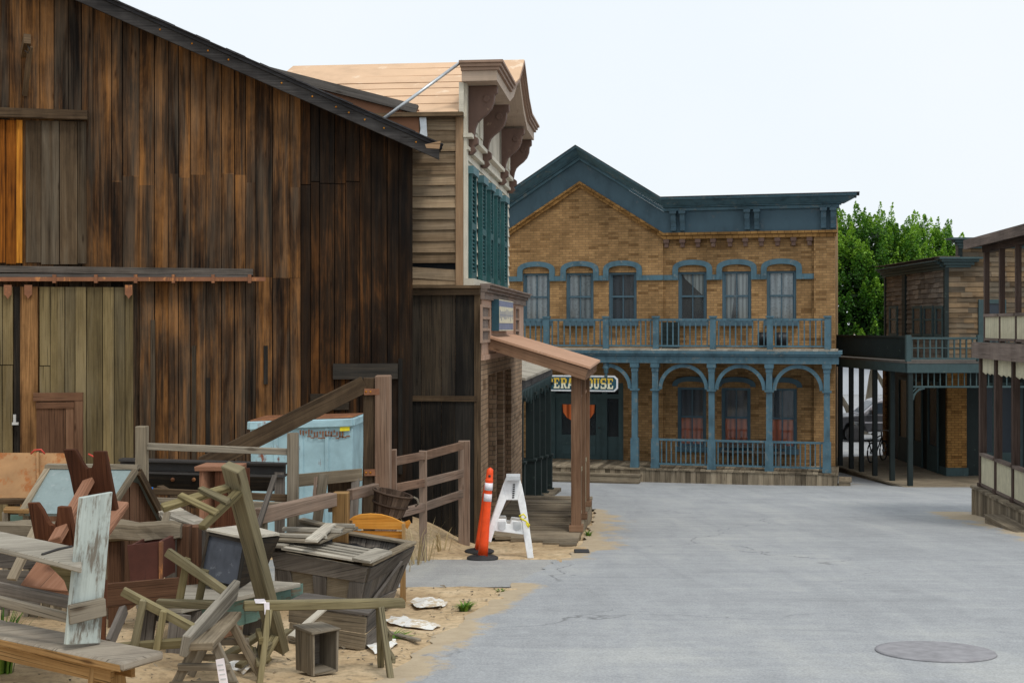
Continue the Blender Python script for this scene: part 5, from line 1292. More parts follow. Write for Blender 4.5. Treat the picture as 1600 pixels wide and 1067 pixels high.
# ---- sawhorse seen end on, with label
a = W(313, 1003, 7.75); zt = a.z; b = H(357, 955, zt)
c = (a+b)/2; h_ = zt-ground(c.x, c.y)
m4 = ortho((c.x, c.y, ground(c.x, c.y)), (b.x-a.x, b.y-a.y, 0), (0, 0, 1))
s2 = sawhorse('grey sawhorse pointing away with a paper label on its near leg', m4, (b-a).length*1.02, .17, .05, h_, .46, M['old'])
mb = MB(); q = W(337, 1030, 7.72); mb.prism([(0, 0), (.05, .01), (.085, -.20), (.035, -.215)], q, (1, 0, 0), (0, 0, 1), (0, -.003, 0)); lb = mb.build('paper_label', M['white_refl'], s2)
mb = MB(); q = q+V((0, -.004, 0))
for k in range(6): mb.prism([(.012+.006*k, -.03-.028*k), (.045+.006*k, -.026-.028*k), (.046+.006*k, -.034-.028*k), (.013+.006*k, -.038-.028*k)], q, (1, 0, 0), (0, 0, 1), (0, -.001, 0))
mb.build('print', M['grey_plastic'], lb)
# ---- sawhorse tipped on its side
m4 = ortho(W(336, 960, 8.2)-V((.475, 0, -.11)), V((.11, .98, .16)), V((.97, 0, -.23)))
sawhorse('pale sawhorse tipped on its side with legs sticking out left', m4, .95, .14, .05, .50, .38, M['old_pale'], M['olive'])
# ---- sawhorse stood on end
a, b = W(441, 1008, 9.3), W(370, 724, 8.5)
x_ = (a-b); L_ = x_.length
zax = V((.58, .55, .60)); xn = x_.normalized(); zax = (zax-xn*zax.dot(xn)).normalized()
m4 = ortho((a+b)/2-zax*.50, x_, zax)
s4 = sawhorse('tall olive sawhorse stood on end, leaning over the crates', m4, L_, .16, .075, .50, .40, M['olive'], M['olive'])
# ---- long bench (front left)
zs = 3.11
far_l, far_r, near_r, near_l = H(-140, 940, zs), H(256, 1016, zs), H(192, 1035, zs), H(-140, 962, zs)
bench = thing('plank_bench', 'long weathered bench with orange brown edge at the bottom left', 'bench', (near_r.x-.4, near_r.y+.2, ground(near_r.x, near_r.y)))
mb = MB(); near_l = near_l+V((0, -.05, 0)); qslab(mb, near_l, near_r, far_r, far_l, (0, 0, -.05)); mb.build('seat', M['seat_grey'], bench, bevel=.012)
dirb = (near_r-near_l).normalized(); sd = V((-dirb.y, dirb.x, 0))
mb = MB(); mb.bar(near_l-V((0, 0, .034))-sd*.004, near_r-V((0, 0, .034))-sd*.004-dirb*.02, .012, .042); mb.build('edge_strip', M['honey'], bench, bevel=.004)
for t, in ((.30,), (1.75,)):
    c0 = near_r-dirb*t; w_ = (far_r-near_r).dot(sd)
    mb = MB(); g0 = ground(c0.x, c0.y)
    P = c0+sd*.05-V((0, 0, .053)); Q = c0+sd*(w_-.05)-V((0, 0, .053)); hh = P.z-g0+.02
    mb.prism([(0, 0), (w_-.1, 0), (w_-.06, -hh), (w_*.62, -hh), (w_*.5-.05, -hh*.55), (w_*.30, -hh), (-.04, -hh)], P, sd, (0, 0, 1), dirb*-.045, axis='y'); mb.build('leg_board', M['honey'], bench, bevel=.006)
for s_ in (.06, w_-.1):
    mb = MB(); P = near_r-dirb*.16+sd*s_-V((0, 0, .105)); mb.bar(P, P-dirb*1.9, .03, .10); mb.build('apron', M['honey'], bench, bevel=.004)
# ---- second bench standing on the first
zs2 = 3.62
b2 = thing('stacked_bench', 'pale bench with tall peeling end panel standing on top of the long bench', 'bench', H(120, 1008, zs))
e1, e2, e3, e4 = H(-140, 800, zs2), H(128, 855.5, zs2), H(128, 886, zs2), H(-140, 818, zs2)
mb = MB(); qslab(mb, e4+V((0, -.04, 0)), e3, e2, e1, (0, 0, -.035)); mb.build('seat', M['old_pale'], b2, bevel=.006)
pA, pB = W(105, 1008, 7.45), W(157, 1004, 7.62); tA, tB = W(128, 776, 7.55), W(177, 769, 7.72)
qn = (pB-pA).cross(tA-pA).normalized()
mb = MB(); qslab(mb, pA, pB, tB, tA, qn*-.035, 1); mb.build('end_panel', M['peel_white'], b2, bevel=.004)
mb = MB(); a, b = W(107, 960, 7.44), W(164, 948, 7.60); mb.bar(a, b, .025, .11); mb.build('cleat', M['old'], b2, bevel=.004)
for (pa, pb2, hh, mt) in (((-60, 905, 8.2), (112, 942, 7.75), .075, 'old_dark'), ((-60, 925, 7.9), (112, 966, 7.5), .06, 'old')):
    mb = MB(); mb.bar(W(*pa), W(*pb2), .03, hh); mb.build('rail', M[mt], b2, bevel=.004)
mb = MB(); o_ = W(78, 872, 7.95)
mb.prism([(0, 0), (.17, -.02), (.16, -.24), (.13, -.20), (.10, -.13), (.04, -.08), (.0, -.05)], o_, (1, -.35, 0), (0, 0, 1), (.01, .03, 0)); mb.build('brace', M['olive'], b2)
mb = MB(); mb.tube([H(66, 866, zs2+.004), H(90, 858, zs2+.006), H(112, 853.5, zs2+.004)], .009, 6); mb.build('wire', M['iron'], b2)
# ---- upside-down red brown bench
ub = thing('upturned_bench', 'red brown varnished bench lying upside down with notched legs in the air', 'bench', W(80, 915, 8.7))
def legboard(pts, d, lean):
    mb = MB(); o = W(pts[0][0], pts[0][1], d)
    P = [((x-pts[0][0])/F*d, -(y-pts[0][1])/F*d) for x, y in pts]
    mb.prism(P, o, (1, 0, 0), (0, lean, 1), (.01, .045, 0), axis='y'); mb.build('leg', M['redbrown'], ub, bevel=.006)
legboard([(42, 785.5), (48, 845), (55, 900), (118, 905), (112, 851), (106, 792), (88.5, 791), (85, 812), (81, 821), (75, 821), (71, 815), (64, 797), (57, 785)], 8.62, -.25)
legboard([(98, 702), (105, 745), (111, 800), (174, 800), (170, 767), (163, 705), (145, 705), (143, 725), (140, 732), (131, 732), (126, 724), (121, 712), (116, 702)], 9.25, -.25)
mb = MB(); qslab(mb, W(30, 914, 8.45), W(106, 924, 8.4), W(201, 783, 9.5), W(128, 776, 9.55), (0, .02, -.045), 1); mb.build('seat', M['redbrown_light'], ub, bevel=.006)
mb = MB(); mb.bar(W(86, 846, 8.5), W(141, 748, 9.35), .085, .05, up=(-.3, -.6, .7)); mb.build('stretcher', M['redbrown_light'], ub, bevel=.006)
# ---- small gabled hut
hut = thing('small_hut', 'small gabled hut with grey green felt roof and brown plank end', 'hut', W(190, 900, 11))
rl, rr2 = W(78, 733, 11.2), W(213, 734, 11.2); nl, nr = W(37, 806, 10.75), W(170, 806, 10.75); fr2 = W(256, 818, 11.75)
mb = MB(); qslab(mb, nl, nr, rr2, rl, (0, -.01, .02)); mb.build('roof_panel', M['tar_green'], hut)
mb = MB(); fl2 = fr2-(rr2-rl); qslab(mb, fr2, fl2, rl, rr2, (0, .01, .02)); mb.build('roof_panel', M['tar_green'], hut)
mb = MB(); mb.bar(rl+V((-.03, 0, .03)), rr2+V((.02, 0, .03)), .09, .035); mb.build('ridge_board', M['old'], hut)
for a, b in ((rl+V((-.01, -.03, .0)), nl+V((-.01, -.03, .02))), (rr2+V((0, -.03, .0)), nr+V((0, -.03, .02)))): mb = MB(); mb.bar(a, b, .05, .04); mb.build('barge_board', M['old'], hut)
mb = MB(); mb.bar(rr2+V((.02, .01, -.02)), fr2+V((.02, 0, .0)), .03, .07); mb.build('barge_board', M['beam'], hut)
mb = MB(); zg = 2.3
n2, f2, r3 = nr+V((-.005, .03, -.01)), fr2+V((-.05, -.02, .02)), rr2+V((-.005, .01, -.035))
qs = 5
for k in range(qs):
    t0, t1 = k/qs, (k+1)/qs-.006/qs
    def at_(t):
        p = n2.lerp(f2, t); top_ = n2.z+(r3.z-n2.z)*min(1, t*2.05) if t < .49 else r3.z+(f2.z-r3.z)*(t-.49)/.51
        return p, top_
    (pa, ta), (pb2, tb) = at_(t0), at_(t1)
    qslab(mb, (pa.x, pa.y, zg), (pb2.x, pb2.y, zg), (pb2.x, pb2.y, tb), (pa.x, pa.y, ta), (-.02, .015, 0), 1)
mb.build('end_boards', M['hatch'], hut)
mb = MB(); k = 7
for i in range(k):
    t0, t1 = i/k, (i+1)/k-.01; a, b = nl.lerp(nr, t0)+V((.03, .05, -.06)), nl.lerp(nr, t1)+V((.0, .05, -.06)); qslab(mb, (a.x, a.y, zg), (b.x, b.y, zg), b, a, (0, .02, 0), 1)
mb.build('front_boards', M['old'], hut)
# ---- rust stained panel
rp = thing('rusty_panel', 'orange rust stained sheet panel leaning along the left edge before the barn', 'panel', W(40, 790, 11.6))
mb = MB(); qslab(mb, W(-90, 779, 11.6), W(110, 777, 11.6), W(105, 708, 11.9), W(-90, 707, 11.9), (0, .02, 0)); mb.build('sheet', M['rust_tin'], rp)
mb = MB(); mb.bar(W(60, 778, 11.57), W(60, 708, 11.86), .05, .02, up=(1, 0, 0)); mb.build('seam', M['rust_tin'], rp)
mb = MB(); mb.bar(W(-90, 782, 11.55), W(52, 783, 11.55), .06, .045); mb.build('bottom_rail', M['beam'], rp)
mb = MB(); mb.box(-.0, 1, 0, 1, 0, 1) if False else None
for px in (-40, 20):
    mb = MB(); mb.bar(W(px, 778, 11.75), V((W(px, 778, 11.75).x, 11.75, 2.3)), .06, .06); mb.build('post', M['beam'], rp)
# small stool under the panel
st_ = thing('low_stool', 'small low stool with pale top tucked below the rusty panel', 'stool', W(27, 830, 10.9))
mb = MB(); zt = 3.47; qslab(mb, H(5, 796, zt), H(46, 797, zt), H(46, 791, zt), H(8, 790, zt), (0, 0, -.03)); mb.build('top', M['honey'], st_, bevel=.003)
for px in (10, 42):
    mb = MB(); a = W(px, 799, 10.85); mb.bar(a, (a.x, a.y, 2.55), .05, .05); mb.build('leg', M['old'], st_)
mb = MB(); mb.box(W(5, 0, 11).x, W(46, 0, 11).x, 11.0, 11.02, 3.15, 3.38, 0); mb.build('apron', M['peel_green'], st_)
# ---- cracked timber on posts
mb = MB(); a, b = W(-60, 830, 10.35), W(284, 829, 10.35); n_ = 14
n_ = 26; K = 10; rg = []
for i in range(n_+1):
    t = i/n_; c = a.lerp(b, t)+V((0, 0, .014*noise.noise(V((i*.35, 1, 2))))); ring = []
    for k in range(K):
        an = math.tau*k/K; s_ = (1+.16*noise.noise(V((i*.45, math.cos(an)*1.3, math.sin(an)*1.3)))+.07*noise.noise(V((i*1.7, math.cos(an)*3, math.sin(an)*3))))*(1-.25*(t > .97))
        cx_, cz_ = math.cos(an), math.sin(an); m_ = max(abs(cx_), abs(cz_))**.7
        ring.append(c+V((0, cx_/m_*.075*s_, cz_/m_*.082*s_)))
    rg.append(ring)
for i in range(n_):
    for k in range(K):
        k2 = (k+1) % K; u0, u1 = i*.09, (i+1)*.09; w0, w1 = k*.055, (k+1)*.055
        mb.face([rg[i][k], rg[i+1][k], rg[i+1][k2], rg[i][k2]], [(u0, w0), (u1, w0), (u1, w1), (u0, w1)], (.5, .4, .6))
mb.face(rg[0], None, (.5, .4, .6)); mb.face(rg[-1][::-1], None, (.3, .4, .4))
tm = thing('cracked_timber', 'thick cracked old timber lying across short posts in front of the hut', 'timber', W(230, 900, 10.4)); mb.build('log', M['old'], tm)
for px in (182, 288, 303):
    mb = MB(); c = W(px, 843, 10.42+.1*(px > 295)); mb.bar((c.x, c.y, c.z+(.12 if px > 280 else 0)), (c.x, c.y, 2.35), .12, .10, up=(1, 0, 0)); mb.build('post', M['hatch'], tm, bevel=.005)
# ---- red brown box
bxr = thing('leather_box', 'cracked red brown box with open top below the old timber', 'box', W(230, 906, 10.1))
mb = MB()
a, b, c, d = W(203, 908, 10.0), W(250, 906, 10.0), W(250, 846, 10.0), W(199, 851, 10.0)
qslab(mb, a, b, c, d, (0, .02, 0)); mb.build('front', M['leather'], bxr)
mb = MB(); o_ = V((.03, .30, 0)); qslab(mb, b+V((.004, 0, 0)), b+o_, c+o_, c+V((.004, 0, 0)), (-.02, 0, 0)); qslab(mb, a+V((.02, .021, 0)), a+o_, d+o_, d+V((.02, .021, 0)), (.02, 0, 0)); qslab(mb, a+o_, b+o_, c+o_, d+o_, (0, .02, 0)); mb.build('sides', M['leather'], bxr)
mb = MB(); mb.bar(b+V((.01, -.01, 0)), c+V((.01, -.01, 0)), .03, .03); mb.build('corner_strip', M['rust_rail'], bxr)
# ---- plank platform (right of the hut)
pf = thing('plank_platform', 'low platform of silvery planks beside the small hut', 'platform', W(275, 860, 11.6))
zt = 3.33; 
for k in range(4):
    t0, t1 = k/4, (k+1)/4-.02; A, B, C, D = H(238, 786, zt), H(262, 782, zt), H(320, 812, zt), H(262, 822, zt)
    mb = MB(); lf = lambda t: (A.lerp(D, t), B.lerp(C, t)); (p0, q0), (p1, q1) = lf(t0), lf(t1)
    qslab(mb, p0, q0, q1, p1, (0, 0, -.035)); mb.build('plank', M['old_pale'], pf, bevel=.003)
for px, d in ((268, 11.0), (314, 11.2), (246, 12.2)):
    mb = MB(); c = W(px, 800, d); mb.bar((c.x, c.y, zt-.04), (c.x, c.y, 2.4), .09, .09); mb.build('leg', M['old_dark'], pf)
mb = MB(); mb.bar(H(262, 826, zt-.09)-V((0, 0, .0)), H(320, 816, zt-.09), .04, .1); mb.build('apron', M['old_dark'], pf)
# ---- sea green table
gt = thing('green_table', 'low old table with sea green apron and grey plank top', 'table', W(330, 985, 9.6)); zt = 2.96
T = [H(212, 943, zt), H(284, 951, zt), H(470, 910, zt), H(405, 905, zt), H(285, 914, zt)]
mb = MB(); z_ = V((0, 0, 1))
mb.prism([(p.x, p.y) for p in T], (0, 0, zt-.035), (1, 0, 0), (0, 1, 0), (0, 0, .035)); mb.build('top', M['old_pale'], gt, bevel=.004)
mb = MB(); a, b = H(284, 953, zt-.04)+V((0, .04, 0)), H(470, 914, zt-.04)+V((0, .04, 0)); n_ = 10
for k in range(n_):
    t0, t1 = k/n_, (k+1)/n_; p, q = a.lerp(b, t0), a.lerp(b, t1); hh = lambda t: -.12-.10*math.sin(math.pi*min(1, t*1.1))
    qslab(mb, p+V((0, 0, hh(t0))), q+V((0, 0, hh(t1))), q, p, (.005, .03, 0), 0, (.5, .5, .5))
mb.build('apron', M['peel_green'], gt)
mb = MB(); a = H(214, 945, zt-.04); b = H(284, 953, zt-.04); qslab(mb, a+V((0, .03, -.1)), b+V((0, .04, -.12)), b+V((0, .04, 0)), a+V((0, .03, 0)), (0, .03, 0)); mb.build('apron', M['old_dark'], gt)
for px, py, d in ((230, 950, 9.45), (282, 962, 9.25), (300, 965, 9.4), (400, 930, 10.2)):
    mb = MB(); c = W(px, py, d); mb.bar((c.x, c.y, zt-.04), (c.x-.03, c.y-.02, ground(c.x, c.y)-.02), .14, .05); mb.build('leg', M['old_dark'], gt)
# ---- plank with props
pr = thing('propped_plank', 'reddish plank propped level behind the tipped sawhorse', 'plank', W(220, 940, 9.1))
mb = MB(); mb.bar(W(150, 931, 9.1), W(280, 919, 9.35), .04, .17); mb.build('plank', M['hatch'], pr, bevel=.005)
mb = MB(); mb.bar(W(162, 905, 8.9), W(160, 1012, 8.75), .04, .035, up=(1, 0, 0)); mb.build('stake', M['redbrown'], pr)
mb = MB(); mb.bar(W(195, 950, 9.2), W(170, 1005, 8.9), .04, .09); mb.build('strut', M['old_dark'], pr)
# ---- slate cased crate
sc_ = thing('slate_crate', 'tilted crate with a dark scuffed slate face and grey top', 'crate', W(345, 918, 10.1))
TL, TR, BR_, BL = W(327, 832, 10.05), W(384, 845, 9.9), W(371, 918, 9.85), W(313, 904, 10.0)
off = W(437, 838, 10.75)-TR; off2 = W(406, 911, 10.65)-BR_
mb = MB(); qslab(mb, BL, BR_, TR, TL, (0, .02, 0), 1); mb.build('face', M['screen'], sc_)
mb = MB()
for p, q in ((BL, BR_), (BR_, TR), (TR, TL), (TL, BL)): mb.bar(p+V((0, -.012, 0)), q+V((0, -.012, 0)), .02, .028)
mb.build('face_frame', M['black_plank'], sc_)
mb = MB(); qslab(mb, BR_+V((0, .02, 0)), BR_+off2, TR+off, TR+V((0, .02, 0)), (-.02, 0, 0)); qslab(mb, BL+V((0, .021, 0)), BL+off2, TL+off, TL+V((0, .021, 0)), (.02, 0, 0)); mb.build('side', M['black_plank'], sc_)
mb = MB(); qslab(mb, TL+V((-.02, -.02, .012)), TR+V((0, -.02, .012)), TR+off+V((0, 0, .012)), TL+off+V((0, 0, .012)), (0, 0, .025)); mb.build('top', M['old_pale'], sc_, bevel=.003)
mb = MB(); qslab(mb, BL+off2, BR_+off2, TR+off, TL+off, (0, .02, 0)); mb.build('back', M['black_plank'], sc_)
# ---- big panelled bin
bn_ = thing('panelled_bin', 'big grey panelled wooden bin with slatted lid and black liner', 'bin', W(530, 962, 11.3))
A, B, C = W(576, 886, 11.0), W(426, 860, 11.5), W(646, 852, 12.1); D = B+C-A
A1, B1, C1 = W(558, 968, 11.08), W(447, 956, 11.45), W(608, 958, 11.9); D1 = B1+C1-A1
for q in (A1, B1, C1, D1): q.z = max(q.z, 2.42)
ctr = (A+B+C+D)/4
def face_panel(p00, p10, p11, p01, mat_f, mat_p, stiles, nrm, diag=False, planks=0):
    nrm = V(nrm).normalized()
    bil = lambda u, v: (p00.lerp(p10, u)).lerp(p01.lerp(p11, u), v)
    mb = MB()
    if planks:
        for k in range(planks):
            u0, u1 = k/planks+.004, (k+1)/planks-.004; qslab(mb, bil(u0, 0), bil(u1, 0), bil(u1, 1), bil(u0, 1), nrm*-.02, 1)
    else: qslab(mb, bil(0, 0), bil(1, 0), bil(1, 1), bil(0, 1), nrm*-.02, 0)
    fp = mb.build('side', mat_p, bn_)
    mb = MB()
    for v0, v1 in ((0, .26), (.72, 1.)): qslab(mb, bil(0, v0), bil(1, v0), bil(1, v1), bil(0, v1), nrm*.022, 0)
    for u0, u1 in stiles: qslab(mb, bil(u0, .265), bil(u1, .265), bil(u1, .715), bil(u0, .715), nrm*.02, 1)
    if diag: mb.bar(bil(.06, .1)+nrm*.03, bil(.75, .8)+nrm*.03, .06, .02, up=nrm)
    mb.build('side_frame', mat_f, fp, bevel=.004)
nf = (B1-A1).cross(A-A1); nf = nf if nf.y < 0 else -nf
face_panel(B1, A1, A, B, M['old_dark'], M['old'], ((0, .17), (.43, .58), (.84, 1)), nf)
nr_ = (C1-A1).cross(A-A1); nr_ = nr_ if nr_.x > 0 else -nr_
face_panel(A1, C1, C, A, M['old_dark'], M['old_dark'], ((0, .12), (.88, 1)), nr_, True, 6)
face_panel(B1, D1, D, B, M['old_dark'], M['old_dark'], ((0, .12), (.88, 1)), -nr_, False, 6)
face_panel(D1, C1, C, D, M['old_dark'], M['old_dark'], ((0, .12), (.88, 1)), -nf, False, 6)
mb = MB()
up = V((0, 0, .02))
rimw = .10
for p, q in ((A, C), (C, D)):
    mid = (p+q)/2; inn = (ctr-mid); inn.z = 0; inn = inn.normalized()*rimw*.5; mb.bar(p+inn*.3+up*1.2, q+inn*.3+up*1.2, rimw, .03)
mb.build('rim', M['old'], bn_, bevel=.004)
# slatted lid over the near half
mb = MB(); E = A.lerp(C, .42); Fq = B.lerp(D, .42)
l2 = lambda u, v: (B.lerp(A, u)).lerp(Fq.lerp(E, u), v)+V((0, -.02+.0*u, .045))
for u0, u1 in ((-.05, .15), (.86, 1.04)): qslab(mb, l2(u0, -.12), l2(u1, -.12), l2(u1, 1), l2(u0, 1), (0, 0, .03), 1)
for k in range(5): v0 = -.12+k*.24; qslab(mb, l2(.13, v0)-V((0, 0, .004)), l2(.88, v0)-V((0, 0, .004)), l2(.88, v0+.12)-V((0, 0, .004)), l2(.13, v0+.12)-V((0, 0, .004)), (0, 0, .026), 0)
mb.build('lid', M['old_pale'], bn_, bevel=.003)
# liner
mb = MB(); nu = 12
l3 = lambda u, v: (Fq.lerp(E, .12+.84*u)).lerp(D.lerp(C, .12+.84*u), .05+.85*v)
g = [[l3(i/nu, j/nu)+V((0, 0, -.05-.10*math.sin(math.pi*i/nu)*math.sin(math.pi*j/nu)+.05*noise.noise(V((i*.8, j*.8, 2)))+.03*noise.noise(V((i*2.1, j*2.1, 5))))) for j in range(nu+1)] for i in range(nu+1)]
for i in range(nu):
    for j in range(nu): mb.face([g[i][j], g[i+1][j], g[i+1][j+1], g[i][j+1]], None, (.5, .5, .5), True)
mb.build('liner', M['black'], bn_)
# ---- slatted crate lid lying behind the bin
lc = thing('crate_lid', 'grey slatted crate lid resting on the far left corner of the bin', 'crate lid', W(470, 835, 11.9))
zt = 3.07
A2, B2, C2, D2 = H(425, 846, zt), H(500, 850, zt), H(560, 826, zt), H(470, 824, zt)
mb = MB(); qslab(mb, A2, B2, C2, D2, (0, 0, .025)); mb.build('board', M['old'], lc, bevel=.003)
for v in (.15, .55, .9):
    mb = MB(); mb.bar(A2.lerp(D2, v)+V((-.05, 0, .045)), B2.lerp(C2, v)+V((0, 0, .045)), .05, .035); mb.build('slat', M['old_pale'], lc, bevel=.003)
mb = MB(); mb.bar(H(486, 845, zt+.06), H(517, 819, zt+.06), .11, .03); mb.build('cross_board', M['old_pale'], lc, bevel=.003)
# ---- open box
ob = thing('open_box', 'small grey plank box with its open side facing right, between the sawhorse legs', 'box', G(490, 1050))
o_ = G(489, 1059); o_.z = ground(o_.x, o_.y)+.01; ex_ = V((.82, .57, 0)); ey_ = V((-.62, .78, 0)); w_, dpt, hh = .19, .24, .285
ex_.normalize(); ey_.normalize(); Z_ = V((0, 0, 1)); t_ = .016
P = lambda x, y, z: o_+ex_*x+ey_*y+Z_*z
mb = MB()
for k in range(3): a = dpt*k/3; qslab(mb, P(0, a+.002, 0), P(0, a+dpt/3-.002, 0), P(0, a+dpt/3-.002, hh), P(0, a+.002, hh), ex_*t_, 1)
mb.build('side', M['old'], ob)
mb = MB(); qslab(mb, P(w_, 0, 0), P(w_, dpt, 0), P(w_, dpt, hh), P(w_, 0, hh), ex_*-t_, 1); mb.build('side', M['old'], ob)
mb = MB(); qslab(mb, P(t_, dpt, .0), P(w_-t_, dpt, 0), P(w_-t_, dpt, hh), P(t_, dpt, hh), ey_*-t_, 0); mb.build('back', M['old_dark'], ob)
mb = MB(); qslab(mb, P(-.012, -.012, hh+.001), P(w_+.012, -.012, hh+.001), P(w_+.012, dpt+.01, hh+.001), P(-.012, dpt+.01, hh+.001), Z_*.018, 1); mb.build('top', M['old'], ob, bevel=.003)
mb = MB(); qslab(mb, P(t_, 0, .004), P(w_-t_, 0, .004), P(w_-t_, dpt-t_, .004), P(t_, dpt-t_, .004), Z_*.016, 0); mb.build('bottom', M['old'], ob)
# ---- crate behind the sawhorse
cb_ = thing('plank_crate', 'grey plank crate half hidden behind the standing sawhorse', 'crate', W(530, 1020, 9.9))
a, b = W(452, 944, 10.0), W(572, 962, 9.8); dn = V((0, 0, -.40)); bk = V((.06, .35, 0))
for k in range(3):
    mb = MB(); p, q = a+dn*(k/3+.01), b+dn*(k/3+.01); mb.bar(p+dn/6, q+dn/6, .02, .125); mb.build('front_board', M['old'], cb_, bevel=.003)
for k in range(3):
    mb = MB(); p, q = b+dn*(k/3+.01), b+bk+dn*(k/3+.01); mb.bar(p+dn/6+V((.0, .012, 0)), q+dn/6, .02, .125); mb.build('side_board', M['old_dark'], cb_, bevel=.003)
mb = MB(); qslab(mb, a+V((-.02, -.02, .003)), b+V((.02, -.02, .003)), b+bk, a+bk, (0, 0, .025)); mb.build('top', M['old_dark'], cb_, bevel=.003)
# ---- orange chair with curved back, basket on it
ch = thing('orange_chair', 'chair with curved varnished orange wooden back beyond the bin', 'chair', W(600, 900, 12.6))
dC = 12.5
def arcboard(pts_top, pts_bot, d, mat, nm, par):
    mb = MB(); P = [((x-545)/F*d, -(y-803)/F*d) for x, y in pts_top]+[((x-545)/F*d, -(y-803)/F*d) for x, y in pts_bot[::-1]]
    mb.prism(P, W(545, 803, d), (1, .12, 0), (0, 0, 1), (0, .025, 0)); return mb.build(nm, mat, par, bevel=.004)
arcboard([(545, 812), (552, 807), (562, 803.5), (578, 802.5), (595, 804), (612, 809), (624, 815), (633, 820)], [(545, 826), (632, 829)], dC, M['orange_wood'], 'back_board', ch)
arcboard([(546, 829), (631, 832)], [(546, 850), (630, 853)], dC+.02, M['orange_wood'], 'lower_back', ch)
mb = MB(); mb.prism([(-.02, 0), (.045, .03), (.06, .0), (.03, -.06), (0, -.03)], W(632, 817, dC+.1), (1, 0, 0), (0, 0, 1), (0, .03, 0)); mb.build('arm', M['orange_wood'], ch)
for px, y0, d in ((631, 818, dC), (548, 812, dC), (628, 850, dC+.4), (552, 850, dC+.4)):
    mb = MB(); a = W(px, y0, d); mb.bar(a, (a.x, a.y+.01, ground(a.x, a.y)-.02), .032, .032); mb.build('leg', M['honey'], ch)
mb = MB(); a, b = W(546, 855, dC+.02), W(632, 856, dC+.02); mb.box(a.x, b.x, dC, dC+.45, a.z-.03, a.z, 0); mb.build('seat', M['orange_wood'], ch)
bk_ = thing('bushel_basket', 'dark stave basket with rope rim tilted on the orange chair', 'basket', W(610, 812, 12.8))
dB = 12.82; bot = W(606, 803, dB); topc = W(614, 769, dB); ax = (topc-bot); hb = ax.length
mb = MB(); ax.normalize(); a1 = ax.cross(V((0, 1, 0))).normalized(); b1 = ax.cross(a1); ns = 22
for k in range(ns):
    t0, t1 = math.tau*k/ns+.015, math.tau*(k+1)/ns-.015
    rng = lambda t, r: a1*math.cos(t)*r+b1*math.sin(t)*r
    mb.hexa([bot+rng(t0, .15), bot+rng(t1, .15), bot+rng(t0, .138), bot+rng(t1, .138), topc+rng(t0, .195), topc+rng(t1, .195), topc+rng(t0, .183), topc+rng(t1, .183)], 2)
mb.build('stave', M['basket'], bk_)
mb = MB(); mb.lathe([(.135, .012), (.0, .013)], bot, ax, 18); mb.build('bottom', M['basket'], bk_)
for f_, rr_ in ((.45, .178), (.97, .203)):
    mb = MB(); c = bot.lerp(topc, f_); pts = [c+(a1*math.cos(t)+b1*math.sin(t))*rr_ for t in [math.tau*k/24 for k in range(25)]]; mb.tube(pts, .011, 6); mb.build('hoop', M['basket'], bk_)
mb = MB(); c = topc-a1*.21; c = topc+a1*(.21 if a1.x > 0 else -.21); mb.tube([c, c+V((.04, 0, -.02)), c+V((.05, 0, -.07)), c+V((.02, 0, -.09))], .012, 6); mb.build('handle', M['old'], bk_)
# ---- heavy rail fence in the yard
hf = thing('heavy_rail_fence', 'heavy rail fence with reddish sun bleached rails and thick post behind the bin', 'fence', W(533, 850, 12.4))
mb = MB(); mb.bar(W(404, 806, 11.3), W(521, 780, 12.3), .10, .135); mb.build('rail', M['old_red'], hf, bevel=.008)
mb = MB(); mb.bar(W(546, 773, 12.5), W(588, 763, 13.1), .07, .105); mb.build('rail', M['old_red'], hf, bevel=.006)
mb = MB(); a = W(533, 768, 12.4); mb.bar(a, (a.x, a.y, ground(a.x, a.y)-.1), .155, .14); mb.build('post', M['honey'], hf, bevel=.008)
mb = MB(); a = W(405, 793, 11.4); mb.bar(a, (a.x, a.y, 2.3), .13, .12); mb.build('post', M['old'], hf, bevel=.008)
# ---- stakes and boards behind that fence
bs = thing('board_stand', 'upright grey board and crosswise planks standing behind the heavy rail', 'boards', W(505, 800, 12.9))
mb = MB(); mb.bar(W(506, 741, 12.9), W(494, 830, 12.8), .10, .05); mb.build('upright', M['old'], bs, bevel=.004)
mb = MB(); mb.bar(W(494, 744, 12.85), W(490, 790, 12.8), .03, .03); mb.build('strip', M['old_red'], bs)
mb = MB(); mb.bar(W(463, 750, 13.2), W(566, 741, 13.4), .04, .13); mb.build('plank', M['old'], bs, bevel=.004)
mb = MB(); mb.bar(W(556, 740, 13.4), W(552, 830, 13.3), .08, .05); mb.build('upright', M['old_dark'], bs, bevel=.004)
for px in (520, 535, 548):
    mb = MB(); mb.bar(W(px, 752, 13.45), W(px, 800, 13.45), .10, .03, up=(0, 1, 0)); mb.build('slat', M['beam'], bs)
# ---- reddish cabinet
cab = thing('wooden_cabinet', 'small reddish brown open cabinet standing behind the upended sawhorse', 'cabinet', W(340, 805, 11.2))
a = W(312, 735, 11.2); wz = V((0, 0, -.55))
ax_, ay_ = V((.17, -.02, 0)), V((.12, .24, 0))
mb = MB(); qslab(mb, a+wz, a+V((.035, 0, 0))+wz, a+V((.035, 0, 0)), a, ay_*.9, 1); mb.build('side', M['redbrown_light'], cab)
mb = MB(); b = a+V((.135, -.01, 0)); qslab(mb, b+wz, b+V((.16, -.01, 0))+wz, b+V((.16, -.01, 0)), b, ay_*.9, 1); mb.build('side', M['redbrown'], cab)
mb = MB(); qslab(mb, a+V((-.04, -.03, .0)), a+V((.32, -.04, 0)), a+V((.36, .24, 0)), a+V((.0, .25, 0)), (0, 0, .04)); mb.build('top', M['redbrown_light'], cab, bevel=.003)
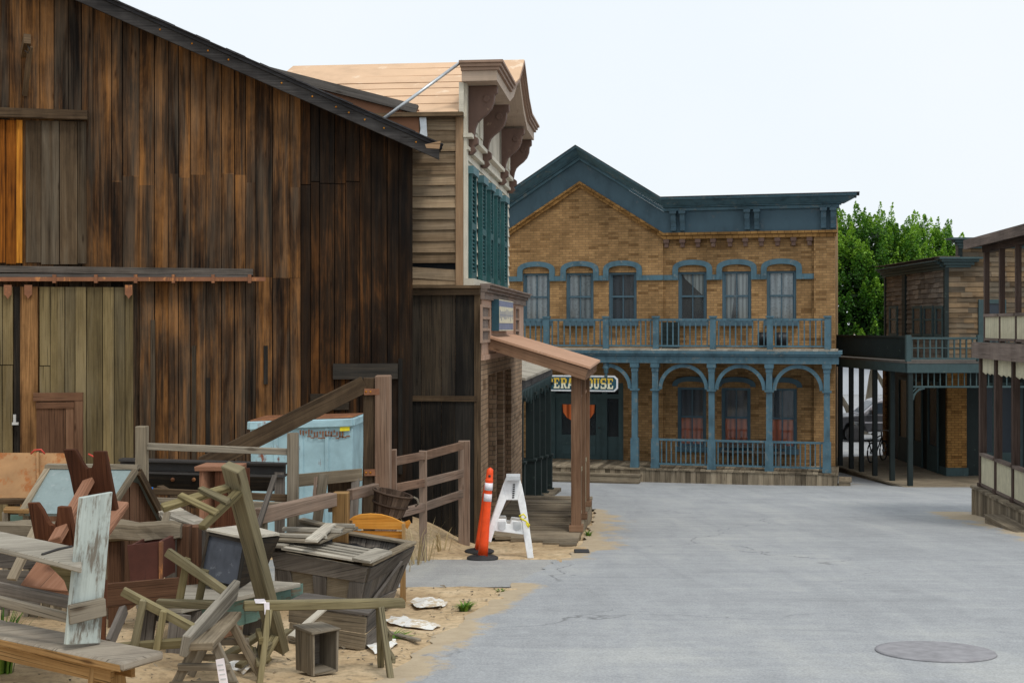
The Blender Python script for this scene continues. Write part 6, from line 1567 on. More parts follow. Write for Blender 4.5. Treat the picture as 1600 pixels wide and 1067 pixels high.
mb = MB(); c = a+ay_*.85; qslab(mb, c+V((.03, 0, 0))+wz, c+V((.14, 0, 0))+wz, c+V((.14, 0, 0)), c+V((.03, 0, 0)), (0, .02, 0)); mb.build('back', M['redbrown'], cab)
# ---- post and rail frame
pf2 = thing('post_rail_frame', 'grey post and rail frame with two posts and a blue tape knot', 'fence', W(340, 780, 12.1))
for px, t0, b0, d in ((222, 665, 840, 12.0), (458, 676, 840, 12.1)):
    mb = MB(); a = W(px, t0, d); mb.bar(a, (a.x, a.y, ground(a.x, a.y)-.1), .10, .10); mb.build('post', M['old'], pf2, bevel=.006)
for (p, q, h_, mt) in (((230, 697, 12.0), (450, 706, 12.1), .065, 'old'), ((230, 767, 12.02), (450, 778, 12.12), .06, 'beam'), ((230, 780, 11.95), (450, 789, 12.05), .05, 'old')):
    mb = MB(); mb.bar(W(*p), W(*q), .04, h_); mb.build('rail', M[mt], pf2, bevel=.004)
mb = MB(); mb.prism([(0, 0), (.06, .0), (.045, -.06), (.01, -.07)], W(229, 761, 11.9), (1, 0, 0), (0, 0, 1), (0, .01, 0)); mb.build('tape', M['blue_tape'], pf2)
# ---- steel beam and bolted timber
sbm = thing('steel_beam', 'dark greenish steel beam lying on short legs before the barn', 'beam', W(320, 760, 13.2))
mb = MB(); d = 13.1; a, b = W(188, 718, d), W(447, 725, d)
mb.bar(a, b, .16, .02); mb.bar(a+V((0, 0, -.055)), b+V((0, 0, -.055)), .02, .10); mb.bar(a+V((0, 0, -.115)), b+V((0, 0, -.115)), .16, .02); mb.build('i_beam', M['green_mid'] if False else M['iron'], sbm)
for px in (200, 437): 
    mb = MB(); c = W(px, 737, 13.1); mb.bar(c, (c.x, c.y, 2.2), .09, .09); mb.build('leg', M['old_dark'], sbm)
bt_ = thing('bolted_timber', 'blackened timber with bolt heads lying below the steel beam', 'timber', W(280, 765, 13.4))
mb = MB(); mb.bar(W(150, 747, 13.4), W(430, 752, 13.4), .14, .19); mb.build('timber', M['black_plank'], bt_, bevel=.008)
for px in (270, 303, 345): 
    mb = MB(); mb.lathe([(.022, 0), (.02, .015), (0, .02)], W(px, 749, 13.32), (0, -1, 0), 8); mb.build('bolt', M['rust_rail'], bt_)
# ---- gate with brace
gate = thing('braced_gate', 'reddish wooden gate post with hinged stile and long diagonal brace', 'gate', W(598, 860, 14.5))
mb = MB(); a = W(598.5, 586, 14.5); mb.bar(a, (a.x, a.y, ground(a.x, a.y)-.2), .175, .17); mb.build('post', M['old_red'], gate, bevel=.012)
mb = MB(); a = W(577, 590, 14.5); b_ = W(577, 850, 14.5); mb.bar(a, b_, .12, .10); mb.build('stile', M['beam'], gate, bevel=.006)
mb = MB(); mb.bar(W(570, 600, 14.45), W(316, 727, 13.9), .05, .19); mb.build('brace', M['beam'], gate, bevel=.005)
for py in (612, 738):
    mb = MB(); c = W(579, py, 14.43); mb.box(c.x-.07, c.x+.10, c.y-.012, c.y+.005, c.z-.035, c.z+.035, 0); h = mb.build('hinge', M['rust_rail'], gate)
    mb = MB()
    for dx in (-.05, .0): mb.lathe([(.014, 0), (0, .012)], c+V((dx, -.012, 0)), (0, -1, 0), 8)
    mb.build('rivet', M['orange_wood'], h)
# ---- small fence toward the store
sf = thing('corral_fence', 'three rail wooden fence running back to the black plank wall', 'fence', W(660, 815, 16.2))
PP = [(613, 702, 15.0), (661, 704, 16.2), (725, 688, 17.9)]
for i, (px, py, d) in enumerate(PP):
    mb = MB(); a = W(px, py, d); w_ = (.10, .10, .16)[i]; mb.bar(a, (a.x, a.y, ground(a.x, a.y)-.15), w_, .09); mb.build('post', M['old_red'], sf, bevel=.006)
for (y0, y1, y2_) in ((722, 712, 696), (764, 754, 739), (806, 792, 771)):
    mb = MB(); mb.bar(W(604, y0+1, 14.85), W(661, y1, 16.13), .045, .105); mb.build('rail', M['old_red'], sf, bevel=.005)
    mb = MB(); mb.bar(W(661.5, y1, 16.14), W(722, y2_, 17.8), .045, .11); mb.build('rail', M['old_red'], sf, bevel=.005)
# ---- dumpster
dm_ = thing('dumpster', 'pale blue rusty metal dumpster with a yellow sticker against the barn', 'dumpster', W(480, 860, 16.4))
d0 = 16.3; dd = 1.25
cA, cB = W(391, 662, d0), W(551, 657, d0-.05); cC = W(568, 650, d0+.9)
bA, bB = V((cA.x+.03, d0+.02, 2.2)), V((cB.x-.02, d0-.03, 2.2)); bC = V((W(566, 0, d0+.9).x-.02, d0+.9, 2.2))
mb = MB(); qslab(mb, bA, bB, cB, cA, (0, .03, 0)); mb.build('front', M['dump'], dm_, bevel=.005)
mb = MB(); qslab(mb, bB+V((.004, .0, 0)), bC, cC, cB+V((.004, 0, 0)), (-.03, .005, 0)); mb.build('side', M['dump'], dm_, bevel=.005)
cD = cA+(cC-cB); bD = bA+(bC-bB)
mb = MB(); qslab(mb, bA+V((0, .031, 0)), bD, cD, cA+V((0, .031, 0)), (.03, 0, 0)); qslab(mb, bD, bC, cC, cD, (0, .03, 0)); mb.build('side', M['dump'], dm_)
mb = MB()
for p, q in ((cA, cB), (cB, cC), (cC, cD), (cD, cA)): mb.bar(p+V((0, -.02, -.02)), q+V((0, -.02, -.02)), .07, .10)
mb.build('rim', M['dump'], dm_, bevel=.008)
mb = MB(); qslab(mb, cA+V((0, 0, .035)), cB+V((0, 0, .035)), cC+V((0, 0, .035)), cD+V((0, 0, .035)), (0, 0, .012)); mb.build('lid', M['rust_rail'], dm_)
mb = MB()
for t in (.25, .5, .75): p, q = bA.lerp(bB, t), cA.lerp(cB, t); mb.bar(p+V((0, -.005, 0)), q+V((0, -.005, -.08)), .05, .02, up=(0, 1, 0))
mb.build('rib', M['dump'], dm_)
mb = MB(); c = W(539, 666, d0-.075); mb.prism([(-.065, -.06), (.06, -.055), (.062, .04), (-.06, .045)], c, (1, 0, 0), (0, 0, 1), (0, -.004, 0)); mb.build('sticker', M['yellow'], dm_)
mb = MB(); rr_ = random.Random(3)
for k in range(16):
    c = W(468+k*4.4, 673+rr_.uniform(-2, 2), d0-.06); hh = rr_.uniform(.03, .09); mb.prism([(0, 0), (.022, .005), (.02, -hh), (.004, -hh*.9)], c, (1, 0, 0), (0, 0, 1), (0, -.002, 0))
for k in range(12):
    c = W(480+k*5.5, 680+rr_.uniform(-1, 4), d0-.06); mb.prism([(0, 0), (.05, .004), (.048, -.015), (0, -.012)], c, (1, 0, 0), (0, 0, 1), (0, -.002, 0))
mb.build('rust_marks', M['rust_rail'], dm_)
# ---- red cords by the panel
for (pts, lb) in (([(48, 709), (54, 703), (64, 702), (70, 709)], 'thin red cord looped over the rusty panel'), ([(160, 706), (168, 712), (170, 720), (163, 727), (150, 715), (138, 709)], 'thin red cord curling beside the notched bench leg')):
    mb = MB(); mb.tube([W(x, y, 11.5) for x, y in pts], .008, 6); mb.build('cord', M['cord_red'], None, lb, 'cord', 'red cords')
# ---- bluish board below the bench
mb = MB(); qslab(mb, W(38, 1075, 8.6), W(128, 1080, 8.4), W(128, 1015, 8.5), W(38, 1008, 8.7), (0, .03, 0)); mb.build('slate_board', M['screen'], None, 'dark blue grey board standing under the long bench', 'board', bevel=.003)
mb = MB(); qslab(mb, W(-60, 885, 9.9), W(60, 890, 9.9), W(62, 848, 9.95), W(-60, 845, 9.95), (0, .04, 0)); qslab(mb, W(-60, 950, 9.92), W(62, 955, 9.92), W(60, 893, 9.9), W(-60, 888, 9.9), (0, .03, 0)); mb.build('dark_crate', M['old_dark'], None, 'dark plank crate behind the pale stacked bench at the left edge', 'crate', bevel=.004)
for (p, q, w_, h_, mt, lb) in (
    ((262, 1000, 8.6), (340, 1012, 8.4), .07, .02, 'old', 'flat grey board lying on the sand under the tipped sawhorse'),
    ((372, 1040, 8.6), (452, 985, 9.4), .05, .03, 'olive', 'olive batten lying between the leaning and the standing sawhorse'),
    ((455, 995, 9.2), (520, 938, 9.7), .06, .02, 'old_pale', 'pale slat leaning behind the small open box'),
    ((245, 868, 10.3), (262, 800, 10.6), .06, .03, 'old', 'grey stake sticking up behind the old timber'),
    ((255, 800, 11.0), (330, 830, 10.7), .09, .02, 'old_pale', 'silvery board sliding off the plank platform'),
    ((395, 850, 10.9), (430, 742, 11.3), .05, .03, 'old_dark', 'dark stick leaning behind the upended sawhorse'),
    ((470, 812, 12.2), (535, 826, 12.0), .08, .03, 'old', 'short grey board on the ground by the honey coloured fence post'),
    ((250, 760, 12.6), (305, 792, 12.0), .07, .025, 'beam', 'brown board slanting behind the small hut'),
    ((18, 905, 9.4), (60, 820, 9.7), .08, .03, 'old', 'grey board leaning behind the pale stacked bench'),
    ((590, 985, 10.6), (655, 1000, 9.9), .05, .02, 'old', 'splintered grey stick on the sand beside the bin')):
    a, b = W(*p), W(*q)
    for t in (a, b): t.z = max(t.z, ground(t.x, t.y)+.015)
    mb = MB(); m_ = a.lerp(b, .55)+V((0, 0, .006)); mb.bar(a, b, w_, h_, w1=w_*.85); mb.build('loose_board', M[mt], None, lb, 'board', 'loose boards in the yard', bevel=.003)
JIT[0] = 0.
# ---- traffic things
def delineator(bp, tilt, label, k=1.):
    root = thing('delineator_post', label, 'traffic post', bp, 0, 'orange traffic posts')
    mb = MB(); mb.lathe([(.20, 0), (.20, .018), (.18, .028), (.066, .034), (.066, .05)], bp, (0, 0, 1), 24); mb.build('base', M['rubber'], root)
    ax = V(tilt).normalized(); S = lambda P: [(r*(1.1 if k < 1 else 1), z*k) for r, z in P]
    mb = MB(); mb.lathe(S([(.064, .04), (.060, .2), (.053, .55), (.050, .72), (.048, .98), (.051, .99), (.051, 1.01), (.045, 1.02), (.044, 1.09), (.040, 1.14), (.015, 1.16), (0, 1.165)]), bp, ax, 20); mb.build('tube', M['orange'], root)
    for a, b in ((.735, .83), (.875, .97)) if k == 1 else (): 
        mb = MB(); mb.lathe(S([(.0525, a), (.0515, b)]), bp, ax, 20); mb.build('reflective_band', M['white_refl'], root)
    mb = MB(); mb.lathe([(.017, 0), (.016, .006), (0, .007)], bp+ax*1.06*k+V((0, -.046, 0)), (0, -1, 0), 10); mb.build('grip_hole', M['iron'], root)
g1 = G(754, 874); delineator(V((g1.x, g1.y, gz(g1.x, g1.y)+.014)), (.085, 0, 1), 'nearer orange traffic post with two white bands on a black base')
g2 = V((W(749, 0, 17.3).x, 17.3, 0)); g2.z = ground(g2.x, g2.y); delineator(g2, (.125, 0, 1), 'farther orange traffic post mostly hidden behind the nearer one', .80)
bc = thing('a_frame_barricade', 'white plastic folding A frame barricade with yellow tape beside the traffic posts', 'barricade', G(798, 868))
dB2 = 16.35
def bp_(pts, d, yoff=0):
    return [((x-798)/F*d, -(y-870)/F*d) for x, y in pts]
def barric(oy, lean, thick):
    o = W(798, 870, dB2)+V((0, oy, 0)); ex, ey = V((1, 0, 0)), V((0, lean, 1)); t = V((0, thick, 0))
    mb = MB()
    mb.prism(bp_([(791, 747), (812, 747), (815, 760), (809, 783), (791, 783), (785, 762)], dB2), o, ex, ey, t)
    for pts in ([(785, 762), (791, 783), (776, 818), (772, 832), (767, 848), (761, 845), (764, 825)], [(809, 783), (815, 758), (822, 792), (834, 872), (824, 872), (818, 836), (816, 818)]): mb.prism(bp_(pts, dB2), o+V((0, -.003, 0)), ex, ey, t)
    mb.prism(bp_([(777, 812), (790, 812), (792, 820), (797, 820), (799, 814), (815, 816), (818, 836), (770, 830)], dB2), o+V((0, .004, 0)), ex, ey, t*.8)
    return mb, o, ex, ey
mb, o, ex, ey = barric(0, .16, .05); fp = mb.build('front_panel', M['white_plastic'], bc, bevel=.006)
for cx in (784, 808):
    mb = MB(); P = bp_([(cx-6, 816), (cx+6, 816), (cx+6, 826), (cx+2, 829), (cx-2, 829), (cx-6, 826)], dB2); mb.prism(P, o+V((0, -.006, 0)), ex, ey, V((0, .004, 0))); mb.build('grip_recess', M['grey_plastic'], fp)
mb = MB()
for k in range(7): mb.prism(bp_([(801.5-.2*k, 758+k*3.3), (805-.2*k, 758+k*3.3), (804.6-.2*k, 760.2+k*3.3), (801.2-.2*k, 760.2+k*3.3)], dB2), o+V((0, -.005, 0)), ex, ey, V((0, .002, 0)))
mb.build('marking', M['iron'], fp)
mb, o2, ex2, ey2 = barric(.52, -.16-.2, .05); mb.build('rear_panel', M['white_plastic'], bc, bevel=.006)
mb = MB(); c = W(802, 748, dB2)+V((0, .02, 0)); mb.box(c.x-.09, c.x+.09, c.y+.0, c.y+.3, c.z-.02, c.z+.03, 0); mb.build('hinge_cap', M['grey_plastic'], bc)
mb = MB(); q = [W(x, y, dB2-.03) for x, y in ((811, 806), (818, 803), (822, 808), (816, 812), (812, 809), (822, 814), (827, 820), (826, 824), (822, 817))]; mb.tube(q, .012, 6); mb.build('tape', M['yellow'], bc)
# rubber block by the deck corner
c = G(909, 864); c.z = gz(c.x, c.y)+.012
mb = MB(); mb.box(c.x-.10, c.x+.10, c.y-.10, c.y+.10, c.z, c.z+.03, 0); mb.build('rubber_block', M['rubber'], None, 'small flat dark block on the asphalt at the porch deck corner', 'block', bevel=.008)
# manhole
c = G(1461, 1021); c.z = gz(c.x, c.y)+.0125; nn = V((0, .0785, 1)).normalized()
mh = thing('manhole_cover', 'round cast iron manhole cover in the street', 'manhole cover', c)
mb = MB(); mb.lathe([(.40, .012), (.43, .012), (.435, .0)], c, nn, 40); mb.build('rim', M['manhole'], mh)
mb = MB(); mb.lathe([(0, .0108), (.05, .0108), (.055, .007), (.11, .007), (.115, .0108), (.15, .0108), (.155, .007), (.22, .007), (.225, .0108), (.26, .0108), (.265, .007), (.33, .007), (.335, .0108), (.37, .0108), (.375, .007), (.395, .007)], c, nn, 40)
mb.build('lid', M['manhole'], mh)
# white cloth scraps on the sand
for i, (pts, lb) in enumerate((([(640, 942), (662, 936), (690, 938), (700, 944), (690, 952), (664, 950), (650, 952)], 'white dusty cloth scrap on the sand, farthest of the scraps'),
                               ([(598, 972), (612, 966), (640, 972), (668, 974), (690, 979), (676, 986), (650, 984), (622, 980)], 'long white cloth scrap on the sand at the street edge'),
                               ([(572, 1012), (590, 1004), (618, 1004), (622, 1010), (606, 1018), (586, 1024)], 'white cloth scrap behind the right legs of the standing sawhorse'),
                               ([(352, 1050), (372, 1041), (398, 1044), (402, 1052), (380, 1060)], 'white cloth scrap between the end on and standing sawhorses'))):
    P = [G(x, y) for x, y in pts]; cen = sum(P, V((0, 0, 0)))/len(P); mb = MB(); nr2, ns2 = 5, 6
    ring = []
    m_ = len(P)*4
    for k in range(m_):
        t = k/4; a = P[int(t) % len(P)]; b = P[(int(t)+1) % len(P)]; ring.append(a.lerp(b, t % 1))
    def pt(i_, k):
        f = i_/nr2; p = cen.lerp(ring[k % m_], f*(1+.10*noise.noise(V((k*.9, i, 1))))); z = ground(p.x, p.y)+.022+.03*noise.noise(V((p.x*7, p.y*7, i)))+.028*(1-f); p.z = z; return p
    for i_ in range(nr2):
        for k in range(m_):
            if i_ == 0: mb.face([cen+V((0, 0, .05)), pt(1, k), pt(1, k+1)], None, (.5, .5, .5), True)
            else: mb.face([pt(i_, k), pt(i_+1, k), pt(i_+1, k+1), pt(i_, k+1)], None, (.5, .5, .5), True)
    mb.build('cloth_scrap', M['tarp'], None, lb, 'cloth', 'white cloth scraps on the sand')
# ---- weeds and dry grass
def tuft(name, px, py, hgt, nbl, spread, mat, label, cat, group, seed, d=None):
    rr_ = random.Random(seed); c = G(px, py) if d is None else V((W(px, 0, d).x, d, 0)); c.z = ground(c.x, c.y)-.01
    mb = MB()
    for k in range(nbl):
        a = rr_.uniform(0, math.tau); r0 = spread*.5*rr_.random(); b = c+V((math.cos(a)*r0, math.sin(a)*r0, 0)); h = hgt*rr_.uniform(.5, 1.1)
        l = V((math.cos(a), math.sin(a), 0))*spread*rr_.uniform(.3, 1.2); w = V((-math.sin(a), math.cos(a), 0))*(.006+.006*rr_.random())
        m1 = b+l*.35+V((0, 0, h*.65)); m2 = b+l+V((0, 0, h*rr_.uniform(.75, 1.0))); t = (rr_.random(),)*3
        mb.face([b-w, b+w, m1+w*.8, m1-w*.8], None, t); mb.face([m1-w*.8, m1+w*.8, m2], None, t)
    mb.build(name, mat, None, label, cat, group)
tuft('weed', 726, 953, .09, 90, .09, M['weed'], 'small bright green weed at the street edge beside the cloth scraps', 'weed', 'green weeds', 1)
tuft('weed', 1, 1098, .45, 120, .16, M['weed'], 'leafy green weed under the long bench in the bottom left corner', 'weed', 'green weeds', 2, 8.3)
tuft('weed', 919, 838, .12, 50, .07, M['weed'], 'tiny green weed at the foot of the porch deck skirting', 'weed', 'green weeds', 3)
tuft('weed', 782, 925, .05, 40, .06, M['weed'], 'tiny green weed on the street edge below the barricade', 'weed', 'green weeds', 4)
tuft('weed', 612, 998, .06, 80, .16, M['weed'], 'thin patch of green weed by the right legs of the standing sawhorse', 'weed', 'green weeds', 5)
for i, (px, d, h, lb) in enumerate(((648, 15.7, .75, 'tall dry grass clump left of the middle post of the corral fence'), (664, 15.9, .8, 'tall dry grass clump at the middle post of the corral fence'), (690, 16.8, .4, 'low dry grass clump under the right span of the corral fence'), (628, 15.0, .5, 'dry grass clump behind the basket'))):
    tuft('dry_grass', px, 0, h*.8, 11, .22, M['straw'], lb, 'dry grass', 'dry grass along the corral fence', 20+i, d)
# stones and splinters on the sand
rr_ = random.Random(11); mb = MB()
for k in range(800):
    y = rr_.uniform(7.4, 16); x = roadL(y)-rr_.random()**1.4*3.0-.03
    if in_drive(x, y): continue
    r = rr_.uniform(.006, .022)*(1.4 if rr_.random() < .1 else 1); c = V((x, y, ground(x, y)+.01)); P = [c+V((rr_.uniform(-1, 1)*r*1.4, rr_.uniform(-1, 1)*r*1.4, rr_.uniform(0, 1)*r)) for _ in range(4)]
    t = (rr_.random(),)*3
    for f in ((0, 1, 2), (0, 2, 3), (0, 3, 1), (1, 3, 2)): mb.face([P[i] for i in f], None, t)
mb.build('loose_stones', M['boards'], None, 'scattered pebbles and wood chips on the sand', 'pebbles', kind='stuff')
mb = MB(); c = W(334, 975, 9.0); mb.prism([(0, 0), (.12, .02), (.2, -.03), (.17, -.06), (.08, -.09), (.01, -.06)], c, (1, 0, 0), (0, .5, 1), (0, .03, 0)); mb.build('wood_scrap', M['hatch'], None, 'broken reddish wood scrap on the sand under the green table', 'scrap', bevel=.004)

# ------------------------------------------------------------------ BACKGROUND: trees, truck, bicycle, far wall
def ficus(px, z_, top_py, rx, ry, rz, label, seed, ntuft, trunks, bot=None):
    rr_ = random.Random(seed); X = (px-800)/F*z_; zt = EYE-(top_py-HY)/F*z_; g0 = gz(X, z_); c = V((X, z_, zt-rz))
    root = thing('ficus_tree', label, 'tree', (X, z_, g0), 0, 'trees behind the brick building')
    mb = MB()
    for (x0, lean, r0, hh) in trunks:
        pts = [V((X+x0, z_, g0-.1)), V((X+x0+lean*.35, z_, g0+hh*.35)), V((X+x0+lean*.8, z_+.2, g0+hh*.7)), V((X+x0+lean*1.3, z_+.3, g0+hh))]
        mb.tube(pts, r0, 10, True, r0*.55)
    mb.build('trunk', M['bark_pale'], root)
    mb = MB()
    for k in range(ntuft):
        th = rr_.uniform(0, math.tau); u = rr_.uniform(-.75, 1.); s = math.sqrt(max(0, 1-u*u))
        q = rr_.uniform(.72, 1.0) if rr_.random() < .8 else rr_.uniform(.3, .75)
        nx_, ny_, nz_ = s*math.cos(th), s*math.sin(th), u
        if ny_ > .45 or c.z+u*rz < 3.9: continue
        lump = 1+.16*noise.noise(V((nx_*2.2, ny_*2.2, nz_*2.2+seed)))
        b = c+V((nx_*rx, ny_*ry, nz_*rz))*q*lump
        ax = V((nx_*.45, ny_*.45, 1.0+.3*u)).normalized(); L = rr_.uniform(.6, 1.5); rad = rr_.uniform(.26, .46)
        e1 = ax.cross(V((0, 1, 0))).normalized(); e2 = ax.cross(e1); base_t = rr_.uniform(-.2, .22)+.16*u
        for j in range(150):
            t = rr_.random(); a = rr_.uniform(0, math.tau); r = rad*(1-t)**.75*math.sqrt(rr_.uniform(.25, 1))
            p = b+ax*(L*(t-.35))+(e1*math.cos(a)+e2*math.sin(a))*r
            sz = rr_.uniform(.038, .078); d1 = V((rr_.uniform(-1, 1), rr_.uniform(-1, 1), rr_.uniform(-.3, 1))).normalized(); d2 = d1.cross(V((rr_.uniform(-1, 1), rr_.uniform(-1, 1), rr_.uniform(-1, 1)))).normalized()
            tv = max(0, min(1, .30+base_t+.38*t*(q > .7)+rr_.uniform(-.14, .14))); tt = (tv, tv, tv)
            mb.face([p-d1*sz, p+d2*sz*.6, p+d1*sz*1.1, p-d2*sz*.6], [(0, 0), (1, 0), (1, 1), (0, 1)], tt)
    for k in range(2600):  # big dark inner leaves: shade inside the crown put into their tone
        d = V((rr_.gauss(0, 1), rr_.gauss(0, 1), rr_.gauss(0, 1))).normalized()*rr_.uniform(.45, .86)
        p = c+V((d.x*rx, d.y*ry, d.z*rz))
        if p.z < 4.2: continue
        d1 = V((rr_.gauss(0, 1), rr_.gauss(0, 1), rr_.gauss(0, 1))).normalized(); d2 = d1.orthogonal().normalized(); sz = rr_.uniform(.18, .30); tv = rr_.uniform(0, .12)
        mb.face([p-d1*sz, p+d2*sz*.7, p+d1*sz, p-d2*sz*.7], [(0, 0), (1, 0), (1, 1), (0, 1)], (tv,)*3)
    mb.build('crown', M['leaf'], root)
ficus(1352, 60, 335, 3.6, 3.0, 4.4, 'dense bright green tree with upright tufts right beside the brick building', 5, 900, ((0, .5, .24, 3.9), (.25, 1.5, .17, 3.8), (-.3, -1.6, .15, 3.6)))
ficus(1440, 63, 352, 3.3, 2.8, 4.0, 'dense green tree with a sloping crown rising behind the shingle building', 9, 720, ((0, .4, .22, 3.6), (-.9, -1.4, .15, 3.6)))
# pale wall far behind
mb = MB(); a, b = W(1250, 0, 95).x, W(1480, 0, 95).x
pw = thing('pale_shed', 'long pale grey shed in the far distance seen between the thin porch posts', 'shed', ((a+b)/2, 95, gz(0, 95)))
mb.box(a, b, 95, 105, -.4, 2.6, 0); mb.build('wall', M['concrete'], pw)
mb = MB(); mb.hexa([(a-.4, 94.4, 2.6), (b+.4, 94.4, 2.6), (a-.4, 100, 4.2), (b+.4, 100, 4.2), (a-.4, 94.4, 2.75), (b+.4, 94.4, 2.75), (a-.4, 100, 4.35), (b+.4, 100, 4.35)], 0); mb.hexa([(a-.4, 100.01, 4.2), (b+.4, 100.01, 4.2), (a-.4, 105.5, 2.6), (b+.4, 105.5, 2.6), (a-.4, 100.01, 4.35), (b+.4, 100.01, 4.35), (a-.4, 105.5, 2.75), (b+.4, 105.5, 2.75)], 0); mb.build('roof', M['concrete'], pw)
# pickup truck
zc_ = 55.5; X0 = (1290-800)/F*zc_; g0 = gz(X0, zc_)
tr = thing('pickup_truck', 'dark grey pickup truck with silver trim parked behind the thin porch posts', 'truck', (X0+2.7, zc_, g0))
TM = Matrix.Translation((X0, zc_-.9, g0))
prof = [(0, .55), (.02, .95), (.25, 1.10), (1.35, 1.18), (1.4, 1.2), (5.5, 1.2), (5.55, .55), (4.95, .55), (4.85, .80), (4.6, .92), (4.3, .92), (4.05, .80), (3.95, .5), (1.55, .45), (1.45, .80), (1.2, .92), (.9, .92), (.65, .80), (.55, .55)]
mb = MB(TM); mb.prism(prof, (0, 0, 0), (1, 0, 0), (0, 0, 1), (0, 1.8, 0)); mb.build('body', M['car_grey'], tr, bevel=.04)
cabp = [(1.3, 1.18), (2.0, 1.78), (2.2, 1.84), (4.0, 1.84), (4.2, 1.75), (4.3, 1.19)]
mb = MB(TM); mb.prism(cabp, (0, .1, 0), (1, 0, 0), (0, 0, 1), (0, 1.6, 0)); mb.build('cab', M['car_silver'], tr, bevel=.04)
for P in ([(1.62, 1.24), (2.06, 1.70), (2.62, 1.74), (2.62, 1.24)], [(2.95, 1.24), (2.95, 1.74), (3.85, 1.74), (3.95, 1.24)]):
    mb = MB(TM); mb.prism(P, (0, .085, 0), (1, 0, 0), (0, 0, 1), (0, .02, 0)); mb.build('side_window', M['car_glass'], tr)
mb = MB(TM); mb.hexa([(1.36, .25, 1.24), (1.40, .25, 1.22), (1.36, 1.55, 1.24), (1.40, 1.55, 1.22), (1.92, .3, 1.74), (1.96, .3, 1.72), (1.92, 1.5, 1.74), (1.96, 1.5, 1.72)], 1); mb.build('windscreen', M['car_glass'], tr)
mb = MB(TM); mb.box(1.45, 5.5, -.012, .0, .84, .90, 0); mb.build('side_trim', M['car_silver'], tr)
mb = MB(TM); mb.box(1.6, 4.0, -.03, .1, .40, .47, 0); mb.build('running_board', M['galv'], tr)
mb = MB(TM); mb.box(1.62, 1.80, -.22, -.0, 1.22, 1.42, 2); mi = mb.build('mirror', M['black'], tr, bevel=.03)
mb = MB(TM); mb.box(1.70, 1.83, -.23, -.05, 1.25, 1.40, 2); mb.build('turn_signal', M['amber'], mi)
for x in (1.05, 4.45):
    for yy in (.02, 1.53):
        mb = MB(TM); mb.lathe([(.2, 0), (.36, 0), (.38, .03), (.38, .23), (.36, .25), (.2, .25)], (x, yy, .38), (0, 1, 0), 20); w = mb.build('wheel', M['rubber'], tr)
        mb = MB(TM); mb.lathe([(0, .03), (.2, .02), (.2, .2), (0, .2)], (x, yy, .38), (0, 1, 0), 14); mb.build('rim', M['galv'], w)
# bicycle
zb_ = 42.2; bo = W(1361.5, 0, zb_); bo.z = .52
bk2 = thing('bicycle', 'dark bicycle with a rear rack parked on the boardwalk behind the thin porch posts', 'bicycle', bo)
dv = V((.62, .78, 0)).normalized(); wr = .32
def bq(x, z): return bo+dv*x+V((0, 0, z))
sd2 = V((-dv.y, dv.x, 0))
for x in (0, 1.02):
    mb = MB(); pts = [bq(x, wr)+dv*math.cos(t)*wr+V((0, 0, math.sin(t)*wr)) for t in [math.tau*k/24 for k in range(25)]]; mb.tube(pts, .026, 6, False); w = mb.build('wheel', M['rubber'], bk2)
    mb = MB(); mb.lathe([(.04, -.04), (.04, .04)], bq(x, wr), sd2, 10)
    for k in range(9): t = math.tau*k/9; mb.tube([bq(x, wr), bq(x, wr)+dv*math.cos(t)*wr+V((0, 0, math.sin(t)*wr))], .004, 4, False)
    mb.build('spokes', M['galv'], w)
mb = MB()
for p, q in ((bq(0, wr), bq(.42, .28)), (bq(0, wr), bq(.33, .75)), (bq(.42, .28), bq(.30, .88)), (bq(.42, .28), bq(.85, .78)), (bq(.33, .78), (bq(.83, .84))), (bq(.82, .95), bq(1.02, wr)), (bq(-.3, .72), bq(.33, .72)), (bq(-.2, .72), bq(0, wr))): mb.tube([p, q], .024, 6)
mb.build('frame', M['black'], bk2)
mb = MB(); c = bq(.28, .92); mb.bar(c-dv*.15, c+dv*.13, .16, .06, w1=.06); mb.build('saddle', M['black'], bk2, bevel=.02)
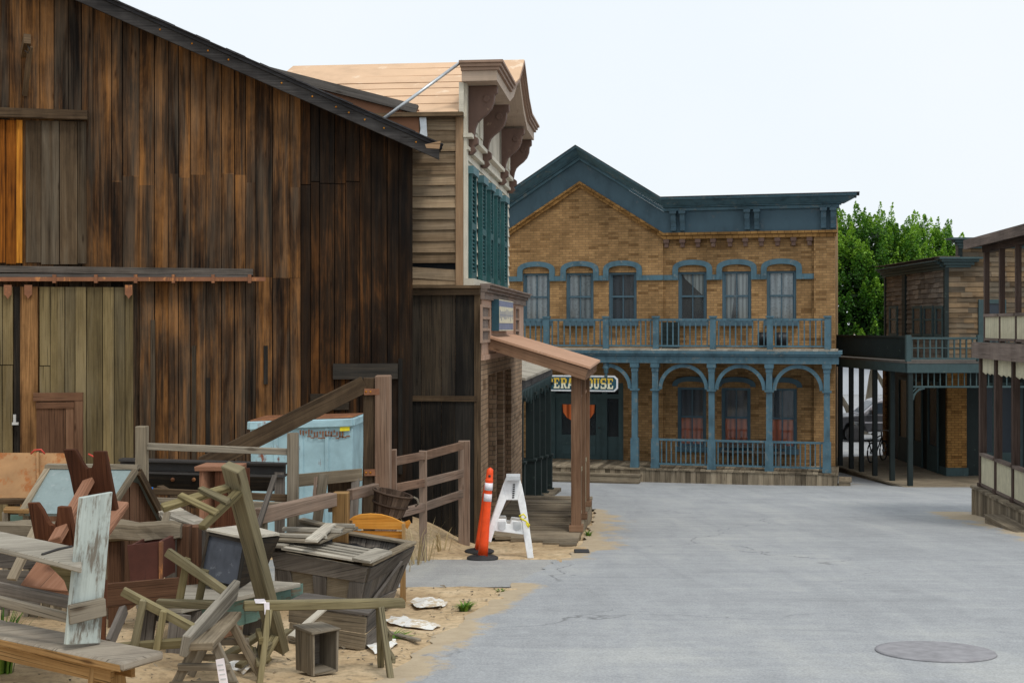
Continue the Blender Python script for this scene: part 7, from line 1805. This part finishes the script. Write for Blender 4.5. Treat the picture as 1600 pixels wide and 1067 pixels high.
mb = MB(); c = bq(.80, 1.02); mb.tube([c-sd2*.3-dv*.12, c-sd2*.2, c, c+sd2*.2, c+sd2*.3-dv*.12], .016, 6); mb.tube([c, bq(.82, .9)], .016, 6); mb.build('handlebar', M['galv'], bk2)
mb = MB(); c = bq(-.12, .74); mb.bar(c-dv*.22, c+dv*.25, .2, .05); mb.build('rack', M['iron'], bk2)
# ------------------------------------------------------------------ camera, sky, sun
cam = bpy.data.cameras.new('camera'); co = bpy.data.objects.new('camera', cam); COL.objects.link(co)
co.location = (0, 0, EYE); co.rotation_euler = (math.radians(90), 0, 0)
cam.lens = 45; cam.sensor_width = 36; cam.shift_y = -23.5/1600; cam.clip_start = .1; cam.clip_end = 4000
scene.camera = co
world = bpy.data.worlds.new('World'); scene.world = world; world.use_nodes = True
nt = world.node_tree; nt.nodes.clear(); n = N(nt)
ELEV, AZ = math.radians(58), math.radians(150)
sky = n('ShaderNodeTexSky', sky_type='NISHITA'); sky.sun_disc = False; sky.sun_elevation = ELEV; sky.sun_rotation = AZ
sky.air_density = 1.; sky.dust_density = 4.
cl = noise_(n, n('ShaderNodeTexCoord').outputs['Generated'], 2.2, 5, .55)
cloud = ramp(n, cl, [(.3, (8.55, 9.2, 9.7)), (.7, (9.1, 9.5, 9.8))])
e = [x for x in nt.nodes if x.type == 'VALTORGB'][0].color_ramp.elements
c = mixc(n, .9, sky.outputs[0], cloud)
bg = n('ShaderNodeBackground', i_Strength=.110); n.l(c, bg.inputs[0])
wo = n('ShaderNodeOutputWorld'); n.l(bg.outputs[0], wo.inputs[0])
sun = bpy.data.lights.new('sun', 'SUN'); sun.energy = 1.5; sun.angle = math.radians(14); sun.color = (1., .95, .87)
so = bpy.data.objects.new('sun', sun); COL.objects.link(so); so.location = (0, 0, 30)
d = V((math.sin(AZ)*math.cos(ELEV), math.cos(AZ)*math.cos(ELEV), math.sin(ELEV)))
so.rotation_euler = d.to_track_quat('Z', 'Y').to_euler()
scene.view_settings.view_transform = 'Standard'; scene.view_settings.look = 'None'; scene.view_settings.exposure = 0; scene.view_settings.gamma = 1
scene.render.engine = 'CYCLES'
